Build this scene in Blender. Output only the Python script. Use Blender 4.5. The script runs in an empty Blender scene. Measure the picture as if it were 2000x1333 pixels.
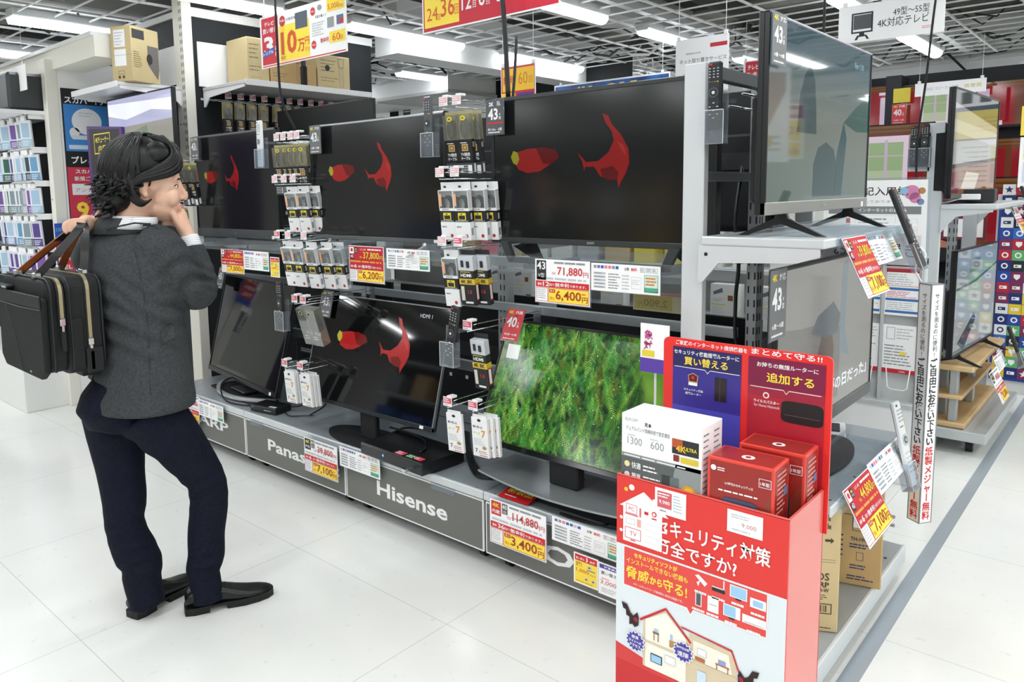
import bpy, bmesh, math, random
from mathutils import Vector, Matrix
random.seed(7)
SC = bpy.context.scene
COL = SC.collection
PI = math.pi

# ---------------------------------------------------------------- camera
cam = bpy.data.objects.new('camera', bpy.data.cameras.new('camera'))
COL.objects.link(cam)
cam.matrix_world = Matrix(((0.7423660, -0.0665477, 0.6666814, 0.0),
                           (0.6698139, 0.0968226, -0.7361893, 0.0),
                           (-0.0155582, 0.9930744, 0.1164524, 1.53),
                           (0, 0, 0, 1)))
cam.data.lens = 26.688
cam.data.sensor_width = 36
cam.data.shift_x = 0.0345
cam.data.shift_y = -0.05925
cam.data.clip_start = 0.05
SC.camera = cam
# ---------------------------------------------------------------- world, exposure
w = bpy.data.worlds.new('World'); SC.world = w; w.use_nodes = True
w.node_tree.nodes['Background'].inputs[0].default_value = (0.93, 0.97, 1.0, 1)
w.node_tree.nodes['Background'].inputs[1].default_value = 0.4
SC.view_settings.view_transform = 'Standard'
SC.view_settings.look = 'None'
SC.view_settings.gamma = 1.0
SC.view_settings.use_curve_mapping = False
SC.view_settings.exposure = 0.62
TUBE_EMIT = 9.0
LAMP_W = 8.0
cy = SC.cycles
cy.use_denoising = True
cy.max_bounces = 7; cy.diffuse_bounces = 4; cy.glossy_bounces = 3
cy.transmission_bounces = 6; cy.transparent_max_bounces = 12
cy.caustics_reflective = False; cy.caustics_refractive = False
cy.sample_clamp_indirect = 4.0

# ---------------------------------------------------------------- materials
def lin(h):
    if isinstance(h, str):
        h = h.lstrip('#'); c = [int(h[i:i+2], 16)/255 for i in (0, 2, 4)]
    else: c = h
    return tuple(x/12.92 if x <= .04045 else ((x+.055)/1.055)**2.4 for x in c)
MATS = {}
def M(col, rough=.5, metal=0., emit=0., spec=.5, trans=0., alpha=1., coat=0., bump=None, ior=1.45):
    key = (col, rough, metal, emit, spec, trans, alpha, coat, bump, ior)
    if key in MATS: return MATS[key]
    m = bpy.data.materials.new('material'); m.use_nodes = True
    nt = m.node_tree; b = nt.nodes['Principled BSDF']; c = lin(col)
    b.inputs['Base Color'].default_value = (*c, 1)
    b.inputs['Roughness'].default_value = rough
    b.inputs['Metallic'].default_value = metal
    b.inputs['Specular IOR Level'].default_value = spec
    b.inputs['IOR'].default_value = ior
    b.inputs['Transmission Weight'].default_value = trans
    b.inputs['Alpha'].default_value = alpha
    b.inputs['Coat Weight'].default_value = coat
    if emit:
        b.inputs['Emission Color'].default_value = (*c, 1); b.inputs['Emission Strength'].default_value = emit
    if bump:
        kind, scale, strength = bump
        tc = nt.nodes.new('ShaderNodeTexCoord'); bp = nt.nodes.new('ShaderNodeBump')
        t = nt.nodes.new('ShaderNodeTexNoise' if kind == 'noise' else 'ShaderNodeTexWave')
        t.inputs['Scale'].default_value = scale
        if kind == 'noise': t.inputs['Detail'].default_value = 4
        nt.links.new(tc.outputs['Object'], t.inputs['Vector'])
        nt.links.new(t.outputs['Fac'], bp.inputs['Height'])
        bp.inputs['Strength'].default_value = strength; bp.inputs['Distance'].default_value = .01
        nt.links.new(bp.outputs['Normal'], b.inputs['Normal'])
    MATS[key] = m
    return m
def noise_mat(name, c1, c2, scale, rough=.5, stretch=(1, 1, 1), detail=3, bump=0., r2=None, coat=0., lo=.35, hi=.65, metal=0., coord='Object', spec=.5):
    """two colours blended by a noise, optionally stretched"""
    if name in MATS: return MATS[name]
    m = bpy.data.materials.new(name); m.use_nodes = True
    nt = m.node_tree; b = nt.nodes['Principled BSDF']
    tc = nt.nodes.new('ShaderNodeTexCoord'); mp = nt.nodes.new('ShaderNodeMapping')
    mp.inputs['Scale'].default_value = stretch
    n = nt.nodes.new('ShaderNodeTexNoise'); n.inputs['Scale'].default_value = scale; n.inputs['Detail'].default_value = detail
    r = nt.nodes.new('ShaderNodeValToRGB')
    r.color_ramp.elements[0].position = lo; r.color_ramp.elements[1].position = hi
    r.color_ramp.elements[0].color = (*lin(c1), 1); r.color_ramp.elements[1].color = (*lin(c2), 1)
    L = nt.links.new
    L(tc.outputs[coord], mp.inputs['Vector']); L(mp.outputs['Vector'], n.inputs['Vector'])
    L(n.outputs['Fac'], r.inputs['Fac']); L(r.outputs['Color'], b.inputs['Base Color'])
    b.inputs['Roughness'].default_value = rough; b.inputs['Coat Weight'].default_value = coat; b.inputs['Metallic'].default_value = metal
    b.inputs['Specular IOR Level'].default_value = spec
    if bump:
        bp = nt.nodes.new('ShaderNodeBump'); bp.inputs['Strength'].default_value = bump; bp.inputs['Distance'].default_value = .01
        L(n.outputs['Fac'], bp.inputs['Height']); L(bp.outputs['Normal'], b.inputs['Normal'])
    MATS[name] = m
    return m
def clear_mat(name='clear', tint='#f2f6f8', amount=.12, rough=.05):
    """thin clear plastic: mostly transparent, some gloss"""
    if name in MATS: return MATS[name]
    m = bpy.data.materials.new(name); m.use_nodes = True
    nt = m.node_tree; nt.nodes.remove(nt.nodes['Principled BSDF'])
    out = nt.nodes['Material Output']
    t = nt.nodes.new('ShaderNodeBsdfTransparent'); t.inputs[0].default_value = (*lin(tint), 1)
    g = nt.nodes.new('ShaderNodeBsdfGlossy'); g.inputs['Roughness'].default_value = rough
    d = nt.nodes.new('ShaderNodeBsdfDiffuse'); d.inputs[0].default_value = (*lin(tint), 1)
    x1 = nt.nodes.new('ShaderNodeMixShader'); x1.inputs[0].default_value = .5
    x2 = nt.nodes.new('ShaderNodeMixShader'); x2.inputs[0].default_value = amount
    L = nt.links.new
    L(g.outputs[0], x1.inputs[1]); L(d.outputs[0], x1.inputs[2])
    L(t.outputs[0], x2.inputs[1]); L(x1.outputs[0], x2.inputs[2]); L(x2.outputs[0], out.inputs['Surface'])
    MATS[name] = m
    return m
WHITE = M('#f1f2f2', .55); OFFW = M('#e6e7e4', .5); CREAM = M('#ece9dd', .5); PAPER = M('#fbfbfb', .6)
GREY = M('#b9bfc3', .4, .3); LGREY = M('#cdd1d3', .42, .2); MGREY = M('#8e9396', .4, .35); DGREY = M('#4b4f50', .5)
PANEL = M('#6f706b', .45)
BLACK = M('#16181a', .4); MATTE = M('#1b1d1f', .75); INK = M('#2c2e30', .6); INK2 = M('#8f959a', .6); INK3 = M('#c3c8cc', .6)
RED = M('#d8262c', .5); CRIM = M('#b4202f', .5); YEL = M('#ffe14a', .5); ORANGE = M('#d9572a', .5)
PINK = M('#e8808f', .6); GREEN = M('#4fae8b', .6); BLUE = M('#2e62b8', .5); NAVY = M('#22315f', .5); PURP = M('#5a3a96', .5)
CHROME = M('#d8dcdf', .18, 1.); STEEL = M('#9aa0a4', .3, .9)
CLEAR = clear_mat(); CLEAR2 = clear_mat('clear_sleeve', '#f0f4f8', .11, .08)
KRAFT = noise_mat('kraft', '#bd9c68', '#c9aa78', 3, .7)
KRAFT2 = noise_mat('kraft_pale', '#c6b384', '#d0bd90', 3, .7)
CABLE = M('#17181a', .45)

# ---------------------------------------------------------------- text glyph cache
TXT = {}
_tc = bpy.data.curves.new('glyphs', 'FONT'); _to = bpy.data.objects.new('glyphs', _tc); COL.objects.link(_to)
def glyphs(s, bold=0.):
    if bold and any(ord(c) > 0x4e00 and c not in '円万' for c in s): bold = min(bold, .016)
    elif bold: bold = min(bold, .035)
    key = (s, bold)
    if key in TXT: return TXT[key]
    _tc.body = s; _tc.offset = bold; _tc.resolution_u = 2; _tc.size = 1
    me = bpy.data.meshes.new_from_object(_to.evaluated_get(bpy.context.evaluated_depsgraph_get()))
    vs = [(v.co.x, v.co.y) for v in me.vertices]; fs = [tuple(p.vertices) for p in me.polygons]
    bpy.data.meshes.remove(me)
    if not vs: vs = [(0, 0)]
    xs = [v[0] for v in vs]; ys = [v[1] for v in vs]
    TXT[key] = (vs, fs, min(xs), max(xs), min(ys), max(ys))
    return TXT[key]

# ---------------------------------------------------------------- mesh builder
class MB:
    def __init__(s): s.V = []; s.F = []; s.I = []; s.S = []; s.mats = []; s.T = None
    def mi(s, m):
        if m not in s.mats: s.mats.append(m)
        return s.mats.index(m)
    def add(s, vs, fs, m, smooth=False):
        o = len(s.V); T = s.T
        s.V += [tuple(T @ Vector(v)) for v in vs] if T else [tuple(v) for v in vs]
        i = s.mi(m)
        for f in fs:
            s.F.append(tuple(o+k for k in f)); s.I.append(i); s.S.append(smooth)
        return s
    def box(s, x0, x1, y0, y1, z0, z1, m, b=0.):
        x0, x1 = min(x0, x1), max(x0, x1); y0, y1 = min(y0, y1), max(y0, y1); z0, z1 = min(z0, z1), max(z0, z1)
        b = min(b, .49*(x1-x0), .49*(y1-y0), .49*(z1-z0))
        if b <= 0:
            vs = [(x, y, z) for x in (x0, x1) for y in (y0, y1) for z in (z0, z1)]
            return s.add(vs, [(0, 1, 3, 2), (4, 6, 7, 5), (0, 4, 5, 1), (2, 3, 7, 6), (0, 2, 6, 4), (1, 5, 7, 3)], m)
        vs = []; idx = {}
        for ix, x in ((0, x0), (1, x1)):
            for iy, y in ((0, y0), (1, y1)):
                for iz, z in ((0, z0), (1, z1)):
                    sx, sy, sz = (b, -b)[ix], (b, -b)[iy], (b, -b)[iz]
                    idx[ix, iy, iz, 0] = len(vs); vs.append((x, y+sy, z+sz))
                    idx[ix, iy, iz, 1] = len(vs); vs.append((x+sx, y, z+sz))
                    idx[ix, iy, iz, 2] = len(vs); vs.append((x+sx, y+sy, z))
        g = lambda a, b_, c, k: idx[a, b_, c, k]
        fs = []
        for a in (0, 1):
            q = [g(a, 0, 0, 0), g(a, 0, 1, 0), g(a, 1, 1, 0), g(a, 1, 0, 0)]; fs.append(q if a == 0 else q[::-1])
            q = [g(0, a, 0, 1), g(1, a, 0, 1), g(1, a, 1, 1), g(0, a, 1, 1)]; fs.append(q if a == 0 else q[::-1])
            q = [g(0, 0, a, 2), g(0, 1, a, 2), g(1, 1, a, 2), g(1, 0, a, 2)]; fs.append(q if a == 0 else q[::-1])
        for a in (0, 1):
            for c in (0, 1):
                fs.append([g(a, c, 0, 0), g(a, c, 1, 0), g(a, c, 1, 1), g(a, c, 0, 1)])
                fs.append([g(a, 0, c, 0), g(a, 1, c, 0), g(a, 1, c, 2), g(a, 0, c, 2)])
                fs.append([g(0, a, c, 1), g(1, a, c, 1), g(1, a, c, 2), g(0, a, c, 2)])
                for e in (0, 1): fs.append([g(a, c, e, 0), g(a, c, e, 1), g(a, c, e, 2)])
        return s.add(vs, fs, m)
    def quad(s, a, b, c, d, m): return s.add([a, b, c, d], [(0, 1, 2, 3)], m)
    def prism(s, pts, o, u, v, n, t, m, smooth=False):
        """polygon pts (u,v) at origin o, extruded by t along n"""
        o, u, v, n = map(Vector, (o, u, v, n)); k = len(pts)
        A = [o+u*p[0]+v*p[1] for p in pts]; B = [a+n*t for a in A]
        return s.add(A+B, [tuple(range(k))[::-1], tuple(range(k, 2*k))]+[(i, (i+1) % k, k+(i+1) % k, k+i) for i in range(k)], m, smooth)
    def cyl(s, p0, p1, r0, r1, m, n=12, caps=True, smooth=True):
        p0, p1 = Vector(p0), Vector(p1); d = (p1-p0).normalized()
        a = d.orthogonal().normalized(); b = d.cross(a)
        vs = []
        for p, r in ((p0, r0), (p1, r1)):
            vs += [p+a*(r*math.cos(2*PI*i/n))+b*(r*math.sin(2*PI*i/n)) for i in range(n)]
        s.add(vs, [(i, (i+1) % n, n+(i+1) % n, n+i) for i in range(n)], m, smooth)
        if caps: s.add(vs, [tuple(range(n))[::-1], tuple(range(n, 2*n))], m)
        return s
    def tube(s, pts, r, m, n=8, closed=False, taper=None, flat=1.):
        P = [Vector(p) for p in pts]; k = len(P); vs = []; a = None
        for i, p in enumerate(P):
            q0 = P[i-1] if i or closed else P[0]; q1 = P[(i+1) % k] if i < k-1 or closed else P[-1]
            d = (q1-q0)
            d = d.normalized() if d.length > 1e-9 else Vector((0, 0, 1))
            a = d.orthogonal().normalized() if a is None else (a-d*a.dot(d)).normalized()
            b = d.cross(a); rr = r*(taper[i] if taper else 1)
            vs += [p+a*(rr*math.cos(2*PI*j/n))+b*(rr*flat*math.sin(2*PI*j/n)) for j in range(n)]
        fs = []
        for i in range(k if closed else k-1):
            for j in range(n):
                i2 = (i+1) % k; fs.append((i*n+j, i*n+(j+1) % n, i2*n+(j+1) % n, i2*n+j))
        if not closed: fs += [tuple(range(n))[::-1], tuple(range((k-1)*n, k*n))]
        return s.add(vs, fs, m, True)
    def ribbon(s, pts, w, t, side, m):
        """flat strap along pts, width w along vector side, thickness t"""
        P = [Vector(p) for p in pts]; sd = Vector(side).normalized(); vs = []
        for i, p in enumerate(P):
            d = (P[min(i+1, len(P)-1)]-P[max(i-1, 0)]).normalized()
            sv = (sd-d*sd.dot(d)).normalized(); nn = d.cross(sv)
            for a, b in ((-1, -1), (1, -1), (1, 1), (-1, 1)): vs.append(p+sv*(a*w/2)+nn*(b*t/2))
        fs = [(0, 3, 2, 1), tuple(len(vs)-4+i for i in range(4))]
        for i in range(len(P)-1):
            for j in range(4): fs.append((i*4+j, i*4+(j+1) % 4, i*4+4+(j+1) % 4, i*4+4+j))
        return s.add(vs, fs, m)
    def ball(s, c, r, m, n=12, sc=(1, 1, 1)):
        vs = []; fs = []; k = n//2
        for i in range(k+1):
            t = PI*i/k
            for j in range(n):
                p = 2*PI*j/n
                vs.append((c[0]+r*sc[0]*math.sin(t)*math.cos(p), c[1]+r*sc[1]*math.sin(t)*math.sin(p), c[2]+r*sc[2]*math.cos(t)))
        for i in range(k):
            for j in range(n): fs.append((i*n+j, (i+1)*n+j, (i+1)*n+(j+1) % n, i*n+(j+1) % n))
        return s.add(vs, fs, m, True)
    # 2-D drawing on the plane y = -depth (front faces -Y), u = x, v = z
    yf = 0.; lay = .0005
    def rect(s, x0, z0, x1, z1, m, L=1):
        y = s.yf-s.lay*L
        return s.add([(x0, y, z0), (x1, y, z0), (x1, y, z1), (x0, y, z1)], [(0, 1, 2, 3)], m)
    def shape(s, pts, m, L=1):
        y = s.yf-s.lay*L
        return s.add([(p[0], y, p[1]) for p in pts], [tuple(range(len(pts)))], m)
    def disc(s, cx, cz, r, m, L=1, sx=1., n=20):
        return s.shape([(cx+r*sx*math.cos(2*PI*i/n), cz+r*math.sin(2*PI*i/n)) for i in range(n)], m, L)
    def frame(s, x0, z0, x1, z1, t, m, L=1):
        s.rect(x0, z0, x1, z0+t, m, L); s.rect(x0, z1-t, x1, z1, m, L); s.rect(x0, z0+t, x0+t, z1-t, m, L); s.rect(x1-t, z0+t, x1, z1-t, m, L)
        return s
    def text(s, t, x, z, h, m, w=None, L=2, bold=0., al='l', maxw=None, rot=0., cap=False):
        """text with its lower-left (or centre/right) at x,z; h = glyph height; w = fitted width"""
        vs, fs, x0, x1, z0, z1 = glyphs(t, bold)
        hh = max(z1-z0, .3); kz = h/(hh if cap else max(hh, .62)); kx = kz
        W = (x1-x0)*kx
        if w: kx *= w/W; W = w
        elif maxw and W > maxw: kx *= maxw/W; W = maxw
        ox = {'l': 0, 'c': -W/2, 'r': -W}[al]; y = s.yf-s.lay*L
        c, sn = math.cos(rot), math.sin(rot); P = []
        for v in vs:
            a = ox+(v[0]-x0)*kx; b = (v[1]-z0)*kz
            P.append((x+a*c-b*sn, y, z+a*sn+b*c))
        return s.add(P, fs, m)
    def vtext(s, t, x, z, size, m, L=2, bold=0., step=1.12, hs=1., vs=1.):
        """characters stacked downwards, centred at x, first top at z"""
        for ch in t:
            g = glyphs(ch, bold); y = s.yf-s.lay*L
            if ch != ' ':
                cx = (g[2]+g[3])/2
                if ch in 'ー~':
                    cz = (g[4]+g[5])/2
                    P = [(x-(v[1]-cz)*size, y, z-size*vs*.5-(v[0]-cx)*size*vs) for v in g[0]]
                    s.add(P, [f[::-1] for f in g[1]], m)
                else:
                    s.add([(x+(v[0]-cx)*size*hs, y, z-size*vs*.88+v[1]*size*vs) for v in g[0]], g[1], m)
            z -= size*vs*step
        return s
    def lines(s, x0, z0, x1, z1, n, m, L=1, fill=.45, seed=0, ragged=.4):
        """n rows of illegible small print"""
        r = random.Random(seed); p = (z1-z0)/n
        for i in range(n):
            z = z1-p*(i+.5); x = x0; e = x1-(x1-x0)*r.random()*ragged
            while x < e-1e-6:
                wd = min((x1-x0)*(.08+.3*r.random()), e-x)
                s.rect(x, z-p*fill/2, x+wd, z+p*fill/2, m, L); x += wd+(x1-x0)*.03
        return s
    def mesh(s, name):
        me = bpy.data.meshes.new(name); me.from_pydata(s.V, [], s.F)
        for m in s.mats: me.materials.append(m)
        me.polygons.foreach_set('material_index', s.I); me.polygons.foreach_set('use_smooth', s.S)
        me.update(); return me
    def obj(s, name, parent=None, loc=(0, 0, 0), rot=(0, 0, 0)):
        o = bpy.data.objects.new(name, s.mesh(name)); COL.objects.link(o)
        o.location = loc; o.rotation_euler = rot
        if parent: o.parent = parent
        return o
def tag(o, label, cat, group=None, kind=None):
    o['label'] = label; o['category'] = cat
    if group: o['group'] = group
    if kind: o['kind'] = kind
    return o
def thing(name, label, cat, loc=(0, 0, 0), rz=0., group=None, rot=None):
    o = bpy.data.objects.new(name, None); COL.objects.link(o); o.empty_display_size = .05
    o.location = loc; o.rotation_euler = rot or (0, 0, rz)
    return tag(o, label, cat, group)
def struct(name, mb): 
    o = mb.obj(name); o['kind'] = 'structure'; return o
def dup(root, loc=None, rot=None, label=None, group=None):
    r = root.copy(); COL.objects.link(r)
    if loc is not None: r.location = loc
    if rot is not None: r.rotation_euler = rot
    if label: r['label'] = label
    if group: r['group'] = group
    for ch in list(root.children):
        c = ch.copy(); COL.objects.link(c); c.parent = r
        for g in list(ch.children):
            d = g.copy(); COL.objects.link(d); d.parent = c
    return r
# ================================================================ SETTING
fl = noise_mat('floor_vinyl', '#e9eae6', '#f2f3ef', 1.6, .16, detail=6, lo=.3, hi=.7, spec=.45)
nt = fl.node_tree; b = nt.nodes['Principled BSDF']
# faint tile joints
tc = nt.nodes.new('ShaderNodeTexCoord'); br = nt.nodes.new('ShaderNodeTexBrick')
br.offset = 0; br.inputs['Scale'].default_value = 1.0; br.inputs['Brick Width'].default_value = .9; br.inputs['Row Height'].default_value = .9
br.inputs['Mortar Size'].default_value = .0016; br.inputs['Color1'].default_value = (1, 1, 1, 1); br.inputs['Color2'].default_value = (1, 1, 1, 1)
br.inputs['Mortar'].default_value = (.72, .72, .70, 1)
mx = nt.nodes.new('ShaderNodeMix'); mx.data_type = 'RGBA'; mx.blend_type = 'MULTIPLY'; mx.inputs[0].default_value = 1
rmp = [n for n in nt.nodes if n.type == 'VALTORGB'][0]
sp = nt.nodes.new('ShaderNodeTexNoise'); sp.inputs['Scale'].default_value = 26; sp.inputs['Detail'].default_value = 5
sr = nt.nodes.new('ShaderNodeValToRGB'); sr.color_ramp.elements[0].position = .24; sr.color_ramp.elements[1].position = .36
sr.color_ramp.elements[0].color = (.86, .86, .85, 1); sr.color_ramp.elements[1].color = (1, 1, 1, 1)
mx2 = nt.nodes.new('ShaderNodeMix'); mx2.data_type = 'RGBA'; mx2.blend_type = 'MULTIPLY'; mx2.inputs[0].default_value = 1
L = nt.links.new
L(tc.outputs['Object'], br.inputs['Vector']); L(tc.outputs['Object'], sp.inputs['Vector'])
L(rmp.outputs['Color'], mx.inputs[6]); L(br.outputs['Color'], mx.inputs[7]); L(sp.outputs['Fac'], sr.inputs['Fac'])
L(mx.outputs[2], mx2.inputs[6]); L(sr.outputs['Color'], mx2.inputs[7]); L(mx2.outputs[2], b.inputs['Base Color'])
X0, X1, Y0, Y1 = -15., 6.5, -6., 15.
struct('floor', MB().box(X0, X1, Y0, Y1, -.1, 0, fl))
slab = noise_mat('insulated_slab', '#8f8e87', '#cfcdc4', 1.3, .9, detail=7, lo=.35, hi=.62)
c_ = MB().box(X0, X1, Y0, Y1, 3.55, 3.7, slab)
struct('ceiling', c_)
wallm = noise_mat('store_wall', '#e4e4e0', '#ecece8', .8, .7)
struct('wall_back', MB().box(X0, X1, Y1, Y1+.15, 0, 3.55, wallm))
struct('wall_left', MB().box(X0-.15, X0, Y0, Y1, 0, 3.55, wallm))
struct('wall_right', MB().box(X1, X1+.15, Y0, Y1, 0, 3.55, wallm))
struct('wall_front', MB().box(X0, X1, Y0-.15, Y0, 0, 3.55, wallm))
# plenum steel: beams, ducts and joists above the open lattice
pb = MB(); steel = M('#8c8b85', .7); duct = M('#bdbeb9', .5, .3); dark = M('#3f403e', .8)
for k in range(9):
    y = -3+k*2.05; pb.box(X0, X1, y, y+.16, 3.25, 3.55, steel); pb.box(X0, X1, y-.06, y+.22, 3.23, 3.26, steel)
struct('trim_1', pb)
pb = MB()
for k, x in enumerate((-12.4, -9.8, -6.9, -4.0, -1.0, 1.9)):
    pb.box(x, x+.42, Y0, Y1, 3.02, 3.26, duct if k % 2 else steel)
    pb.cyl((x+.9, Y0, 3.2), (x+.9, Y1, 3.2), .09, .09, dark if k % 2 else duct, 10)
struct('trim_2', pb)
# plenum clutter: pipes and loops of black cable lying on the lattice
pb = MB(); r = random.Random(3)
for k in range(150):
    x = r.uniform(-9, 1.5); y = r.uniform(1.5, 11.5); pts = []; a = r.uniform(0, 6.3)
    for i in range(9):
        a += r.uniform(-.8, .8); x += .16*math.cos(a); y += .16*math.sin(a); pts.append((x, y, 2.87+.07*math.sin(i*1.4+k)))
    pb.tube(pts, r.choice((.007, .010, .014)), r.choice((CABLE, CABLE, dark, OFFW)), 6)
o = pb.obj('ceiling_cable'); tag(o, 'loops of black and grey cable lying above the white ceiling lattice', 'cable', kind='stuff')
# lattice
gm = M('#e9ebea', .5); ZG = 2.82
lat = MB()
x = -11.0
while x < 3.2:
    lat.box(x-.006, x+.006, .2, 9.3, ZG, ZG+.016, gm); x += .4833
k = 0; y = .25
while y < 9.3:
    lat.box(-11, 3.2, y-.004, y+.004, ZG+.002, ZG+.013, gm); y += .24; k += 1
o = struct('ceiling_lattice', lat)
# lattice far beyond the dropped beam, and channels carrying the lamps
lat = MB()
for k in range(10): lat.box(-11, 3.2, 9.9+k*.5-.006, 9.9+k*.5+.006, 2.62, 2.65, gm)
for k in range(24): lat.box(-11+k*.6-.006, -11+k*.6+.006, 9.9, 14.9, 2.62, 2.65, gm)
struct('ceiling_lattice_far', lat)
ch = MB()
for k in range(8):
    xx = -.3-1.45*k+.16; ch.box(xx-.03, xx+.03, .2, 9.3, ZG+.035, ZG+.085, M('#c9cccb', .5, .2))
struct('ceiling_channel', ch)
# dropped beams
bm = M('#eceeec', .6)
be = MB().box(-9.0, 6.5, 9.35, 9.75, 2.66, 3.2, bm); be.box(-9.0, 6.5, 9.3, 9.8, 2.60, 2.66, M('#c2c4c1', .5)); be.box(-9, 6.5, 9.28, 9.36, 2.78, 2.80, M('#d6d8d5', .5))
struct('beam_back', be)
be = MB().box(-12.0, -6.0, 6.2, 9.35, 2.66, 3.2, bm).box(-12., -5.98, 6.18, 9.36, 2.63, 2.665, M('#b9bab6', .5))
be.box(-10.4, -7.2, 6.2, 8.7, 2.615, 2.635, M('#d9dbd8', .4))
struct('beam_left', be)
be = MB().box(-12, -5.15, 2.08, 2.3, 2.43, 2.56, CREAM).box(-12, -5.15, 2.06, 2.32, 2.56, 2.585, OFFW)
struct('beam_case', be)
be = MB().box(-5.0, -4.72, 4.3, 9.0, 2.66, 3.1, bm)
struct('beam_cable', be)
# square store column cladding at the corner of the cable wall
# ---- ceiling lamps: row of LED battens along Y
hous = M('#dfe2e2', .45); tubem = M('#f4f8ff', .4, emit=TUBE_EMIT)
def lamp(x, y, z=2.80, label='', n=None):
    global LAMP0
    if LAMP0 is None:
        t = thing('ceiling_light', label, 'light', (x, y, z), 0, 'LED battens on the ceiling lattice')
        h = MB(); h.box(-.075, .075, 0, 1.24, .0, .06, hous, .008); h.box(-.05, .05, -.015, 1.255, -.012, .004, hous, .004); h.obj('housing', t)
        d = MB(); d.T = Matrix.Translation((0, 0, -.008))
        pr = [(.055*math.cos(PI*i/8+PI), .045*math.sin(PI*i/8+PI)) for i in range(9)]
        d.prism(pr, (0, .0, 0), (1, 0, 0), (0, 0, 1), (0, 1, 0), 1.24, tubem, False); d.obj('diffuser', t)
        LAMP0 = t; return t
    return dup(LAMP0, (x, y, z), label=label)
LAMP0 = None
seen = []
for i in range(8):
    for k in range(0, 5):
        x = -.3-1.45*i; y = .07+1.83*k
        # keep those inside the photograph's wedge, the rest are plain lamps below
        dx = .742*x+.670*y-.0156*1.2; dz = -.667*x+.736*y-.116*1.2; dy = .0666*x-.0968*y-.993*1.2
        inside = False
        for yy in (y, y+.62, y+1.24):
            ax = .742*x+.670*yy-.0156*1.27; az = -.667*x+.736*yy-.116*1.27; ay = .0666*x-.0968*yy-.993*1.27
            if az > .3 and -40 < 931+1482.7*ax/az < 2040 and 548+1482.7*ay/az > -60: inside = True
        (seen if inside else []).append((x, y)); 
        if not inside and y < 7:
            l = bpy.data.lights.new('room_lamp', 'AREA'); l.shape = 'RECTANGLE'; l.size = .1; l.size_y = 1.2; l.energy = LAMP_W; l.color = (.95, .98, 1)
            lo = bpy.data.objects.new('room_lamp', l); COL.objects.link(lo); lo.location = (x, y+.62, 2.78)
for i, (x, y) in enumerate(sorted(seen)):
    row = round((-.3-x)/1.45)+1; k = round((y-.07)/1.83)+1
    lamp(x, y, label='white LED batten, lamp %d from the front in ceiling row %d from the right' % (k-([q for q in range(9) if (x, .07+1.83*q) in [(a, b_) for a, b_ in seen]] or [0])[0], row))
for x in (-10.2, -7.5, -4.7, -1.8, 1.1, 4.0):
    for y in (-4.5, -2.6, -.9):
        l = bpy.data.lights.new('room_lamp', 'AREA'); l.shape = 'RECTANGLE'; l.size = .12; l.size_y = 1.2; l.energy = LAMP_W*1.9; l.color = (.95, .98, 1)
        lo = bpy.data.objects.new('room_lamp', l); COL.objects.link(lo); lo.location = (x, y, 2.78)
for x in (-9.5, -7.0, -4.6, -1.8, 1.0, 3.4):
    for y in (10.6, 12.6):
        l = bpy.data.lights.new('room_lamp', 'AREA'); l.shape = 'RECTANGLE'; l.size = .12; l.size_y = 1.2; l.energy = LAMP_W*1.9; l.color = (.95, .98, 1)
        lo = bpy.data.objects.new('room_lamp', l); COL.objects.link(lo); lo.location = (x, y, 2.60)
for x in (1.15, 2.6, 4.05):
    for k in range(0, 5):
        l = bpy.data.lights.new('room_lamp', 'AREA'); l.shape = 'RECTANGLE'; l.size = .1; l.size_y = 1.2; l.energy = LAMP_W*1.2; l.color = (.95, .98, 1)
        lo = bpy.data.objects.new('room_lamp', l); COL.objects.link(lo); lo.location = (x, .7+1.83*k, 2.78)
# square flat panels far behind
pm = M('#f6f9ff', .4, emit=TUBE_EMIT*.6)
for i, (x, y, wd, ln) in enumerate(((-9.3, 10.2, .9, 1.2), (-6.8, 10.2, .9, 1.2), (-11.0, 12.4, .6, 1.2), (-2.2, 10.3, .3, 1.2), (-3.2, 10.6, .25, 1.2), (1.0, 10.3, .25, 1.2))):
    t = thing('ceiling_panel_light', ['square lit ceiling panel left of the hanging white TV signs', 'square lit ceiling panel behind the dark remote control', 'small lit ceiling strip above the far left cable packs', 'lit ceiling strip far behind the rear white beam', 'lit ceiling strip left of the far white notice', 'lit ceiling strip above the banner with two men'][i], 'light', (x, y, 2.60))
    MB().box(0, wd, 0, ln, 0, .03, hous, .005).obj('frame', t); MB().box(.02, wd-.02, .02, ln-.02, -.006, .004, pm).obj('diffuser', t)
# ---- floor tape
tape = M('#a9b3bb', .22, .2)
o = MB().box(-.66, -.606, .2, 12, .0, .0012, tape).obj('floor_tape'); tag(o, 'straight silver tape line stuck along the white floor', 'tape')
# ================================================================ TV DISPLAY ISLAND
def EM(col, e, rough=.15):
    key = ('em', col, e)
    if key in MATS: return MATS[key]
    m = bpy.data.materials.new('display_light'); m.use_nodes = True
    b = m.node_tree.nodes['Principled BSDF']; b.inputs['Base Color'].default_value = (.004, .004, .004, 1)
    b.inputs['Roughness'].default_value = rough
    b.inputs['Emission Color'].default_value = (*lin(col), 1); b.inputs['Emission Strength'].default_value = e
    MATS[key] = m; return m
SCREEN = M('#1b1c1c', .14, spec=.7); GLASSY = M('#0b0c0d', .05, spec=.75); BEZ = M('#1d1f20', .3); BEZG = M('#3d4142', .35, .2); SILV = M('#b9bdc0', .25, .8)
RAIL = M('#a9aeb1', .38, .35); FRAMEW = M('#d3d7d9', .4, .15)
SHELF = M('#aeb6bb', .28, .35); SHELFL = M('#d5dadc', .35, .2)
DARKSLOT = M('#2a2c2d', .8)
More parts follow.
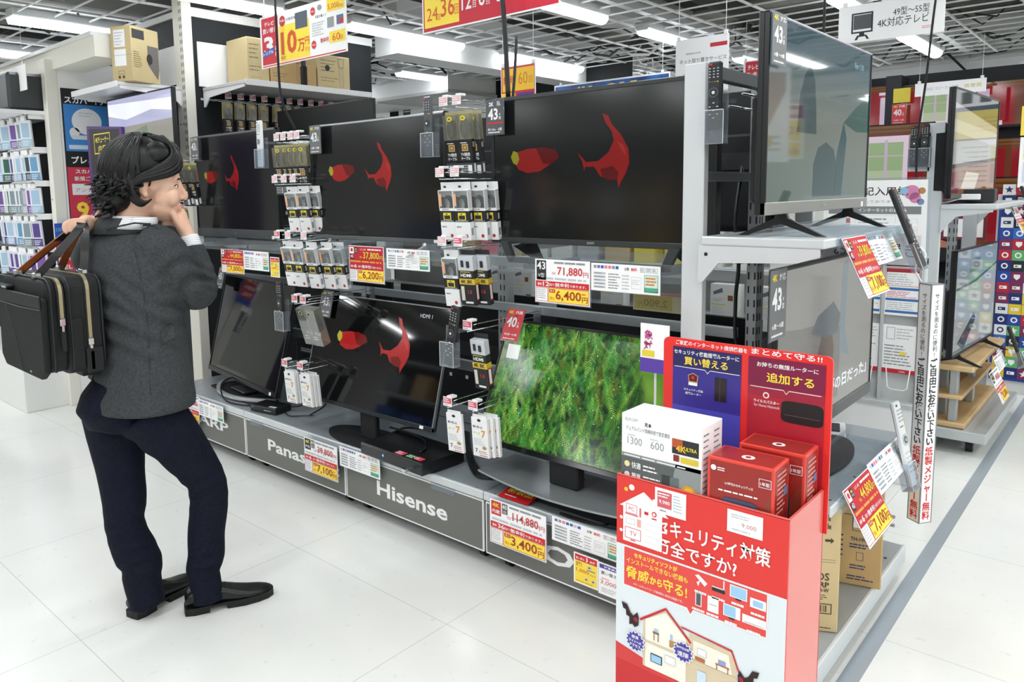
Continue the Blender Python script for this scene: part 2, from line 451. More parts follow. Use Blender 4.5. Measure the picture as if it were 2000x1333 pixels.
def plinth(x0, label, txt, tx0, tx1, tz0, tz1):
    t = thing('display_plinth', label, 'plinth', (x0, 2.2, 0), 0, 'grey plinths under the TV row')
    bdy = MB(); bdy.box(.002, .898, .0, .62, .297, .325, SHELF, .003); bdy.box(.0015, .8985, -.012, .004, .292, .327, SHELFL, .003)
    bdy.box(.01, .89, .05, .6, .06, .297, DARKSLOT)
    for xx in (.05, .85): bdy.cyl((xx, .005, .3252), (xx, .005, .3258), .004, .004, MATTE, 8)
    bdy.obj('body', t)
    p = MB(); p.box(.006, .894, -.004, .006, .066, .285, WHITE, .001); p.yf = -.004
    p.rect(.012, .073, .888, .279, PANEL, 1)
    if txt: p.text(txt, tx0, tz0, tz1-tz0, WHITE, tx1-tx0, 2, .025, cap=True)
    p.obj('front_panel', t)
    cl = MB(); cl.box(.07 if txt != 'Hisense' else .60, .19 if txt != 'Hisense' else .74, -.014, -.006, .262, .29, CLEAR2); cl.obj('card_clip', t)
    for xx in (.07, .83):
        for yy in (.08, .5):
            f = MB(); f.cyl((xx-.012, yy, .03), (xx+.012, yy, .03), .03, .03, BLACK, 14); f.box(xx-.02, xx+.02, yy-.02, yy+.02, .03, .062, BLACK, .003); f.obj('caster', t)
    return t
plinth(-4.664, 'grey display plinth under the TV with a silver bow stand, first from the left', 'SHARP', .14, .715, .155, .215)
plinth(-3.764, 'grey display plinth holding the small black tuner box', 'Panasonic', .225, .85, .148, .212)
plinth(-2.866, 'grey display plinth holding the large black recorder with pink stickers', 'Hisense', .232, .69, .135, .205)
plinth(-1.966, 'grey display plinth under the TV showing green moss', 'SONY', .20, .72, .13, .205)

# slotted rack: back posts, rails, end frame
def slots(mb, x, y, z0, z1, ax='x', p=.05):
    z = z0+.05
    while z < z1-.04:
        if ax == 'x':
            for d in (-.011, .011): mb.box(x+d-.0025, x+d+.0025, y-.0012, y+.001, z, z+.026, DARKSLOT)
        else:
            for d in (-.011, .011): mb.box(x-.001, x+.0012, y+d-.0025, y+d+.0025, z, z+.026, DARKSLOT)
        z += p
rk = thing('display_rack', 'grey slotted steel rack carrying the row of TVs', 'rack', (0, 2.67, .325))
for i, x in enumerate((-4.62, -3.42, -2.24)):
    q = MB(); q.box(x-.03, x+.03, -.02, .03, 0, 1.55, RAIL, .003); slots(q, x, -.02, 0, 1.55); q.obj('post', rk)
for z, h in ((.865, .045), (.345, .05), (.66, .04)):
    q = MB(); q.box(-4.65, -1.12, -.045, -.021, z, z+h, RAIL, .003); q.obj('rail', rk)
for x in (-4.30, -3.80, -3.05, -2.55, -1.82, -1.32):
    q = MB(); q.prism([(-.02, .885), (-.34, .9), (-.38, .905), (-.38, .925), (-.02, .925)], (x-.009, 0, 0), (0, 1, 0), (0, 0, 1), (1, 0, 0), .018, RAIL)
    q.obj('bracket', rk)
# end frame towards the aisle, with side shelves
ef = thing('end_rack', 'pale grey steel end frame with side shelves beside the red cardboard stand', 'rack', (-1.085, 2.2, 0))
def frame_post(x, y, z0, z1, mt, nm='post', sl=None):
    q = MB(); q.box(x-.035, x+.035, y, y+.03, z0, z1, mt, .002)
    q.obj(nm, ef); return q
frame_post(0, 0, .12, 1.905, FRAMEW)
frame_post(0, .98, .12, 1.905, FRAMEW)
for y in (.50,):
    q = MB(); q.box(-.02, .02, y-.03, y+.03, .12, 1.89, RAIL, .002); slots(q, .02, y-.01, .2, 1.88, 'y'); slots(q, .0, y-.03, .2, 1.88, 'x'); q.obj('slotted_post', ef)
for z in (1.865, 1.55):
    q = MB(); q.box(-.005, .03, .03, .98, z, z+(.04 if z > 1.8 else .03), M('#6d7274', .4, .4), .002); q.obj('cross_bar', ef)
# upper side shelf
q = MB(); q.box(.045, .405, -.035, 1.01, 1.358, 1.384, SHELFL, .004); q.obj('shelf', ef)
for y in (-.03, 1.0):
    q = MB(); q.prism([(.035, 1.357), (.39, 1.357), (.39, 1.335), (.33, 1.315), (.10, 1.305), (.05, 1.245), (.035, 1.245)], (0, y, 0), (1, 0, 0), (0, 0, 1), (0, 1, 0), .008, FRAMEW); q.cyl((.06, y-.001, 1.33), (.06, y+.001, 1.33), .006, .006, MATTE, 8); q.obj('bracket', ef)
# middle shelf
q = MB(); q.box(.045, .395, .14, 1.05, .538, .562, SHELF, .003); q.box(.390, .397, .14, 1.05, .530, .563, SHELFL, .002)
for y in (.2, .45, .8): q.cyl((.375, y, .562), (.375, y, .5626), .005, .005, MATTE, 8)
q.obj('shelf', ef)
# base deck
q = MB(); q.box(-.02, .41, -.01, 1.02, .09, .122, SHELF, .003); q.box(.405, .418, -.015, 1.025, .055, .124, SHELFL, .003); q.box(-.02, .418, -.022, -.010, .055, .124, SHELFL, .003)
for y in (.06, .25, .62, .86): q.cyl((.385, y, .122), (.385, y, .1228), .006, .006, MATTE, 8)
q.obj('base_deck', ef)
for y in (.08, .92):
    q = MB(); q.cyl((.33, y, .032), (.36, y, .032), .032, .032, BLACK, 14); q.box(.32, .37, y-.02, y+.02, .04, .092, BLACK, .003); q.obj('caster', ef)
q = MB()
for z in (.20, .235): q.cyl((.0, 1.0, z), (.38, 1.0, z), .007, .007, RAIL, 8)
q.obj('cross_bar', ef)

# ---------------------------------------------------------------- TVs
def fish(mb, W, H, z0, yfront, k, dx=0, dz=0, glow=.75):
    """red long-finned fish seen on the demo screens: body left, tail right"""
    mb.yf = yfront; R_ = EM('#cf2a2a', glow*.62); R2 = EM('#a5201f', glow*.42); R3 = EM('#e8483c', glow*.62); Y_ = EM('#d8d23a', glow*.6)
    X = lambda u: -W/2+W*(u*k+dx); Z = lambda v: z0+H*(v*k+dz)
    S = lambda pts, m, l: mb.shape([(X(a), Z(b)) for a, b in pts], m, l)
    S([(.05, .60), (.08, .66), (.14, .68), (.22, .68), (.28, .63), (.26, .55), (.2, .5), (.13, .49), (.08, .52)], R_, 1)
    S([(.18, .68), (.22, .685), (.29, .66), (.31, .60), (.26, .55), (.22, .56)], R2, 1.3)
    S([(.035, .62), (.05, .67), (.075, .655), (.085, .60), (.07, .555), (.05, .57)], Y_, 2)
    S([(.53, .90), (.56, .88), (.575, .82), (.62, .74), (.655, .64), (.66, .54), (.645, .47), (.62, .40), (.61, .36), (.60, .44), (.57, .42), (.52, .45), (.49, .52), (.445, .52), (.44, .49), (.43, .56), (.405, .63), (.45, .555), (.51, .56), (.56, .62), (.585, .70), (.575, .77), (.545, .83)], R_, 1)
    S([(.52, .50), (.58, .52), (.61, .47), (.6, .42), (.56, .42), (.53, .45)], R2, 1.5)
    S([(.60, .70), (.635, .66), (.65, .58), (.625, .62)], R3, 1.5)
def make_tv(label, W, H, loc, rz=0., tilt=0., bez=.012, chin=.02, bezm=BEZ, chinm=None, scr=SCREEN, feet='legs', lift=.07, picture=None, logo=None, group='TVs on display', depth=.05, topm=None, sticker=True, footm=BLACK, foot_dx=.33, side=None, name='television'):
    """origin on the supporting surface under the middle of the set"""
    t = thing(name, label, 'TV', loc, rz, group)
    T = Matrix.Translation((0, 0, lift)) @ Matrix.Rotation(-tilt, 4, 'X')
    q = MB(); q.T = T
    q.box(-W/2, W/2, .008, .026, 0, H, BEZ, .003)
    q.box(-W*.42, W*.42, .024, .024+depth, .03, H*.62, MATTE, .012)
    for i in range(7): q.box(-W*.3+i*W*.1, -W*.3+i*W*.1+W*.07, .024+depth-.002, .0245+depth, H*.45, H*.55, BLACK)
    q.obj('housing', t)
    q = MB(); q.T = T
    q.box(-W/2, -W/2+bez, -.006, .01, 0, H, bezm, .002); q.box(W/2-bez, W/2, -.006, .01, 0, H, bezm, .002)
    q.box(-W/2, W/2, -.006, .01, H-bez, H, topm or bezm, .002); q.box(-W/2, W/2, -.008, .01, 0, chin, chinm or bezm, .002)
    q.yf = -.008
    if sticker: q.rect(W*.42, .004, W*.445, min(chin-.002, .022), WHITE, 1)
    q.obj('bezel', t)
    s_ = MB(); s_.T = T; s_.box(-W/2+bez, W/2-bez, -.002, .008, chin, H-bez, scr); so = s_.obj('screen', t)
    if picture:
        p = MB(); p.T = T; picture(p, W-2*bez, H-bez-chin, chin); p.obj('picture', so)
    if logo:
        p = MB(); p.T = T; p.yf = -.0085; p.text(logo, 0, chin*.3, min(chin*.42, .010), M('#c9cdd0', .3, .6), None, 1, .02, 'c', cap=True); p.obj('logo', t)
    elif chin > .03:
        p = MB(); p.T = T; p.yf = -.0085; p.rect(-.016, chin*.5-.003, .016, chin*.5+.003, SILV, 1); p.obj('logo', t)
    if feet == 'legs':
        for sx in (-1, 1):
            p = MB(); x = sx*W*foot_dx
            p.prism([(-.012, lift+.01), (.012, lift+.01), (.02, lift*.8), (.13, .0), (.105, .0), (.0, lift*.55), (-.105, .0), (-.13, .0), (-.02, lift*.8)], (x-.008, .008, 0), (0, 1, 0), (0, 0, 1), (1, 0, 0), .016, footm)
            p.obj('leg', t)
    elif feet == 'frame':
        for sx in (-1, 1):
            p = MB(); fm = BEZG
            p.prism([(-.33*sx*W*1.0, 0), (-.33*sx*W, .012), (-.36*sx*W, lift+.01), (-.40*sx*W, lift+.01), (-.355*sx*W, 0)][::sx], (0, -.07, 0), (1, 0, 0), (0, 0, 1), (0, 1, 0), .02, fm)
            p.prism([(-.05, lift-.012), (.05, lift+.0), (.10, 0), (.075, 0)], (-.36*sx*W-.02, .04, 0), (0, 1, 0), (0, 0, 1), (1, 0, 0), .04, MATTE)
            p.obj('leg', t)
        p = MB(); p.box(-.36*W, .36*W, -.07, -.05, 0, .022, BEZG, .003); p.obj('stand_bar', t)
    elif feet == 'pedestal':
        p = MB(); p.box(-.06, .06, .03, .06, 0.01, lift+.12, MATTE, .006); p.obj('neck', t)
        p = MB(); pts = [(.30*math.cos(2*PI*i/36), .12*math.sin(2*PI*i/36)) for i in range(36)]
        p.prism(pts, (0, .05, 0), (1, 0, 0), (0, 1, 0), (0, 0, 1), .012, footm); p.obj('stand', t)
    elif feet == 'bow':
        p = MB(); p.box(-.05, .05, .05, .08, .01, lift+.14, MATTE, .006); p.box(-.10, .10, -.02, .08, .022, .034, BEZG, .004); p.obj('neck', t)
        p = MB(); pts = [(-.36+.72*i/16, -.10+.16*(abs(i-8)/8)**2.2, .022) for i in range(17)]
        p.ribbon(pts, .018, .022, (0, 0, 1), M('#dfe3e4', .25, .5)); p.obj('stand', t)
        p = MB(); p.box(-.32, .32, -.06, .10, 0, .012, MATTE, .004); p.obj('stand_plate', t)
    elif feet == 'plate':
        p = MB(); p.box(-.085, .05, .01, .06, .075, lift+.03, MATTE, .006); p.obj('neck', t)
        p = MB(); pts = [(-.40+.80*i/20, -.07-.06*math.sin(PI*i/20)) for i in range(21)]+[(.40, .17), (-.40, .17)]
        p.prism(pts, (0, .02, .065), (1, 0, 0), (0, 1, 0), (0, 0, 1), .008, M('#9da2a4', .3, .5)); p.box(-.25, .25, -.02, .14, 0, .065, MATTE, .004); p.obj('stand', t)
    return t
UP = 'TVs on the upper level of the row'; LO = 'TVs on the plinths'
make_tv('upper TV nearest the man, wide grey lower bezel and red fish on screen', .90, .612, (-4.043, 2.37, 1.25), 0, 0, .012, .052, BEZ, M('#56595a', .35, .3), SCREEN, 'pedestal', .03, lambda p, W, H, z: fish(p, W, H, z, -.002, .72, .09, .14, .36), group=UP, topm=M('#7d7f80', .2, .7))
make_tv('upper TV with thin silver bottom edge above the 37,800 yen card', .963, .573, (-2.795, 2.37, 1.25), 0, 0, .010, .020, BEZ, M('#8d9193', .2, .8), SCREEN, 'legs', .052, lambda p, W, H, z: fish(p, W, H, z, -.002, .80, .11, .10, .5), group=UP, topm=SILV, footm=M('#c5c9cb', .3, .5), foot_dx=.36)
make_tv('upper TV at the right end, dark grey frame and frame-shaped stand', .97, .578, (-1.567, 2.37, 1.25), 0, 0, .016, .022, BEZ, BEZG, SCREEN, 'frame', .072, lambda p, W, H, z: fish(p, W, H, z, -.002, .92, .06, .02, .36), 'SONY', UP, topm=BEZG, sticker=False)

# ------------ the moss picture
def moss(p, W, H, z0):
    p.yf = -.002; r = random.Random(11)
    bgm = bpy.data.materials.new('moss_backdrop'); bgm.use_nodes = True; nt = bgm.node_tree
    b = nt.nodes['Principled BSDF']; b.inputs['Base Color'].default_value = (.004, .004, .004, 1); b.inputs['Roughness'].default_value = .15
    tc = nt.nodes.new('ShaderNodeTexCoord'); sx = nt.nodes.new('ShaderNodeSeparateXYZ'); L = nt.links.new
    n1 = nt.nodes.new('ShaderNodeTexNoise'); n1.inputs['Scale'].default_value = 7; n1.inputs['Detail'].default_value = 1.5
    n2 = nt.nodes.new('ShaderNodeTexNoise'); n2.inputs['Scale'].default_value = 28; n2.inputs['Detail'].default_value = 6
    r1 = nt.nodes.new('ShaderNodeValToRGB'); r2 = nt.nodes.new('ShaderNodeValToRGB')
    def ramp(rr, st):
        while len(rr.color_ramp.elements) < len(st): rr.color_ramp.elements.new(.5)
        for e, (q, c) in zip(rr.color_ramp.elements, st): e.position = q; e.color = (*lin(c), 1)
    ramp(r1, [(.30, '#23381a'), (.42, '#4a7a2c'), (.52, '#7fae3c'), (.62, '#4f8f2a'), (.72, '#6b6a33')])
    ramp(r2, [(.30, '#0b1a0c'), (.44, '#173f1a'), (.52, '#3a6a22'), (.60, '#5e7f2a'), (.68, '#5a4a1c')])
    mr = nt.nodes.new('ShaderNodeMapRange'); mr.inputs[1].default_value = .16; mr.inputs[2].default_value = .27
    mx = nt.nodes.new('ShaderNodeMix'); mx.data_type = 'RGBA'
    L(tc.outputs['Object'], sx.inputs[0]); L(tc.outputs['Object'], n1.inputs['Vector']); L(tc.outputs['Object'], n2.inputs['Vector'])
    L(n1.outputs['Fac'], r1.inputs[0]); L(n2.outputs['Fac'], r2.inputs[0]); L(sx.outputs['X'], mr.inputs[0]); L(mr.outputs[0], mx.inputs[0])
    L(r2.outputs[0], mx.inputs[6]); L(r1.outputs[0], mx.inputs[7]); L(mx.outputs[2], b.inputs['Emission Color']); b.inputs['Emission Strength'].default_value = .5
    p.rect(-W/2, z0, W/2, z0+H, bgm, .5)
    cols = [EM('#173a1a', .5), EM('#27692c', .55), EM('#3f8f34', .6), EM('#68b03c', .62), EM('#a5cf5a', .66), EM('#4a9f58', .6), EM('#5a4218', .5), EM('#86602a', .5)]
    def frond(x, z, ln, ang, wd, m, m2, lay):
        n = 15; px, pz = x, z; a = ang
        for i in range(n):
            a += r.uniform(-.10, .10); st = ln/n; qx = px+st*math.sin(a); qz = pz-st*math.cos(a); f = math.sin(PI*(i+1.2)/(n+1.6))
            for sgn in (-1, 1):
                e = wd*f*r.uniform(.7, 1.15); b_ = a+sgn*1.0
                tx, tz = qx+e*math.sin(b_), qz-e*math.cos(b_); hx, hz = px+.45*(qx-px), pz+.45*(qz-pz)
                if abs(tx) < W/2 and z0 < tz < z0+H and abs(px) < W/2 and z0 < pz < z0+H and abs(qx) < W/2 and z0 < qz < z0+H:
                    p.shape([(px, pz), (hx, hz), (tx, tz)] if sgn < 0 else [(px, pz), (tx, tz), (hx, hz)], m if r.random() < .7 else m2, lay)
            px, pz = qx, qz
    lay = 1.
    for k in range(560):
        u = r.betavariate(1.5, 1.8)*.80; x = -W/2+W*(u+.0); z = z0+H*r.uniform(.02, 1.05)
        deep = k/620; c = r.choices(range(8), [5-4*deep, 4, 3+2*deep, 1+4*deep, .3+3*deep, 1.5, 1.2*(1-deep), .8*(1-deep)])[0]
        ln = r.uniform(.06, .15); c2 = max(0, min(5, c+r.choice((-1, 1)))) if c < 6 else c
        frond(x, z, ln, r.gauss(.12, .33), r.uniform(.012, .024), cols[c], cols[c2], lay); lay += .004
    for k in range(60):
        x = -W/2+W*r.uniform(.05, .75); z = z0+H*r.uniform(.05, .98); p.disc(x, z, r.uniform(.0009, .0022), EM('#e6f2dc', .9), lay+.1, n=8)
make_tv('lower TV showing glowing green moss', .91, .535, (-1.62, 2.27, .325), 0, math.radians(25), .010, .022, BLACK, M('#141516', .15), GLASSY, 'plate', .17, moss, group=LO, sticker=False)
make_tv('lower TV in the middle of the row with pink shape and HDMI text on screen', .963, .555, (-2.815, 2.27, .325), 0, math.radians(15.5), .006, .020, M('#8d9194', .3, .6), M('#3c3f41', .2, .5), GLASSY, 'pedestal', .15,
        lambda p, W, H, z: (fish(p, W, H, z, -.002, .92, .16, .05, .62), p.text('HDMI 1', W*.30, z+H*.90, .018, EM('#c9d0d6', .6), None, 2)), group=LO, footm=MATTE)
make_tv('lower TV behind the man with silver bow-shaped stand', 1.0, .635, (-4.10, 2.37, .325), math.radians(-8), math.radians(14), .012, .03, BLACK, M('#2b2d2e', .15, .4), GLASSY, 'bow', .075, group=LO)
# bright line along its chin and the side sets
SIDE = 'TVs facing the aisle'
def teal_reflections(p, W, H, z0):  # faint teal picture; pale gradient and shapes paint the store mirrored in the glass
    p.yf = -.002; G1 = EM('#6f9096', .42); 
    m = bpy.data.materials.new('teal_reflection_picture'); m.use_nodes = True; nt = m.node_tree; b = nt.nodes['Principled BSDF']; L = nt.links.new
    b.inputs['Base Color'].default_value = (.004, .004, .004, 1); b.inputs['Roughness'].default_value = .04; b.inputs['Specular IOR Level'].default_value = .9
    tc = nt.nodes.new('ShaderNodeTexCoord'); sx = nt.nodes.new('ShaderNodeSeparateXYZ'); rr = nt.nodes.new('ShaderNodeValToRGB'); mr = nt.nodes.new('ShaderNodeMapRange')
    mr.inputs[1].default_value = z0; mr.inputs[2].default_value = z0+H
    st = [(0, '#7d9a94'), (.3, '#93aca2'), (.5, '#a6b3a8'), (.62, '#b0b9b0'), (.75, '#98aaa6'), (1, '#7698a6')]
    while len(rr.color_ramp.elements) < len(st): rr.color_ramp.elements.new(.5)
    for e, (q, c) in zip(rr.color_ramp.elements, st): e.position = q; e.color = (*lin(c), 1)
    L(tc.outputs['Object'], sx.inputs[0]); L(sx.outputs['Z'], mr.inputs[0]); L(mr.outputs[0], rr.inputs[0]); L(rr.outputs[0], b.inputs['Emission Color']); b.inputs['Emission Strength'].default_value = .20
    p.rect(-W/2, z0, W/2, z0+H, m, .5)
    X = lambda u: -W/2+W*u; Z = lambda v: z0+H*v
    S = lambda pts, c, l: p.shape([(X(a), Z(b)) for a, b in pts], EM(c, .16, .04), l)
    S([(.24, .40), (.26, .62), (.30, .74), (.35, .80), (.39, .72), (.41, .55), (.42, .40)], '#587f86', 1)
    S([(.70, .50), (.82, .60), (1, .72), (1, .46), (.85, .45)], '#3f8f86', 1)
    S([(.40, .02), (.40, .22), (.44, .32), (.52, .36), (.60, .32), (.64, .22), (.62, .02)], '#4a7d86', 1)
    S([(.62, .02), (.64, .30), (.70, .50), (.74, .40), (.70, .02)], '#2f7f8c', 1.5)
    p.frame(X(.79), Z(.84), X(.985), Z(.97), .002, EM('#4c6670', .6, .04), 1); p.text('Ver 1 01', X(.80), Z(.87), .022, EM('#8fb0bb', .8, .04), None, 2)
make_tv('large aisle-facing TV on the upper side shelf with faint teal picture and painted reflections', .97, .558, (-.835, 2.605, 1.384), PI/2, 0, .007, .036, BEZ, M('#a3a39f', .35, .5), GLASSY, 'legs', .066, teal_reflections, group=SIDE, topm=M('#c9c8d4', .25, .5))
def runner(p, W, H, z0):
    p.yf = -.002; X = lambda u: -W/2+W*u; Z = lambda v: z0+H*v
    p.rect(-W/2, z0, W/2, z0+H, EM('#a9a8a2', .34), .5)
    S = lambda pts, c, l: p.shape([(X(a), Z(b)) for a, b in pts], EM(c, .32), l)
    S([(0, .30), (0, .66), (.2, .62), (.45, .60), (.62, .52), (.6, .05), (.3, .05)], '#8d8a84', .7)
    S([(.3, 0), (.33, .30), (.42, .56), (.50, .60), (.54, .40), (.50, .0)], '#6b5347', 1)
    S([(.30, .56), (.36, .66), (.52, .72), (.60, .62), (.58, .50), (.44, .50)], '#66727a', 1.2)
    S([(.60, .50), (.61, .95), (.67, .98), (.66, .5), (.72, .3), (.60, .36)], '#8ea3ae', 1.2)
    S([(0, .02), (.12, .02), (.2, .26), (.05, .40), (0, .40)], '#c9c8c2', 1)
    p.text('悪夢の日だった」', X(.42), Z(.10), .05, EM('#d3d9dd', .8), .52, 2, .02)
make_tv('aisle-facing TV on the lower side shelf showing a beige portrait-like close-up', 1.0, .575, (-.83, 2.73, .562), PI/2, 0, .008, .045, BLACK, M('#45484a', .3, .3), GLASSY, 'pedestal', .15, runner, group=SIDE, sticker=False)
# ================================================================ CARDS, TAGS, REMOTES, PACKS
SG = M('#707274', .5); TAGY = M('#e6d33c', .5)
def size_tag(label, num, loc, rz=0., kind='grey', h=.142, w_=.096, tilt=0.):
    t = thing('size_card', label, 'size card', loc, rot=(-tilt, 0, rz)); q = MB()
    q.box(-w_/2, w_/2, -.001, .001, 0, h, CLEAR2); q.obj('sleeve', t)
    q = MB(); q.yf = -.0018; bg = {'grey': SG, 'dark': M('#55585c', .5), 'red': M('#d9484d', .5)}[kind]
    q.box(-w_/2+.003, w_/2-.003, -.0016, -.0011, .003, h-.003, bg)
    if kind == 'dark':
        q.text('2K', -w_*.32, h*.80, h*.11, WHITE, None, 1, .04); q.lines(w_*.12, h*.80, w_*.36, h*.93, 4, WHITE, 1, .5, 2)
    else:
        q.text('4K', -w_*.40, h*.83, h*.10, TAGY, w_*.30, 1, .04, cap=True); q.text('内蔵' if kind == 'red' else '対応', w_*.0, h*.83, h*.105, WHITE, w_*.38, 1, .04, cap=True)
    q.text(num, -w_*.37, h*.42 if kind != 'dark' else h*.42, h*.32, WHITE, w_*.54, 1, .03, cap=True)
    q.text('V', w_*.23, h*.53, h*.06, WHITE, None, 1, .03, cap=True); q.text('型', w_*.21, h*.43, h*.08, WHITE, None, 1, .02, cap=True)
    if kind == 'dark':
        q.rect(-w_*.44, h*.31, w_*.44, h*.36, M('#c8343a', .5), 1); q.text('約1.8m   6畳', -w_*.38, h*.12, h*.08, WHITE, w_*.76, 1, .01)
    else: q.text('6畳～8畳' if kind == 'grey' else '約6畳～4.5畳', -w_*.34, h*.17, h*.07, WHITE, w_*.68, 1, .02)
    q.lines(-w_*.36, h*.05, w_*.36, h*.10, 1, WHITE, 1, .6, 4)
    q.obj('printed_card', t); return t
def price_card(label, price, pay, n, loc, rz=0., style='white', W=.25, H=.168, num='43', tiltx=0., roll=0., sz='4K'):
    t = thing('price_card', label, 'price card', loc, rot=(-tiltx, roll, rz)); q = MB()
    q.box(-.004, W+.004, -.0008, .0012, -.004, H+.003, CLEAR2); q.obj('sleeve', t)
    q = MB(); q.box(0, W, -.0016, -.0009, 0, H, PAPER); q.yf = -.0016
    red = style == 'red'; pc = M('#e7d43c', .5) if red else M('#cf3a40', .5)
    R = lambda a, b, c, d, m, l=1: q.rect(W*a, H*b, W*c, H*d, m, l)
    T_ = lambda s, a, b, h, m, w=None, l=3, bold=0., al='l': q.text(s, W*a, H*b, H*h, m, W*w if w else None, l, bold, al, cap=True)
    if red: R(.015, .34, .985, .985, M('#c5212f', .5))
    R(.015, .36, .985, .50, RED if not red else M('#c5212f', .5), 2)
    if red:
        R(.03, .78, .15, .96, PAPER, 2); q.disc(W*.09, H*.88, H*.05, M('#c5212f', .5), 3); R(.17, .80, .27, .95, INK, 2); T_(sz, .18, .88, .05, TAGY, .08, 3, .02); T_('対応', .18, .82, .045, WHITE, .08)
        R(.04, .62, .14, .76, INK, 2); T_(num, .05, .66, .09, WHITE, .08, 3, .02)
        T_('LC-43', .34, .88, .05, PAPER, .16); q.lines(W*.55, H*.88, W*.97, H*.94, 1, PAPER, 3, .6, 3)
    else:
        R(.03, .66 if sz else .52, .21, .97, M('#d1323a', .5) if sz == '4K内' else INK, 2)
        if sz:
            T_('4K', .05, .84, .09, TAGY, .14, 3, .03); T_('内蔵' if sz == '4K内' else '対応', .05, .70, .09, WHITE, .14, 3, .03)
            R(.23, .74, .33, .97, M('#5b5d5f', .5), 2); T_(num, .235, .85, .10, WHITE, .085, 3, .02); T_('V型', .24, .76, .06, WHITE, .07)
        else: T_(num, .04, .76, .18, WHITE, .16, 3, .02); T_('V型', .06, .58, .10, WHITE, .12)
        q.lines(W*.36, H*.90, W*.95, H*.96, 1, INK2, 2, .7, 5, .1)
    T_('税抜', .32, .66, .06, pc if red else PINK, .07); T_(price, .42, .63, .21, pc, .45, 3, .012); T_('円', .885, .64, .11, pc, .09)
    if not red and sz: R(.40, .715, .88, .73, INK2, 4)
    q.lines(W*.04, H*.53, W*.97, H*.60, 1, INK3 if not red else M('#e9a23c', .5), 2, .6, 6, .05)
    T_('最長', .05, .395, .06, WHITE, .08, 3, .02); T_(n, .15, .385, .10, WHITE, .03+.045*len(n), 3, .02); T_('回まで', .27, .395, .06, WHITE, .10, 3, .02); T_('無金利', .38, .38, .10, WHITE, .25, 3, .035); T_('で承ります。', .64, .39, .06, WHITE, .30, 3, .01)
    q.frame(W*.02, H*.03, W*.24, H*.345, W*.006, M('#cf3a40', .5), 2); q.lines(W*.04, H*.08, W*.22, H*.32, 5, INK3, 3, .4, 8)
    R(.25, .025, .985, .35, YEL, 2); q.frame(W*.25, H*.025, W*.985, H*.35, W*.006, M('#cf3a40', .5), 3)
    R(.27, .245, .38, .32, M('#c5212f', .5), 3); T_('月々', .285, .26, .045, WHITE, .08, 4, .02); T_('税込', .28, .08, .07, ORANGE, .09)
    T_(pay, .39, .065, .24, M('#a8401f', .5), .46, 4, .015); T_('円', .865, .07, .13, M('#a8401f', .5), .10, 4, .01)
    q.lines(W*.86, H*.24, W*.97, H*.28, 1, ORANGE, 4, .6, 2)
    q.obj('printed_card', t); return t
def spec_card(label, loc, rz=0., W=.277, H=.09, tiltx=0., roll=0., seed=1):
    t = thing('spec_card', label, 'specification card', loc, rot=(-tiltx, roll, rz)); q = MB()
    q.box(-.003, W+.003, -.0008, .0012, -.003, H+.003, CLEAR2); q.obj('sleeve', t)
    q = MB(); q.box(0, W, -.0016, -.0009, 0, H, PAPER); q.yf = -.0016; r = random.Random(seed)
    for i in range(7): q.rect(W*(.04+.055*i), H*.82, W*(.04+.055*i+.042), H*.93, r.choice((BLUE, INK2, M('#7c6aa8', .5), PINK, INK3)), 1)
    q.text('5年', W*.50, H*.78, H*.13, INK, W*.07, 1, .02); q.text('無料', W*.59, H*.78, H*.12, RED, W*.09, 1, .03)
    for i in range(3): q.frame(W*(.72+.085*i), H*.76, W*(.79+.085*i), H*.92, W*.004, INK2, 1); q.lines(W*(.73+.085*i), H*.79, W*(.785+.085*i), H*.9, 2, INK2, 1, .5, i)
    for i in range(5): q.rect(W*.04, H*(.60-.125*i), W*.22, H*(.68-.125*i), INK3, 1); q.lines(W*.05, H*(.61-.125*i), W*.21, H*(.67-.125*i), 1, INK2, 2, .5, i)
    q.lines(W*.26, H*.08, W*.44, H*.68, 6, INK2, 1, .4, seed+3); q.lines(W*.46, H*.08, W*.58, H*.66, 5, INK3, 1, .4, seed+4)
    q.frame(W*.60, H*.16, W*.74, H*.58, W*.004, INK3, 1); q.lines(W*.61, H*.3, W*.73, H*.5, 3, INK3, 2, .3, seed)
    q.rect(W*.78, H*.08, W*.97, H*.68, M('#dff0e6', .5), 1); q.frame(W*.78, H*.08, W*.97, H*.68, W*.006, GREEN, 2); q.rect(W*.78, H*.08, W*.97, H*.24, GREEN, 2)
    q.lines(W*.80, H*.30, W*.95, H*.62, 3, M('#d98a3a', .5), 3, .5, 3)
    q.obj('printed_card', t); return t
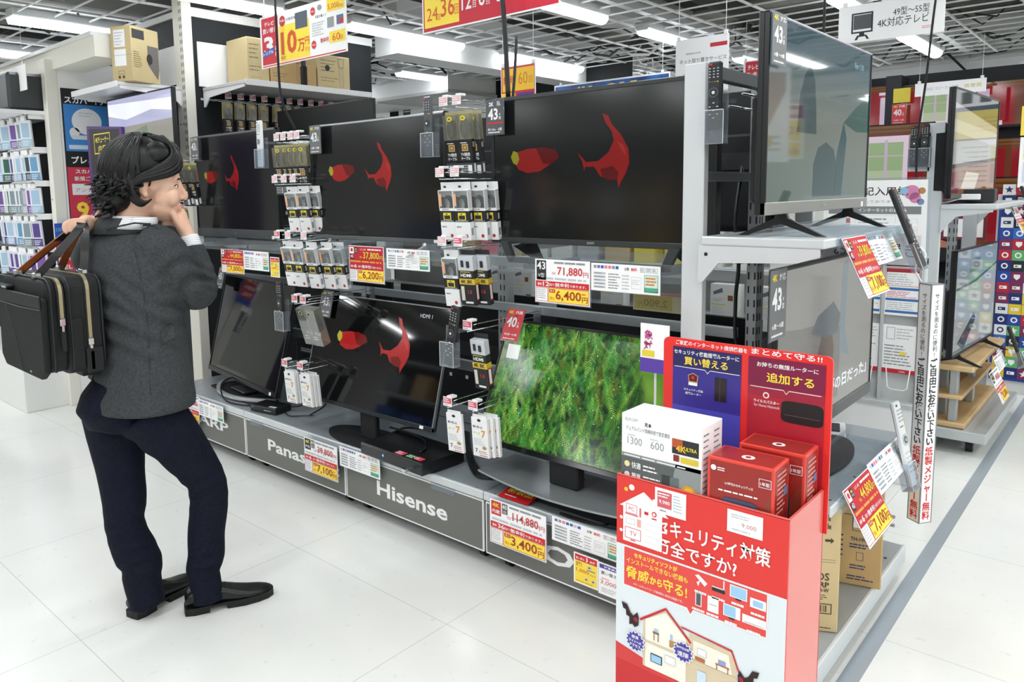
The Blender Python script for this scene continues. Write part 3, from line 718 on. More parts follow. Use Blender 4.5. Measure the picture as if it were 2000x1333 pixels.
def promo_card(label, loc, rz=0., W=.104, H=.112, style='yellow', tiltx=0., roll=0.):
    t = thing('promo_card', label, 'promotion card', loc, rot=(-tiltx, roll, rz)); q = MB()
    q.box(-.002, W+.002, -.0006, .001, -.002, H+.002, CLEAR2); q.obj('sleeve', t); q = MB(); q.yf = -.0012
    if style == 'yellow':
        q.box(0, W, -.0012, -.0007, 0, H, PAPER); q.rect(W*.05, H*.04, W*.95, H*.76, YEL, 1); q.rect(W*.05, H*.76, W*.95, H*.96, RED, 1)
        q.text('買い替え', W*.09, H*.80, H*.08, WHITE, W*.36, 2, .03); q.text('3', W*.50, H*.79, H*.14, WHITE, None, 2, .06); q.text('応援', W*.66, H*.80, H*.08, WHITE, W*.24, 2, .03)
        q.text('総額の', W*.10, H*.66, H*.06, INK, W*.25, 2); q.text('買って', W*.10, H*.58, H*.06, INK, W*.25, 2); q.disc(W*.66, H*.64, H*.055, M('#c9cdd0', .5), 2, 1.6); q.disc(W*.64, H*.635, H*.022, INK, 3, 1.6)
        q.text('1,000', W*.10, H*.38, H*.13, ORANGE, W*.52, 2, .005); q.text('円引き', W*.66, H*.38, H*.06, ORANGE, W*.24, 2); q.rect(W*.55, H*.52, W*.88, H*.56, INK2, 2)
        for x in (.52, .80): q.disc(W*x, H*.22, H*.05, M('#c9cdd0', .5), 2, 1.4); q.disc(W*x, H*.215, H*.022, INK, 3, 1.4)
        q.lines(W*.1, H*.07, W*.85, H*.12, 1, M('#c9a31c', .5), 2, .5, 3)
    else:
        q.box(0, W, -.0012, -.0007, 0, H, PAPER); q.rect(W*.04, H*.83, W*.96, H*.96, M('#4a4aa6', .5), 1); q.text('対象商品', W*.22, H*.855, H*.08, WHITE, W*.56, 2, .03)
        q.text('買い替えで', W*.10, H*.64, H*.11, INK, W*.78, 1, .005); q.lines(W*.12, H*.50, W*.45, H*.54, 1, PINK, 1, .6, 1)
        q.text('3,000', W*.08, H*.32, H*.15, M('#d0565c', .5), W*.62, 1, 0); q.text('円引き', W*.72, H*.32, H*.08, M('#d0565c', .5), W*.2, 1)
        q.lines(W*.12, H*.08, W*.88, H*.24, 3, INK3, 1, .45, 5)
    q.obj('printed_card', t); return t
# cards clipped to the acrylic price rail and the plinths
q = MB()
for x0, x1 in ((-4.50, -3.48), (-3.30, -2.28), (-2.06, -1.12)): q.box(x0, x1, -.002, .002, 0, .06, CLEAR); q.box(x0, x1, -.002, .02, -.003, .001, CLEAR); q.box(x0, x1, -.002, .40, .058, .061, CLEAR)
o = q.obj('price_rail', None, (0, 2.292, 1.216)); tag(o, 'clear acrylic price rail along the front of the upper TVs', 'price rail')
price_card('red price card reading 44,800 beside the man\'s cuff', '44,800', '7,000', '6', (-4.083, 2.285, 1.085), 0, 'red', .245, .135)
spec_card('white specification card below the upper TV nearest the man', (-3.835, 2.285, 1.115), 0, .25, .105, seed=2)
promo_card('small yellow and red promotion card beside hanging white cable packs', (-3.572, 2.285, 1.088), 0, .086, .108)
price_card('red and yellow price card below the upper TV with silver edge', '37,800', '6,200', '6', (-2.891, 2.285, 1.113), 0, 'red', .252, .17)
spec_card('white specification card below the upper TV with silver edge', (-2.620, 2.285, 1.188), 0, .28, .092, seed=3)
price_card('white and yellow price card hung below the upper right TV with frame stand', '71,880', '6,400', '12', (-1.766, 2.285, 1.108), 0, 'white', .248, .165, sz='')
spec_card('white specification card below the upper right TV with frame stand', (-1.513, 2.285, 1.172), 0, .275, .098, seed=4)
price_card('price card ending 9,880 half hidden by the man\'s hip', '39,880', '2,800', '6', (-4.48, 2.170, .145), 0, 'white', .235, .175, tiltx=math.radians(5))
spec_card('white specification card over the plinth lettered SHARP', (-4.243, 2.172, .22), 0, .29, .098, seed=5)
price_card('white and yellow price card reading 39,800 and 7,100 hung on a plinth', '39,800', '7,100', '6', (-3.155, 2.165, .138), 0, 'white', .27, .176, roll=math.radians(0), sz='4K')
spec_card('white specification card above the big H of the plinth lettering', (-2.875, 2.172, .226), 0, .295, .098, seed=6)
price_card('large white price card with red 4K square nearest the red stand', '114,880', '3,400', '36', (-1.905, 2.162, .146), 0, 'white', .277, .18, sz='4K内', num='40')
spec_card('white specification card between the 114,880 card and the red stand', (-1.608, 2.172, .242), 0, .31, .092, seed=7)
promo_card('yellow promotion card reading 1,000 hung low beside the red stand', (-1.499, 2.155, .122), 0, .104, .114)
promo_card('white promotion card with purple strip reading 3,000', (-1.392, 2.152, .118), 0, .104, .116, 'white')
# new product slip lying on the plinth
t = thing('promo_slip', 'red slip with yellow letters lying above the 114,880 card', 'promotion card', (-1.885, 2.185, .332)); q = MB()
q.T = Matrix.Translation((0, 0, 0)) @ Matrix.Rotation(math.radians(-78), 4, 'X')
q.box(0, .15, -.0008, .0005, 0, .10, M('#cf2024', .5)); q.yf = -.001; q.text('新製品', .014, .040, .042, YEL, .122, 1, .05, cap=True); q.lines(.02, .018, .08, .026, 1, WHITE, 1, .6, 1); q.obj('printed_slip', t)

size_tag('grey 43 tag on the upper TV nearest the man', '43', (-4.418, 2.335, 1.745))
size_tag('grey 43 tag on the silver-edged upper TV, next to white cable packs', '43', (-3.194, 2.335, 1.731))
size_tag('dark 2K 43 tag at the top left corner of the upper right TV', '43', (-2.002, 2.335, 1.752), kind='dark')
size_tag('grey 43 tag on the lower TV with the pink shape', '43', (-3.218, 2.26+.105, .89), kind='grey', tilt=math.radians(15))
size_tag('red 40 tag on the lower TV showing moss', '40', (-1.985, 2.385, .91), kind='red', tilt=math.radians(25))
size_tag('dark 45 tag behind the man\'s sleeve', '45', (-4.52, 2.50, .93), kind='grey', tilt=math.radians(14), rz=math.radians(-6))
size_tag('grey 43 tag at the corner of the big aisle-facing TV', '43', (-.822, 2.12+.048, 1.862), PI/2, 'grey', .145, .11)
size_tag('dark 43 tag on the lower aisle-facing TV', '43', (-.815, 2.20, 1.085), PI/2, 'grey', .21, .13)
o = MB().box(0, .062, -.001, .001, 0, .058, PAPER).obj('plain_card', None, (-1.955, 2.33, .855), (-math.radians(20), 0, 0)); tag(o, 'plain white card under the red 40 tag', 'card')

# ---------------------------------------------------------------- remotes in acrylic holders
def remote(label, loc, body=M('#26282a', .4), keys='dark', L_=.245, rot=(0, 0, 0), group='remote controls', w_=.046):
    t = thing('remote_control', label, 'remote control', loc, rot=rot, group=group); q = MB()
    q.box(-w_/2, w_/2, -.010, .008, 0, L_, body, .005); q.obj('case', t)
    light = keys == 'light'; q = MB(); q.yf = -.010; kc = M('#b9bec2', .5) if light else M('#d9dcde', .5); dk = M('#4a4d50', .5)
    q.box(-w_*.36, -w_*.12, -.012, -.0095, L_*.945, L_*.97, dk if light else RED, .001)
    for i in range(4):
        for j in range(3):
            x = -w_*.30+j*w_*.30; z = L_*(.90-.042*i); q.box(x-w_*.10, x+w_*.10, -.0115, -.0095, z-L_*.011, z+L_*.011, kc if light else M('#3a3d3f', .5), .001); q.rect(x-w_*.06, z-L_*.006, x+w_*.06, z+L_*.006, M('#8b9094', .5) if light else kc, 4)
    for j, c in enumerate((M('#3f6fc0', .5), RED, M('#3f9a5c', .5), YEL)): q.box(-w_*.36+j*w_*.19, -w_*.36+j*w_*.19+w_*.13, -.0115, -.0095, L_*.70, L_*.715, c, .0008)
    q.cyl((0, -.0125, L_*.55), (0, -.009, L_*.55), w_*.38, w_*.38, kc if light else M('#45494c', .4), 20); q.cyl((0, -.0132, L_*.55), (0, -.0125, L_*.55), w_*.24, w_*.24, dk if light else BLACK, 16); q.cyl((0, -.0140, L_*.55), (0, -.0132, L_*.55), w_*.12, w_*.12, kc, 12)
    for i in range(5):
        for j in range(3): x = -w_*.28+j*w_*.28; z = L_*(.40-.055*i); q.box(x-w_*.08, x+w_*.08, -.0115, -.0095, z-L_*.008, z+L_*.008, kc if light or (i+j) % 2 else dk, .001)
    q.obj('buttons', t); return t
def holder(label, loc, rot=(0, 0, 0), w_=.075, h=.10, d=.04, back=.16):
    t = thing('remote_holder', label, 'remote holder', loc, rot=rot, group='clear acrylic remote holders'); q = MB(); a = .0015
    q.box(-w_/2, w_/2, -d/2, -d/2+a, 0, h, CLEAR2); q.box(-w_/2, w_/2, d/2-a, d/2, 0, back, CLEAR2); q.box(-w_/2, -w_/2+a, -d/2, d/2, 0, h, CLEAR2); q.box(w_/2-a, w_/2, -d/2, d/2, 0, h, CLEAR2); q.box(-w_/2, w_/2, -d/2, d/2, 0, a, M('#dfe7ea', .2, trans=.5))
    for x in (-w_/2, w_/2-a):  q.box(x, x+a, -d/2-.0004, -d/2+a, 0, h, M('#e9eef0', .2))
    q.box(-w_/2, w_/2, -d/2-.0004, -d/2+a, h-.002, h, M('#e9eef0', .2)); q.obj('acrylic_box', t)  # pale strips along the front edges paint the acrylic's bevel highlight
    q = MB(); q.box(-.01, .01, d/2, d/2+.10, back*.8, back*.8+.012, CLEAR2); q.obj('mount_arm', t); return t
rem = [('pale grey remote standing in a holder left of the white cable packs', (-3.578, 2.262, 1.674), 'light', (0, 0, 0)),
       ('grey remote in a clear holder left of the two black cable packs', (-2.305, 2.262, 1.680), 'dark', (0, 0, 0)),
       ('black remote in a clear holder below white cable packs', (-3.238, 2.12, .858), 'dark', (0, 0, 0)),
       ('black remote tilted in the holder left of the red 40 tag', (-2.075, 2.115, .846), 'dark', (0, math.radians(12), 0))]
for i, (lb, lc, k, rt) in enumerate(rem):
    remote(lb, lc, M('#e3e6e8', .4) if k == 'light' else (M('#55595c', .35, .2) if i == 1 else M('#232527', .4)), k, rot=rt)
    holder(['clear holder with the pale grey remote', 'clear holder with the grey remote at the top', 'clear holder with the upright black remote low in the row', 'clear holder with the tilted black remote'][i], (lc[0]+(.005 if i < 3 else .01), lc[1], lc[2]-.004))

# ---------------------------------------------------------------- hanging cable packs
BLIS = clear_mat('blister', '#e0e1da', .2, .12)
def pk_white():
    t = thing('cable_pack', '', 'cable pack'); W, H, D = .074, .235, .026; q = MB()
    q.box(-W/2, W/2, 0, D, -H, -H+.075, WHITE, .001); q.box(-W/2, W/2, 0, D, -H+.075, -H+.12, M('#222325', .5), .001); q.box(-W/2, W/2, 0, D, -H+.12, -H+.132, WHITE, .001)
    q.box(-W/2, -W/2+.003, 0, D, -H+.13, -.032, WHITE); q.box(W/2-.003, W/2, 0, D, -H+.13, -.032, M('#d9dcde', .5)); q.box(-W/2, W/2, D-.002, D, -H+.13, 0, M('#e9eaea', .5)); q.box(-W/2, W/2, 0, D, -.034, -.03, WHITE)
    q.yf = 0; q.rect(-W*.26, -H+.083, W*.26, -H+.113, TAGY, 1); q.rect(-W*.20, -H+.086, W*.20, -H+.102, INK, 2); q.text('4K', -W*.1, -H+.104, .007, INK, None, 2, .02); q.lines(-W*.45, -H+.078, W*.45, -H+.081, 1, WHITE, 1, .6, 1)
    q.lines(-W*.3, -H+.123, W*.2, -H+.129, 1, INK2, 1, .7, 4); q.disc(W*.22, -H+.018, .0075, M('#b5323a', .5), 1); q.lines(-W*.4, -H+.05, W*.1, -H+.06, 1, INK2, 1, .6, 2); q.rect(-W*.48, -.095, -W*.30, -.045, M('#e9b08a', .5), 1)
    q.box(-.006, .006, 0, .002, -.02, -.012, INK); q.box(W/2, W/2+.0004, .006, .02, -H+.02, -H+.05, INK2); q.box(W/2, W/2+.0004, .008, .018, -H+.085, -H+.11, INK3)
    q.obj('carton', t)
    q = MB(); c = CABLE
    for k in range(4):
        rr = .020+.003*k; q.tube([(rr*math.cos(a)*.9, .006+.004*k, -.088+.026*math.sin(a)*(1+.1*k)) for a in [PI*j/10*2 for j in range(21)]], .003, c, 6)
    q.box(-.028, -.016, .004, .014, -.10, -.058, c, .002); q.box(.014, .027, .004, .014, -.105, -.062, c, .002); q.obj('coiled_cable', t)
    q = MB(); q.box(-W/2+.003, W/2-.003, 0, .001, -H+.13, -.032, clear_mat('window', '#f4f6f6', .12, .05)); q.obj('window', t)
    return t
def pk_black(cab=CABLE, nm='black'):
    t = thing('cable_pack', '', 'cable pack'); W, H, D = .066, .26, .028; q = MB()
    q.box(-W/2, W/2, .0, D, -H+.055, -H*.44, M('#1c1d1f', .5), .001); q.box(-W/2, W/2, 0, D, -H, -H+.052, M('#3a3c3e', .5), .001); q.box(-W/2, W/2, D-.002, D, -H*.5, 0, M('#c2b98a', .5)); q.yf = 0
    q.rect(-W*.22, -H*.62, W*.22, -H*.51, M('#c4a466', .5), 1); q.frame(-W*.14, -H*.60, W*.14, -H*.53, .003, M('#5a4420', .5), 2); q.text('TV接続', -W*.32, -H*.70, .015, WHITE, W*.64, 1, .03); q.text('ケーブル', -W*.32, -H*.76, .013, WHITE, W*.64, 1, .03); q.lines(-W*.3, -H*.50, W*.2, -H*.48, 1, WHITE, 1, .6, 3)
    q.lines(-W*.4, -H*.97, W*.4, -H*.83, 4, INK3, 1, .45, 4); q.rect(W*.12, -H*.97, W*.4, -H*.84, WHITE, 2); q.box(W/2, W/2+.0004, .006, .02, -H*.95, -H*.82, WHITE); q.box(W/2, W/2+.0004, .006, .02, -H*.56, -H*.48, INK2); q.obj('label_card', t)
    q = MB()
    for k in range(4):
        rr = .012+.0035*k; q.tube([(rr*math.cos(a), .006+.004*k, -.072-.036*math.sin(a)) for a in [2*PI*j/18 for j in range(19)]], .0034, cab, 6)
    q.obj('coiled_cable', t)
    q = MB(); q.box(-W/2, W/2, 0, .001, -H*.44, -.012, BLIS); q.box(W/2-.001, W/2, 0, D, -H*.44, -.012, BLIS); q.yf = 0; q.disc(0, -.028, .010, TAGY, 1, 1.2); q.text('4K', -.007, -.032, .008, INK, .014, 2, .03); q.obj('blister', t)
    return t
def pk_hdmi():
    t = thing('cable_pack', '', 'cable pack'); W, H, D = .072, .225, .03; q = MB()
    q.box(-W/2, W/2, 0, D, -H, -H+.145, M('#232426', .5), .001); q.box(-W/2, W/2, 0, D, -H+.145, -.02, M('#ccd0d6', .45), .001); q.box(-W/2, W/2, D-.002, D, -.022, 0, M('#2c2e31', .5)); q.yf = 0
    q.rect(-W*.5, -H+.088, W*.5, -H+.112, M('#d9bb3a', .5), 1); q.text('4K 8K', -W*.42, -H+.092, .016, INK, W*.8, 2, .03); q.text('HDMI', -W*.38, -H+.119, .014, WHITE, W*.7, 1, .03); q.lines(-W*.4, -H+.138, W*.3, -H+.142, 1, TAGY, 1, .7, 1)
    q.box(-W*.30, -W*.12, -.004, .001, -H+.16, -H+.188, INK, .002); q.box(W*.06, W*.26, -.004, .001, -H+.158, -H+.185, INK, .002)
    q.rect(-W*.44, -H+.02, -W*.22, -H+.08, M('#d8d2c4', .5), 1); q.text('1.5', W*.0, -H+.05, .014, M('#d2404a', .5), None, 1, .02); q.rect(-W*.2, -H+.008, W*.3, -H+.016, WHITE, 1); q.box(W/2, W/2+.0004, .006, .024, -H+.02, -H+.09, M('#d0353c', .5)); q.box(W/2, W/2+.0006, .008, .022, -H+.025, -H+.085, WHITE); q.box(W/2, W/2+.0004, 0, D, -H+.088, -H+.112, M('#d9bb3a', .5))
    q.obj('carton', t); return t
def pk_clear():
    t = thing('cable_pack', '', 'cable pack'); W, H, D = .072, .21, .05; q = MB(); gm2 = clear_mat('smoky', '#c4c7c3', .45, .15)
    q.box(-W/2, W/2, 0, D, -H, -.012, gm2); q.yf = 0
    q.text('テレビ', .0, -.15, .02, M('#e8ebea', .4), .045, 1, .02, rot=-.0); q.lines(-.02, -.18, .03, -.155, 2, M('#e8ebea', .4), 1, .4, 2); q.disc(-.006, -.035, .011, M('#d3d35a', .5), 1, 1.2); q.disc(-.006, -.035, .007, INK, 2, 1.2); q.obj('plastic_box', t)
    q = MB(); q.box(-W/2+.004, W/2-.004, D-.004, D-.002, -H+.004, -.014, M('#c9c18c', .5))
    for k in range(7): q.tube([(.027*math.cos(a), .008+.005*k, -.10+.045*math.sin(a)) for a in [2*PI*j/16 for j in range(17)]], .0032, CABLE, 6)
    q.obj('coiled_cable', t); return t
def pk_film():
    t = thing('accessory_pack', '', 'accessory pack'); W, H, D = .078, .175, .014; q = MB()
    q.box(-W/2, W/2, 0, D, -H, -.012, WHITE, .001); q.box(-W*.42, W*.42, .004, .007, -.014, 0, WHITE); q.yf = 0
    q.disc(0, -.022, .006, INK, 1, 1.5, 12); q.text('転倒防止', -W*.40, -.055, .010, INK, W*.6, 1, .02); q.text('7', W*.10, -.092, .030, M('#e09a3c', .5), None, 1, .05); q.text('テープ', -W*.40, -.082, .010, M('#d8c94a', .5), W*.42, 1, .03)
    q.lines(-W*.4, -.128, W*.4, -.098, 4, INK3, 1, .4, 2); q.disc(W*.24, -.135, .007, M('#a59a58', .5), 1, 1.5); q.text('7', -W*.34, -.158, .017, INK, None, 1, .02); q.lines(-W*.14, -.162, W*.4, -.148, 2, M('#c98a96', .5), 1, .45, 3); q.lines(-W*.1, -.171, W*.45, -.166, 1, M('#b5323a', .5), 1, .6, 3); q.obj('carton', t); return t
def flag(t, x, y, z, pink):
    q = MB(); q.box(x-.024, x+.024, y-.003, y-.001, z-.022, z+.016, WHITE, .0005); q.box(x-.004, x+.024, y-.004, y+.03, z+.012, z+.022, WHITE, .002); q.yf = y-.003
    q.rect(x-.021, z-.010, x+.021, z+.012, M('#e2566a' if pink else '#f3b8c0', .5), 1); q.lines(x-.018, z-.006, x+.018, z+.010, 2, WHITE, 2, .5, int(abs(x)*100)); q.lines(x-.018, z-.020, x+.018, z-.012, 1, INK3, 1, .5, 2); q.obj('price_flag', t)
def hook(label, x, y, z, back=2.60, pink=False, rz=0., group='wire display hooks with price flags'):
    t = thing('display_hook', label, 'display hook', (x, y, z), rz, group); L_ = back-y; q = MB(); w5 = CHROME
    q.tube([(-.008, 0, 0), (-.008, L_, 0)], .0022, w5, 6); q.tube([(.008, .02, .026), (.008, .05, .028), (.008, L_, .028)], .002, w5, 6); q.box(-.02, .02, L_-.004, L_, -.02, .045, STEEL, .001); q.obj('wire', t)
    flag(t, -.002, -.002, .030, pink); return t
PW, PB, PWH, PH, PC, PF = pk_white(), pk_black(), pk_black(M('#e9e9e4', .5), 'white'), pk_hdmi(), pk_clear(), pk_film()
used = set()
def put(proto, label, x, y, z, rz=0., sw=8., group=None):
    rot = (math.radians(sw), 0, rz)
    if proto.name not in used:
        used.add(proto.name); t = proto; t.location = (x, y, z); t.rotation_euler = rot; t['label'] = label
        if group: t['group'] = group
        return t
    t = dup(proto, (x, y, z), rot, label, group)
    if group is None and 'group' in t: del t['group']
    return t
GW = 'white HDMI cable packs on hooks'; GB = 'black TV cable packs on hooks between the TVs'; GF = 'white tape packs low between the TVs'
# column between the first and second TV
for i, (x, pr, lb) in enumerate(((-3.485, PB, 'black cable pack, leftmost of the top cluster right of the pale remote'), (-3.425, PB, 'black cable pack, second in the top cluster right of the pale remote'), (-3.385, PWH, 'pack with white cable, third in the top cluster right of the pale remote'), (-3.345, PWH, 'pack with white cable, fourth in the top cluster right of the pale remote'), (-3.300, PWH, 'pack with white cable coil, rightmost of the top cluster'))):
    put(pr, lb, x, 2.30+.004*i, 1.786, math.radians(24), 6, GB)
for i, x in enumerate((-3.47, -3.41, -3.345, -3.29)): hook('pale-flag hook %d from the left above the white-cable packs' % (i+1), x, 2.295, 1.80)
for i, x in enumerate((-3.436, -3.352, -3.272)): hook('pale-flag hook %d from the left above the middle white packs' % (i+1), x, 2.25, 1.582)
put(PW, 'white cable pack in front, middle height left of the silver-edged TV', -3.352, 2.27, 1.565, math.radians(12), 10, GW)
put(PW, 'white cable pack second in the middle bundle left of the silver-edged TV', -3.275, 2.285, 1.567, math.radians(12), 10, GW)
put(PW, 'white cable pack last in the middle bundle left of the silver-edged TV', -3.235, 2.325, 1.567, math.radians(12), 10, GW)
for i, x in enumerate((-3.345, -3.250, -3.115)): hook('hook %d from the left above the low white packs near the yellow promotion card' % (i+1), x, 2.19, 1.30, 2.6, i == 0)
for i, (x, y, lb) in enumerate(((-3.325, 2.21, 'white cable pack low at the left, beside the yellow promotion card'), (-3.245, 2.215, 'white cable pack second from the left above the upright black remote'), (-3.130, 2.215, 'white cable pack in front of the low right bundle left of the 37,800 card'), (-3.055, 2.25, 'white cable pack second in the low right bundle left of the 37,800 card'), (-3.000, 2.28, 'white cable pack last in the low right bundle left of the 37,800 card'))):
    put(PW, lb, x, y, 1.288, math.radians(8), 12, GW)
for i, x in enumerate((-3.150, -3.080)):
    hook('display hook with pink flag above the smoky clear packs, %s one' % ('left', 'right')[i], x, 2.145, .992, 2.58, True)
    put(PC, 'smoky clear cable box %s the grey 43 tag of the pink-shape TV' % ('left of its twin beside', 'right beside')[i], x, 2.165, .975, math.radians(6), 18)
for i, (x, y) in enumerate(((-3.245, 2.15), (-3.125, 2.16))):
    hook('display hook with pink flag holding the %s white tape pack beside the black tuner' % ('left', 'right')[i], x-.01, y-.01, .655, 2.58, True)
    for k in range(2 if i == 0 else 3): put(PF, 'white tape pack %s, %s hook beside the black tuner' % (('in front', 'second', 'third')[k], ('left', 'right')[i]), x+.006*k, y+.018*k, .645, math.radians(5), 5, GF)
# column between the second TV and the right one
for i, x in enumerate((-2.225, -2.150)):
    hook('%s pale-flag hook above the black cable packs beside the 2K tag' % ('left', 'right')[i], x, 2.275, 1.872)
    put(PB, 'black cable pack under the 2K tag, %s front one' % ('left', 'right')[i], x+.01, 2.29, 1.855, math.radians(14), 8, GB); put(PB, 'black cable pack behind the %s front pack near the 2K tag' % ('left', 'right')[i], x+.028, 2.325, 1.855, math.radians(14), 8, GB)
for i, x in enumerate((-2.185, -2.102)):
    hook('%s pale-flag hook over the tall white packs beside the upper right TV' % ('left', 'right')[i], x-.005, 2.21, 1.582)
    put(PW, 'tall white cable pack left of the upper right TV, %s front one' % ('left', 'right')[i], x, 2.225, 1.566, math.radians(8), 7, GW)
put(PW, 'white cable pack behind the front pair left of the upper right TV', -2.055, 2.27, 1.566, math.radians(8), 7, GW)
put(PW, 'white cable pack farthest back left of the upper right TV', -2.030, 2.31, 1.566, math.radians(8), 7, GW)
hook('display hook with pale flag above the low white pack right of the tilted remote', -2.165, 2.19, 1.305); hook('display hook with pink flag above the black and yellow cable packs', -2.075, 2.19, 1.305, pink=True)
put(PW, 'white cable pack hanging above the tilted black remote', -2.155, 2.205, 1.29, math.radians(8), 9, GW)
put(PH, 'black and yellow HDMI pack hanging beside the low white pack', -2.068, 2.21, 1.292, math.radians(10), 9, 'black and yellow cable packs'); put(PH, 'black and yellow HDMI pack behind its twin beside the low white pack', -2.030, 2.25, 1.292, math.radians(10), 9, 'black and yellow cable packs')
hook('display hook with pink flag beside the red 40 tag', -1.985, 2.14, .985, 2.58, True); put(PH, 'grey-topped HDMI pack hanging below the red 40 tag', -1.960, 2.155, .972, math.radians(2), 9)
for i, (x, y) in enumerate(((-2.058, 2.12), (-1.940, 2.14))):
    hook('display hook with pink flag holding the %s white tape pack beside the moss TV' % ('left', 'right')[i], x-.012, y-.012, .672, 2.58, True)
    for k in range(1 if i == 0 else 3): put(PF, 'white tape pack %s, %s hook beside the moss TV' % (('in front', 'second', 'third')[k], ('left', 'right')[i]), x+.012*k, y+.02*k, .660, math.radians(5), 5, GF)
# column left of the first TV
hook('display hook with white flag at the man\'s temple', -4.475, 2.235, 1.745)
for i, x in enumerate((-4.44, -4.40)): put(PB, 'black cable pack between the man\'s face and the first TV, %s one' % ('left', 'right')[i], x, 2.25+.03*i, 1.725, math.radians(12), 8, GB)
hook('display hook with white flag above the man\'s cuff', -4.46, 2.22, 1.47); put(PB, 'black cable pack behind the man\'s fist', -4.45, 2.235, 1.455, math.radians(12), 8, GB)
# ================================================================ RED CARDBOARD STAND AND ITS BOXES
RS = M('#e0352f', .32); RS2 = M('#df6a62', .22, coat=.3); RSD = M('#b31f1f', .45); PALE = M('#dfe6ea', .4)  # side walls a paler red, the floor's gloss reflection mixed into the colour
t = thing('cardboard_stand', 'tall red cardboard floor stand about internet security with header board', 'display stand', (-.871, 1.42, 0)); W = .38; D = .20; H = .897
q = MB(); a = .005
q.box(0, W, 0, a, 0, H, RS); q.box(0, W, D-a, D, 0, H, RSD); q.box(0, a, a, D-a, 0, H, RS2); q.box(W-a, W, a, D-a, 0, H, RS2); q.box(a, W-a, a, D-a, .80, .805, RSD)
q.box(0, W, 0, .0055, H-.001, H+.0015, M('#ee6a62', .3)); q.obj('tray', t)
q = MB(); q.yf = -.0002; R = q.rect; X = lambda v: v
R(.0, 0, W, .46, M('#c9252a', .4), 1); R(0, .46, W, .738, PALE, 1); q.shape([(0, .46), (.20, .46), (0, .50)], M('#d23a3a', .4), 1.5)
# house pictogram
q.shape([(.017, .748), (.113, .748), (.113, .828), (.128, .828), (.107, .846), (.107, .862), (.090, .862), (.090, .857), (.068, .872), (.008, .828), (.017, .828)], PAPER, 1)
for cx, cz, r_ in ((.038, .875, .007), (.113, .872, .006), (.122, .857, .008), (.012, .80, .004), (.012, .77, .004), (.122, .80, .004), (.122, .775, .004)): q.disc(cx, cz, r_, PAPER, 1, n=12)
q.disc(.024, .868, .005, M('#e8c23a', .5), 1, n=10)
TR = M('#d9686a', .5)
q.frame(.024, .815, .052, .836, .0012, TR, 2); q.text('PC', .031, .821, .009, TR, None, 2); R(.022, .811, .055, .814, TR, 2); R(.058, .812, .062, .833, TR, 2)
q.frame(.022, .756, .062, .782, .0015, TR, 2); q.text('TV', .034, .764, .010, TR, None, 2); R(.036, .752, .048, .755, TR, 2); R(.052, .788, .062, .806, M('#eab0a0', .5), 2); q.frame(.024, .790, .047, .803, .001, INK3, 2)
R(.07, .822, .08, .829, RED, 2); q.disc(.094, .828, .006, RED, 2, n=12); q.disc(.094, .828, .0035, PAPER, 3, n=12); R(.088, .816, .10, .819, RED, 2)
for i in range(4): R(.072, .76+.014*i, .108, .7606+.014*i, INK3, 2)
q.text('セキュリティ対策', .100, .790, .038, WHITE, .247, 3, .06, cap=True); q.text('万全ですか?', .100, .747, .036, WHITE, .180, 3, .06, cap=True)
# speech panel
q.shape([(.018, .737), (.345, .737), (.345, .642), (.19, .642), (.182, .628), (.172, .642), (.018, .642)], WHITE, 2); q.shape([(.021, .734), (.342, .734), (.342, .645), (.188, .645), (.182, .633), (.174, .645), (.021, .645)], M('#e24a44', .4), 3)
q.text('セキュリティソフトが', .046, .716, .012, YEL, .105, 4, .05); q.text('インストールできない機器も', .027, .699, .013, YEL, .148, 4, .05)
q.text('脅威', .026, .664, .029, YEL, .058, 4, .06, cap=True); q.text('から', .086, .668, .018, YEL, .030, 4, .05, cap=True); q.text('守る!', .118, .664, .028, YEL, .056, 4, .06, cap=True); q.text('※ホームネットワーク接続時に有効な機能です。', .045, .651, .006, WHITE, .12, 4)
ic = M('#f3f3f3', .4); sc = M('#9cc9ea', .4)
for k, (cx, cz) in enumerate(((.205, .712), (.243, .712), (.285, .715), (.325, .708), (.200, .672), (.232, .672), (.272, .670), (.318, .668))):
    if k == 0: q.shape([(cx-.014, cz+.012), (cx-.006, cz+.016), (cx+.014, cz+.002), (cx+.008, cz-.006)], ic, 4); q.shape([(cx-.010, cz-.002), (cx-.002, cz+.004), (cx-.006, cz-.010)], ic, 4)
    elif k == 1: R(cx-.014, cz-.008, cx+.014, cz, INK, 4); R(cx+.010, cz, cx+.0125, cz+.02, ic, 4); R(cx-.014, cz, cx+.014, cz+.002, ic, 4)
    elif k in (2, 6): R(cx-.018, cz-.010, cx+.018, cz+.016, ic, 4); R(cx-.016, cz-.008, cx+(.016 if k == 2 else .008), cz+.014, sc, 5); R(cx-.006, cz-.014, cx+.006, cz-.010, INK, 4)
    elif k == 3: R(cx-.016, cz-.010, cx+.016, cz+.010, ic, 4); R(cx-.010, cz-.006, cx+.010, cz+.006, sc, 5)
    elif k == 4: R(cx-.007, cz-.014, cx+.007, cz+.016, ic, 4); R(cx-.005, cz-.012, cx+.005, cz+.014, M('#555a5e', .5), 5)
    elif k == 5: R(cx-.012, cz-.016, cx+.012, cz+.018, ic, 4); R(cx-.009, cz+.0, cx+.009, cz+.001, INK2, 5)
    else: R(cx-.024, cz-.008, cx+.024, cz+.010, ic, 4); R(cx-.020, cz-.006, cx+.020, cz-.004, INK3, 5)
    q.lines(cx-.014, cz-.026, cx+.014, cz-.019, 1, WHITE, 4, .7, k, .1)
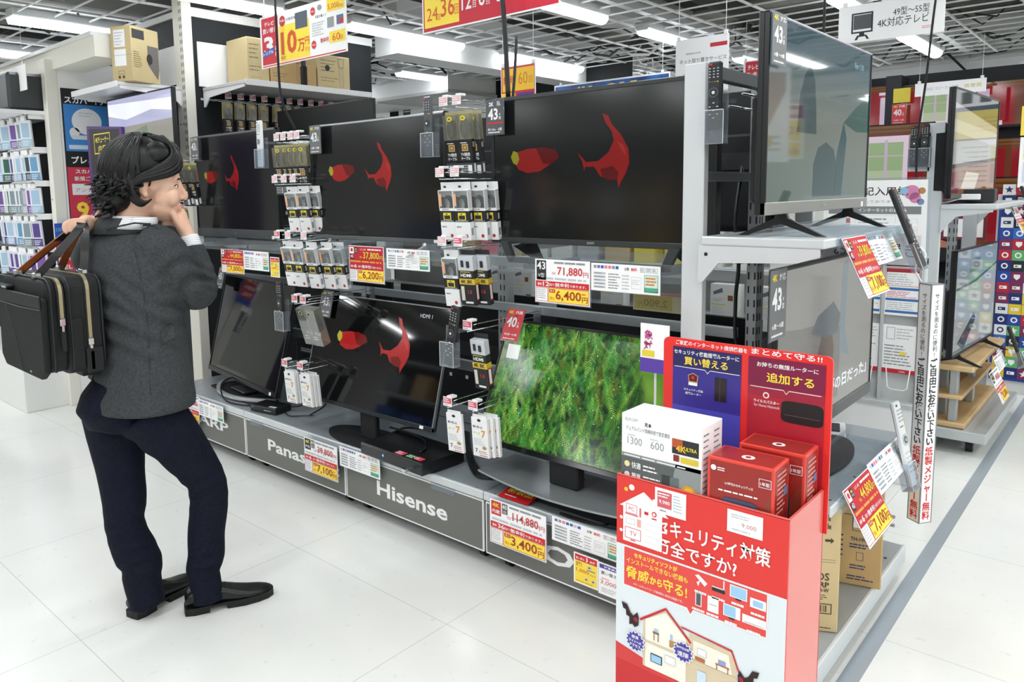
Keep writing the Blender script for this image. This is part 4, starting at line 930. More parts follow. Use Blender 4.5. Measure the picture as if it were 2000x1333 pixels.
# cut-away house
BG = M('#d9c7a8', .5); q.shape([(.07, .47), (.07, .585), (.125, .622), (.18, .575), (.18, .47)], BG, 2); q.shape([(.076, .47), (.076, .582), (.125, .614), (.174, .572), (.174, .47)], M('#f4f0e4', .5), 3)
q.shape([(.18, .47), (.18, .588), (.275, .585), (.285, .552), (.285, .47)], BG, 2.5); q.shape([(.19, .535), (.19, .578), (.268, .576), (.276, .535)], M('#f2ecdc', .5), 3.5)
for pa in ([(.062, .578), (.125, .626), (.125, .620), (.064, .573)], [(.125, .626), (.186, .570), (.183, .566), (.125, .620)], [(.16, .598), (.275, .590), (.275, .586), (.164, .594)], [(.275, .590), (.292, .548), (.289, .546), (.273, .586)]): q.shape(pa, M('#c8242c', .4), 4)
R(.07, .528, .18, .534, BG, 4); R(.18, .528, .285, .533, BG, 4)
R(.095, .556, .11, .561, M('#8d6a44', .5), 5); R(.097, .54, .099, .556, M('#8d6a44', .5), 5); R(.107, .54, .109, .556, M('#8d6a44', .5), 5); R(.098, .562, .108, .568, sc, 5); R(.135, .54, .156, .556, M('#b58a58', .5), 5); R(.137, .558, .142, .57, sc, 5)
R(.20, .55, .22, .565, PAPER, 5); q.frame(.20, .55, .22, .565, .001, INK3, 6); R(.195, .536, .217, .545, M('#b06a3a', .5), 5); R(.24, .545, .27, .548, M('#b06a3a', .5), 5); R(.246, .548, .262, .558, M('#8f9fd0', .5), 5); R(.242, .534, .244, .546, M('#b06a3a', .5), 5); R(.266, .534, .268, .546, M('#b06a3a', .5), 5)
R(.09, .488, .118, .508, INK, 5); R(.092, .490, .116, .506, sc, 6); R(.125, .50, .15, .518, PAPER, 5); q.frame(.125, .5, .15, .518, .001, INK3, 6); R(.20, .48, .22, .515, M('#cfe0ef', .5), 5)
def burst(cx, cz, r_, n=14):
    for k, (rr, m) in enumerate(((r_, WHITE), (r_*.86, M('#4b3fa0', .4)))):
        q.shape([(cx+rr*(1 if i % 2 == 0 else .78)*math.cos(PI*i/n), cz+rr*(1 if i % 2 == 0 else .78)*math.sin(PI*i/n)) for i in range(2*n)], m, 7+k)
burst(.052, .520, .027); q.text('悪質', .043, .526, .008, WHITE, .018, 9, .03); q.text('サイトへの', .036, .516, .007, WHITE, .032, 9, .03); q.text('アクセス', .038, .506, .008, WHITE, .028, 9, .03)
burst(.168, .542, .026); q.text('脆弱性攻撃', .153, .548, .006, WHITE, .03, 9, .03); q.text('遠隔', .155, .531, .012, WHITE, .026, 9, .05)
for cx, cz, s_ in ((.042, .568, 1.), (.306, .532, -1.)):
    bk = M('#2a1215', .5)
    q.shape([(cx+s_*v[0], cz+v[1]) for v in ((-.026, .034), (-.012, .032), (-.004, .016), (.004, .010), (.014, .022), (.018, .010), (.017, -.008), (.008, -.016), (.002, -.010), (-.006, -.014), (-.006, .004), (-.014, .006), (-.015, .018), (-.022, .02))][::1 if s_ > 0 else -1], bk, 6)
    q.disc(cx+s_*.011, cz+.004, .006, M('#8e1f2a', .5), 7, n=10)
q.obj('front_print', t)
hd = MB(); y = D
pts = [(.004, .80), (.387, .80), (.387, 1.168)]+[(.375+.012*math.cos(PI/2*i/5), 1.168+.012*math.sin(PI/2*i/5)) for i in range(1, 6)]+[(.018+.014*math.cos(PI/2+PI/2*i/5), 1.166+.014*math.sin(PI/2+PI/2*i/5)) for i in range(6)]
hd.prism(pts, (0, y+.006, 0), (1, 0, 0), (0, 0, 1), (0, -1, 0), .006, M('#e6302c', .3)); hd.yf = y-.0002; X0_ = .871
hd.rect(.029, .81, .195, 1.160, M('#3a2f8e', .3), 1); hd.rect(.029, .81, .195, 1.02, M('#4a49b4', .3), 1.5); hd.rect(.211, .81, .374, 1.161, M('#a01f3a', .3), 1); hd.rect(.211, .81, .374, 1.075, M('#b52434', .3), 1.5)
hd.rect(.029, 1.112, .195, 1.160, M('#2b245e', .3), 2); hd.rect(.211, 1.098, .374, 1.161, M('#7e1440', .3), 2)
hd.text('ご家庭のインターネット接続機器を', .036, 1.165, .011, WHITE, .172, 3, .05); hd.text('まとめて守る!!', .217, 1.166, .0135, WHITE, .150, 3, .06, cap=True)
hd.text('セキュリティ機能搭載ルーターに', .032, 1.143, .011, WHITE, .158, 3, .05); hd.text('買い替える', .058, 1.119, .020, YEL, .106, 3, .05, cap=True)
hd.text('お持ちの無線ルーターに', .230, 1.140, .011, WHITE, .130, 3, .04); hd.text('追加する', .252, 1.108, .022, YEL, .100, 3, .05, cap=True)
for x0, z in ((.034, 1.112), (.217, 1.094)):
    w2 = .158 if x0 < .1 else .15
    hd.rect(x0, z, x0+w2*.48, z+.0015, WHITE, 3); hd.rect(x0+w2*.56, z, x0+w2, z+.0015, WHITE, 3); hd.shape([(x0+w2*.48, z+.0015), (x0+w2*.48, z), (x0+w2*.52, z-.008), (x0+w2*.56, z), (x0+w2*.56, z+.0015), (x0+w2*.52, z-.006)], WHITE, 3)
hd.shape([(.068, 1.096), (.081, 1.102), (.094, 1.096), (.092, 1.078), (.070, 1.078)], M('#caa27a', .4), 3); hd.shape([(.070, 1.095), (.081, 1.100), (.092, 1.095), (.090, 1.082), (.072, 1.082)], M('#5a1a1c', .4), 4); hd.disc(.081, 1.091, .004, RED, 5, n=10); hd.rect(.070, 1.072, .092, 1.079, PAPER, 4)
hd.text('セキュリティ機能', .058, 1.058, .006, WHITE, .048, 3, .02); hd.text('搭載ルーター', .062, 1.049, .006, WHITE, .040, 3, .02)
hd.rect(.134, 1.045, .162, 1.100, M('#231a1c', .25), 3); hd.rect(.146, 1.045, .148, 1.100, M('#4a3a3a', .3), 4)
hd.disc(.252, 1.078, .007, PAPER, 3, n=12); hd.disc(.252, 1.078, .0045, M('#b52434', .3), 4, n=12); hd.text('ウイルスバスター', .225, 1.060, .007, WHITE, .056, 3, .03); hd.text('for Home Network', .226, 1.051, .006, WHITE, .056, 3)
pr = [(.300+.058*.5+.5*.088*math.copysign(abs(math.cos(a_))**.35, math.cos(a_)), 1.050+.024*math.copysign(abs(math.sin(a_))**.35, math.sin(a_))) for a_ in [2*PI*i/40 for i in range(40)]]
hd.shape(pr, M('#1d1719', .25), 3); hd.rect(.292, 1.042, .366, 1.0435, M('#5a4a4c', .3), 4); hd.obj('header_board', t)
for x0, w2, z0, h2, red in ((.096, .072, .836, .056, True), (.258, .072, .842, .046, False)):
    q = MB(); q.box(x0, x0+w2, -.0022, -.0008, z0, z0+h2, PAPER); q.yf = -.0022
    if red: q.rect(x0+.006, z0+.014, x0+w2*.55, z0+h2-.006, M('#d8606a', .5), 1); q.text('9,980', x0+.010, z0+.022, .009, WHITE, .026, 2, .02); q.lines(x0+.008, z0+.036, x0+w2*.5, z0+h2-.008, 2, WHITE, 2, .5, 1); q.lines(x0+w2*.6, z0+.01, x0+w2-.005, z0+h2-.006, 6, INK3, 1, .4, 2); q.lines(x0+.012, z0+.005, x0+w2*.5, z0+.010, 1, INK2, 1, .6, 2)
    else: q.text('9,000', x0+.030, z0+.014, .010, M('#c58a86', .5), .030, 1); q.lines(x0+.008, z0+.030, x0+w2*.8, z0+.04, 2, INK3, 1, .4, 5); q.lines(x0+.01, z0+.005, x0+w2*.9, z0+.009, 1, INK3, 1, .6, 6)
    q.obj('price_label', t)
# router boxes standing in the tray
def router_white(label, y, front):
    t = thing('router_box', label, 'product box', (-.864, y, .8055), 0, 'white router cartons in the red stand'); W, D_, H = .189, .048, .2325
    q = MB(); q.box(0, W, 0, D_, 0, H, PAPER, .001); q.yf = 0; GR = M('#595d5c', .4)
    q.rect(0, 0, W, H*.62, GR, 1); q.shape([(W*.55, 0), (W, 0), (W, H*.62), (W*.7, H*.62)], M('#8b908f', .4), 2); q.rect(0, H*.585, W, H*.62, M('#8e9392', .4), 2); q.lines(W*.04, H*.59, W*.9, H*.612, 1, WHITE, 3, .5, 3)
    q.text('ELECOM', W*.05, H*.935, .007, INK2, W*.16, 1); q.text('見本', W*.30, H*.905, .010, INK, W*.09, 1, .02); q.text('デュアルバンド同時利用で安定通信', W*.06, H*.845, .010, INK, W*.56, 1)
    q.text('1300', W*.08, H*.71, .017, INK2, W*.19, 1); q.text('600', W*.38, H*.71, .017, INK2, W*.17, 1); q.lines(W*.08, H*.79, W*.25, H*.81, 1, INK3, 1, .6, 2); q.lines(W*.37, H*.79, W*.54, H*.81, 1, INK3, 1, .6, 2)
    q.rect(W*.65, H*.72, W*.97, H*.86, INK, 1); q.rect(W*.65, H*.78, W*.78, H*.86, M('#b5542a', .5), 2); q.text('4K', W*.70, H*.745, .014, M('#e8b83a', .5), None, 3, .05); q.text('ULTRA', W*.80, H*.765, .008, TAGY, W*.15, 3, .03); q.rect(W*.76, H*.645, W*.97, H*.70, M('#d9c23a', .5), 3); q.rect(W*.67, H*.65, W*.74, H*.71, M('#8a2a22', .5), 3)
    for i, s in enumerate(('快適', '簡単', '高速', '見守り')):
        z = H*(.48-.105*i); q.disc(W*.08, z+.008, .007, (M('#e8d9a0', .5), M('#d8d8d8', .5), M('#cfd6ea', .5), M('#b5cf5a', .5))[i], 3, n=10); q.text(s, W*.14, z, .015, WHITE, W*.12, 3, .03, cap=True); q.lines(W*.29, z-.002, W*.52, z+.015, 2, WHITE, 3, .4, i)
    q.rect(W*.53, H*.02, W*.63, H*.49, M('#2f3736', .3), 3); q.rect(W*.63, H*.02, W*.74, H*.49, M('#5f6b6b', .3), 3); q.disc(W*.58, H*.30, .0015, WHITE, 4, n=6); q.disc(W*.58, H*.27, .0015, WHITE, 4, n=6)
    q.disc(W*.86, H*.37, .018, M('#c9a21c', .3), 3, n=20); q.disc(W*.86, H*.37, .013, M('#e6c63c', .3), 4, n=16); q.rect(W*.83, H*.13, W*.98, H*.17, M('#b9bebd', .5), 3); q.disc(W*.80, H*.15, .004, TAGY, 4, n=8)
    q.T = Matrix.Translation((W, 0, 0)) @ Matrix.Rotation(PI/2, 4, 'Z'); q.lines(.008, H*.2, D_-.006, H*.95, 14, INK2, 1, .3, 5); q.T = None
    q.obj('carton', t)
router_white('white and grey router carton at the front left of the red stand', 1.427, True)
router_white('white router carton standing behind the front white one', 1.4765, False)
def router_red(label, x, y, H):
    t = thing('router_box', label, 'product box', (x, y, .8055), math.radians(1.5), 'red router cartons in the red stand'); W, D_ = .136, .083; q = MB(); fr = M('#e0473c', .3); dk = M('#9c2b25', .3)
    q.box(0, W, 0, D_, 0, H, fr, .0015); q.yf = 0; e = .006
    q.rect(e, e, W-e, H-e, dk, 1); q.shape([(W*.45, e), (W-e, e), (W-e, H*.7)], M('#8a3a2a', .3), 2)
    q.disc(W*.10, H*.88, .006, WHITE, 3, n=10); q.lines(W*.16, H*.85, W*.28, H*.90, 2, WHITE, 3, .5, 2, .1); q.text('IoT時代のセキュリティは', W*.28, H*.71, .006, WHITE, W*.42, 3, .02); q.lines(W*.18, H*.62, W*.78, H*.65, 1, WHITE, 3, .6, 4, .1)
    q.frame(W*.78, H*.77, W*.96, H*.87, .001, WHITE, 3); q.text('1年版', W*.80, H*.79, .008, WHITE, W*.14, 3, .03)
    pr = lambda cx, cz, a, b: [(cx+a*math.copysign(abs(math.cos(k))**.4, math.cos(k)), cz+b*math.copysign(abs(math.sin(k))**.4, math.sin(k))) for k in [2*PI*i/36 for i in range(36)]]
    q.shape(pr(W*.50, H*.38, W*.29, H*.19), M('#2f3a55', .25), 3); q.shape(pr(W*.50, H*.45, W*.28, H*.115), M('#3f4b68', .25), 4)
    q.text('ウイルスバスター', W*.30, H*.06, .010, WHITE, W*.48, 4, .03); q.disc(W*.22, H*.09, .007, WHITE, 4, n=12)
    q.T = Matrix.Translation((W, 0, 0)) @ Matrix.Rotation(PI/2, 4, 'Z'); q.rect(e, e, D_-e, H-e, dk, 1); q.lines(.014, H*.45, D_-.016, H*.93, 9, M('#d99a92', .5), 2, .4, 3); q.rect(D_*.6, H*.62, D_*.85, H*.72, M('#5b6f94', .4), 3); q.lines(.012, H*.1, D_-.02, H*.35, 4, M('#d99a92', .5), 2, .35, 7)
    q.T = Matrix.Translation((0, 0, H)) @ Matrix.Rotation(-PI/2, 4, 'X'); q.rect(e, e, W-e, D_-e, dk, 1); q.disc(W*.52, D_*.42, .012, WHITE, 2, 1.1, 20); q.disc(W*.52, D_*.42, .006, dk, 3, 1., 12); q.T = None
    q.obj('carton', t)
router_red('red router carton in front, beside the white cartons', -.662, 1.428, .180)
router_red('red router carton behind, against the header board', -.637, 1.525, .187)
# white and purple sale tag peeking out left of the header
q = MB(); q.box(0, .10, -.001, .001, 0, .155, PAPER, .0); q.yf = -.0012; q.rect(.0, 0, .10, .045, M('#5a3fa6', .4), 1); q.rect(.006, .05, .05, .07, TAGY, 1); q.text('対', .012, .072, .03, M('#b5327a', .5), None, 2, .05); q.text('象', .014, .105, .03, M('#b5327a', .5), None, 2, .05)
o = q.obj('promo_card', None, (-1.205, 2.10, .955)); tag(o, 'white and purple card half hidden by the red header board', 'promotion card')
o = MB().cyl((0, 0, 0), (0, 0, .967), .004, .004, FRAMEW, 8).box(-.04, .04, -.03, .03, 0, .004, FRAMEW).obj('card_pole', None, (-1.16, 2.115, 0)); tag(o, 'thin pole carrying the white and purple card', 'pole')

# ================================================================ THINGS ON THE PLINTHS
t = thing('recorder', 'large black recorder with pink stickers under the pink-shape TV', 'recorder', (-2.69, 2.155, .3255), math.radians(-3)); q = MB()
q.box(0, .43, 0, .25, .006, .062, M('#17181a', .3), .003); q.box(.002, .428, -.004, .004, .012, .058, M('#202224', .18), .002); [q.cyl((x, y_, 0), (x, y_, .007), .012, .012, BLACK, 10) for x in (.04, .39) for y_ in (.03, .22)]; q.obj('case', t)
q = MB(); q.T = Matrix.Translation((0, 0, .0623)) @ Matrix.Rotation(-PI/2, 4, 'X')
for i, (x, c) in enumerate(((.23, PINK), (.30, M('#3f7a3f', .5)), (.345, M('#d9475a', .5)))): q.rect(x, .008+.004*i, x+.055, .045+.002*i, M('#d8486a', .5) if i == 0 else c, 1); q.lines(x+.004, .012+.004*i, x+.05, .042, 2, WHITE, 2, .4, i)
q.obj('sticker', t)
q = MB(); q.cyl((.17, -.0052, .038), (.17, -.004, .038), .008, .008, M('#3f78d0', .4), 16); q.cyl((.17, -.006, .038), (.17, -.005, .038), .004, .004, M('#dfe9f5', .4), 12); q.obj('badge', t)
q = MB(); q.box(.36, .385, -.05, -.002, .030, .036, STEEL, .001); q.box(.36, .385, -.055, -.040, .026, .040, CHROME, .001); q.obj('usb_plug', t)
t = thing('tuner_box', 'small black tuner box on the grey plinth', 'tuner', (-3.735, 2.215, .3255), math.radians(10)); q = MB(); q.box(0, .20, 0, .12, .004, .038, M('#1b1c1e', .35), .003); q.yf = 0; q.lines(.11, .016, .17, .022, 1, INK3, 1, .6, 1); q.rect(.012, .026, .03, .029, INK2, 1); q.obj('case', t)
q = MB(); q.T = Matrix.Translation((0, 0, .0383)) @ Matrix.Rotation(-PI/2, 4, 'X'); q.rect(.135, .01, .185, .03, WHITE, 1); q.lines(.14, .012, .182, .028, 2, INK2, 2, .4, 2); q.obj('sticker', t)
def cord(label, pts, r_=.0045, m=CABLE, name='cord'):
    P = [Vector(p) for p in pts]; out = []
    for i in range(len(P)-1):
        a, b, c, d = P[max(i-1, 0)], P[i], P[i+1], P[min(i+2, len(P)-1)]
        for k in range(6):
            u = k/6; out.append(.5*((2*b)+(c-a)*u+(2*a-5*b+4*c-d)*u*u+(3*b-a-3*c+d)*u**3))
    out.append(P[-1]); o = MB().tube(out, r_, m, 6).obj(name); tag(o, label, 'cable'); return o
cord('black cable curling from the bow stand to the tuner box', [(-4.2, 2.45, .42), (-4.18, 2.3, .40), (-4.0, 2.22, .335), (-3.75, 2.28, .333), (-3.62, 2.36, .34), (-3.66, 2.345, .35)])
cord('black cable looping behind the tuner box', [(-3.60, 2.34, .345), (-3.50, 2.40, .36), (-3.55, 2.52, .40), (-3.42, 2.5, .36), (-3.38, 2.36, .333)])
cord('thin cable running right from the tuner box', [(-3.54, 2.31, .335), (-3.46, 2.29, .332), (-3.40, 2.34, .332), (-3.34, 2.36, .34)], .003)
cord('black cable drooping under the pink-shape TV', [(-2.95, 2.4, .45), (-2.85, 2.36, .36), (-2.76, 2.30, .333), (-2.66, 2.38, .40), (-2.55, 2.42, .41)])
cord('black adapter lead lying across the recorder', [(-2.72, 2.36, .40), (-2.58, 2.36, .400), (-2.46, 2.34, .395), (-2.38, 2.27, .394), (-2.36, 2.22, .394)], .005)
for i in range(4): cord('black lead in the bundle between the two right lower TVs', [(-2.36+.01*i, 2.50, .42), (-2.25, 2.40+.01*i, .36), (-2.14, 2.315+.012*i, .335+.002*i), (-2.06, 2.285+.014*i, .332), (-1.98, 2.35+.012*i, .336), (-1.92, 2.43, .35+.01*i)], .005)
cord('black lead looping in front of the moss TV stand', [(-1.62, 2.40, .40), (-1.60, 2.29, .34), (-1.52, 2.25, .331), (-1.44, 2.30, .331), (-1.42, 2.23, .331), (-1.53, 2.205, .331), (-1.60, 2.215, .331), (-1.45, 2.22, .331), (-1.3, 2.24, .331)], .004)
# ================================================================ AISLE SIDE OF THE ISLAND
price_card('red and yellow price card reading 39,800 hung on the upper side shelf', '39,800', '7,100', '6', (-.598, 2.285, 1.215), PI/2, 'red', .225, .182, tiltx=math.radians(25))
spec_card('white specification card hung under the big aisle-facing TV', (-.642, 2.505, 1.285), PI/2, .33, .10, math.radians(25), seed=9)
price_card('red and yellow price card reading 44,800 hung above the brown cartons', '44,800', '7,100', '6', (-.600, 2.43, .425), PI/2, 'red', .27, .182, tiltx=math.radians(28))
spec_card('white specification card right of the hanging 44,800 card over the cartons', (-.640, 2.70, .50), PI/2, .40, .105, math.radians(28), seed=10)
remote('black remote leaning out of the upper side shelf', (-.565, 2.76, 1.265), rot=(-math.radians(22), 0, PI/2), L_=.27); holder('clear holder at the corner of the upper side shelf', (-.570, 2.755, 1.255), (-math.radians(22), 0, PI/2), .07, .09, .035)
remote('black and white remote standing against the white tape dispenser', (-.615, 3.02, .44), M('#dfe2e4', .4), 'light', rot=(-math.radians(14), 0, PI/2-.1), L_=.31, w_=.055); holder('clear holder at the corner of the middle side shelf', (-.615, 3.015, .43), (-math.radians(14), 0, PI/2-.1), .075, .10, .04)
for i, (y0, z0, y1) in enumerate(((2.26, 1.386, 3.0), (2.40, .5625, 3.1))):
    q = MB(); q.box(-.86, -.675, y0, y1, z0, z0+.002, CLEAR); q.box(-.678, -.674, y0, y1, z0-.04, z0+.002, CLEAR); q.box(-.86, -.857, y0, y1, z0, z0+.03, CLEAR); o = q.obj('card_holder'); tag(o, ('clear sloping card holder on the upper side shelf', 'clear card holder lying on the middle side shelf')[i], 'card holder')
q = MB(); q.box(0, .10, 0, .17, 0, .012, WHITE, .003); q.box(.02, .08, .03, .14, .012, .016, BLACK, .002); o = q.obj('accessory_box', None, (-.95, 3.02, .5625), (0, 0, .3)); tag(o, 'flat white and black box at the back of the middle side shelf', 'box')
def kraft_box(label, loc, rz, W, D_, H, m, draw):
    t = thing('carton', label, 'carton', loc, rz); q = MB(); q.box(0, W, 0, D_, 0, H, m, .004); q.yf = 0; draw(q, W, H); q.obj('carton_body', t); return t
def k1(q, W, H):
    i = M('#4a412c', .7); q.text('HDMI', W*.44, H*.90, .022, i, W*.36, 1, .05); q.text('Guide', W*.58, H*.835, .020, i, W*.24, 1, .03); q.shape([(W*.72, H*.755), (W*.82, H*.755), (W*.82, H*.77), (W*.88, H*.745), (W*.82, H*.72), (W*.82, H*.735), (W*.72, H*.735)], i, 1)
    q.rect(W*.1, H*.59, W*.92, H*.592, i, 1); q.rect(W*.1, H*.57, W*.92, H*.572, i, 1); q.text('AQUOS', W*.16, H*.41, .030, i, W*.66, 1, .02); q.text('SHARP', W*.36, H*.365, .018, i, W*.46, 1, .05); q.text('2T-C22AD-W', W*.30, H*.325, .014, i, W*.52, 1, .03); q.lines(W*.34, H*.26, W*.8, H*.31, 3, i, 1, .35, 3)
    q.frame(W*.24, H*.15, W*.88, H*.235, .003, i, 1)
    for k in range(16): q.rect(W*(.34+.03*k), H*.165, W*(.345+.03*k+.008*(k % 3)), H*.22, i, 1)
    q.frame(W*.3, H*.045, W*.6, H*.13, .0015, i, 1); q.disc(W*.42, H*.10, .012, i, 1, n=10); q.lines(W*.32, H*.05, W*.58, H*.075, 2, i, 1, .4, 3); q.lines(W*.62, H*.03, W*.9, H*.045, 1, i, 1, .5, 3)
kraft_box('pale brown TV carton beside the red stand, lettered HDMI', (-.825, 2.345, .1225), math.radians(28), .165, .50, .410, KRAFT2, k1)
def k2(q, W, H):
    i = M('#33406a', .7); q.rect(W*.33, H*.76, W*.8, H*.82, i, 1); q.text('TH-19G300', W*.36, H*.773, .011, WHITE, W*.4, 2, .03); q.rect(W*.33, H*.53, W*.8, H*.755, PAPER, 1); q.frame(W*.31, H*.50, W*.82, H*.83, .002, i, 1)
    for k in range(16): q.rect(W*(.42+.018*k), H*.69, W*(.425+.018*k+.006*(k % 3)), H*.73, INK, 2); q.rect(W*(.42+.018*k), H*.55, W*(.425+.018*k+.006*(k % 2)), H*.585, INK, 2)
    q.lines(W*.38, H*.60, W*.74, H*.67, 3, INK2, 2, .4, 2); q.text('TH-19G300', W*.28, H*.41, .014, i, W*.54, 1, .03); q.lines(W*.26, H*.34, W*.8, H*.39, 2, i, 1, .5, 4); q.frame(W*.42, H*.235, W*.58, H*.31, .0015, i, 1); q.lines(W*.28, H*.15, W*.75, H*.20, 2, i, 1, .45, 5); q.lines(W*.22, H*.05, W*.82, H*.10, 2, i, 1, .45, 6)
    for k in range(5): q.rect(0, H*(.26+.045*k), W*.11, H*(.275+.045*k), i, 1)
    q.rect(0, H*.64, W, H*.645, M('#4a4436', .7), 2)
kraft_box('brown TV carton with a white barcode label, second from the red stand', (-.782, 2.752, .1225), math.radians(17), .14, .40, .405, KRAFT, k2)
kraft_box('brown carton deep on the base deck, behind the barcoded carton', (-1.02, 3.00, .1225), 0, .20, .15, .36, KRAFT, lambda q, W, H: None)
# prism of paper tapes
t = thing('tape_dispenser', 'tall white prism offering free paper tape measures at the shelf corner', 'dispenser', (-.664, 3.205, .245), math.radians(-33)); q = MB(); H = .915
q.box(0, .056, 0, .056, 0, H, PAPER); gy = M('#8d9194', .5)
for a_, b_ in ((0, 0), (.054, 0), (.054, .054)): q.box(a_-.001, a_+.003, b_-.001, b_+.003, 0, H+.001, gy)
q.box(-.001, .057, -.001, .057, H, H+.004, gy); q.box(-.001, .057, -.001, .057, -.003, .0, gy)
def tx(q):
    q.yf = -.0003; q.vtext('サイズを測るのに便利!!', .028, H-.03, .022, INK, 1, .0, 1.0); q.vtext('ご自由にお使い下さい', .028, H-.275, .036, INK, 1, .03, .93); q.vtext('紙製メジャー無料', .028, H-.615, .037, RED, 1, .02, .98)
tx(q); q.T = Matrix.Translation((.056, 0, 0)) @ Matrix.Rotation(PI/2, 4, 'Z'); tx(q); q.T = None; q.obj('printed_sleeve', t)
cord('white string tying the tape dispenser to the frame', [(-.66, 3.22, 1.164), (-.68, 3.2, 1.22), (-.65, 3.21, 1.27), (-.70, 3.2, 1.33), (-.69, 3.2, 1.37)], .004, WHITE, 'string')
# ================================================================ BACK OF THE ISLAND, FAR ISLANDS, WALLS
GB_ = 'TVs on the rear side of the island'
def tv_back(label, x, z, W=.96, H=.56, y=3.02, rz=PI, ports=False):
    t = thing('television', label, 'TV', (x, y, z), rz, GB_); q = MB(); q.box(-W/2, W/2, 0, .022, .03, H+.03, BLACK, .003); q.box(-W*.46, W*.46, .02, .05, .05, H*.75, MATTE, .01); q.box(-W*.4, W*.4, .05, .055, H*.5, H*.62, M('#2b2d2f', .6)); q.obj('housing', t)
    q = MB(); q.box(-W/2+.01, W/2-.01, -.002, .001, .05, H+.02, SCREEN); q.obj('screen', t)
    for sx in (-1, 1): q = MB(); q.box(sx*W*.36-.01, sx*W*.36+.01, -.08, .10, -.01, .0, MATTE, .002); q.box(sx*W*.36-.01, sx*W*.36+.01, .005, .018, -.005, .05, MATTE); q.obj('leg', t)
    q = MB(); q.yf = -.0; q.T = Matrix.Translation((0, .0555, 0)) @ Matrix.Rotation(PI, 4, 'Z')
    for i in range(3): q.rect(-W*.2+.12*i, H*.30, -W*.2+.12*i+.02, H*.33, WHITE, 1)
    q.rect(-.40, H*.22, -.25, H*.28, M('#45484b', .5), 1); q.lines(-.39, H*.23, -.26, H*.27, 2, WHITE, 2, .5, 3); q.rect(-.4, H*.10, -.37, H*.13, WHITE, 1); q.obj('label_plate', t)
    return t
tv_back('dark back of the rear upper TV seen through the right end frame', -1.58, 1.32)
tv_back('dark back of a rear upper TV behind the tall white cable packs', -2.75, 1.32)
tv_back('dark back of the rear TV rising above the silver-edged TV', -4.02, 1.32, 1.0, .74)
for i, x in enumerate((-1.66, -2.78, -3.86)): tv_back('dark back of the rear lower TV, %s' % ('behind the moss TV', 'behind the pink-shape TV', 'behind the low TV with bow stand')[i], x, .335, 1.0, .64, 2.98)
q = MB(); q.box(-4.65, -1.12, 2.84, 3.32, .30, .325, SHELF, .003); q.box(-4.64, -1.13, 2.86, 3.30, .06, .30, DARKSLOT); q.box(-4.65, -1.12, 3.31, 3.325, .06, .325, SHELFL)
for x in (-4.5, -2.9, -1.3):
    for y in (2.9, 3.25): q.cyl((x-.012, y, .03), (x+.012, y, .03), .03, .03, BLACK, 12)
o = q.obj('display_plinth'); tag(o, 'long grey plinth on the rear side of the TV island', 'plinth')
q = MB(); q.box(-4.65, -1.12, 2.86, 3.16, 1.285, 1.31, SHELF, .003)
for x in (-4.6, -3.4, -2.22, -1.15): q.box(x-.01, x+.01, 2.70, 3.14, 1.25, 1.285, RAIL)
o = q.obj('rear_shelf'); tag(o, 'grey shelf carrying the rear upper TVs', 'shelf')
# mirrored card seen from behind
t = thing('price_card', 'faded yellow card reading 2,900 seen from behind, in the rack', 'price card', (-1.45, 2.93, 1.00), PI); q = MB(); q.T = Matrix.Rotation(PI, 4, 'Z') @ Matrix.Scale(-1, 4, (1, 0, 0)); W = .27
q.box(0, W, -.001, .001, 0, .085, M('#e2dcb6', .6)); q.yf = -.0012; q.rect(W*.3, .008, W*.98, .068, M('#d9c87a', .6), 1); q.text('2,900', W*.38, .016, .036, M('#a99a78', .6), W*.42, 2, .01); q.text('円', W*.82, .016, .024, M('#a99a78', .6), None, 2); q.rect(0, .072, W, .085, M('#d9a9a4', .6), 1); q.obj('printed_card', t)
# hanging leads in the end frame
cord('black lead hanging inside the end frame', [(-1.10, 2.60, 1.60), (-1.06, 2.46, 1.42), (-1.02, 2.40, 1.28), (-1.07, 2.5, 1.15), (-1.09, 2.56, .98), (-1.07, 2.62, .80)], .007)
cord('black lead hanging behind the lower aisle-facing TV', [(-1.0, 2.95, 1.32), (-1.02, 2.90, 1.1), (-1.05, 2.86, .9), (-1.02, 2.8, .65)], .007)
cord('white lead at the foot of the end frame', [(-1.07, 2.55, .90), (-1.10, 2.42, .88), (-1.12, 2.35, .80), (-1.10, 2.34, .6)], .005, WHITE)
# speaker cartons on the gondola beyond
def speaker_carton(label, x, y, z):
    t = thing('speaker_carton', label, 'product box', (x, y, z), 0, 'white speaker cartons on the far gondola'); W, H = .155, .19; q = MB(); q.box(0, W, 0, .07, 0, H, M('#dcdedb', .6), .001); q.yf = 0
    q.shape([(W*.1, H*.78), (W*.42, H*.9), (W*.45, H*.78), (W*.12, H*.70)], M('#6d7478', .5), 1); q.rect(W*.62, H*.55, W*.80, H*.70, M('#8b5a3c', .5), 1); q.lines(W*.1, H*.5, W*.5, H*.62, 3, INK3, 1, .4, 1); q.rect(W*.05, H*.42, W*.55, H*.445, M('#e0cf5a', .5), 1); q.lines(W*.08, H*.12, W*.6, H*.38, 5, INK3, 1, .4, 2); q.lines(W*.68, H*.06, W*.95, H*.13, 1, INK, 1, .8, 3); q.obj('carton', t); return t
sc_ = [(-1.765, 3.80, .835), (-1.52, 3.80, .835), (-3.32, 3.80, .845), (-3.12, 3.80, .845), (-2.72, 3.8, .845), (-2.45, 3.8, .84)]
for i, (x, y, z) in enumerate(sc_): speaker_carton('white speaker carton seen through the rack, ' + ('left of the slotted post in the end frame', 'right of the slotted post in the end frame', 'left of the 71,880 card', 'just left of the 71,880 card', 'behind the 71,880 card', 'behind the card right of 71,880')[i], x, y, z)
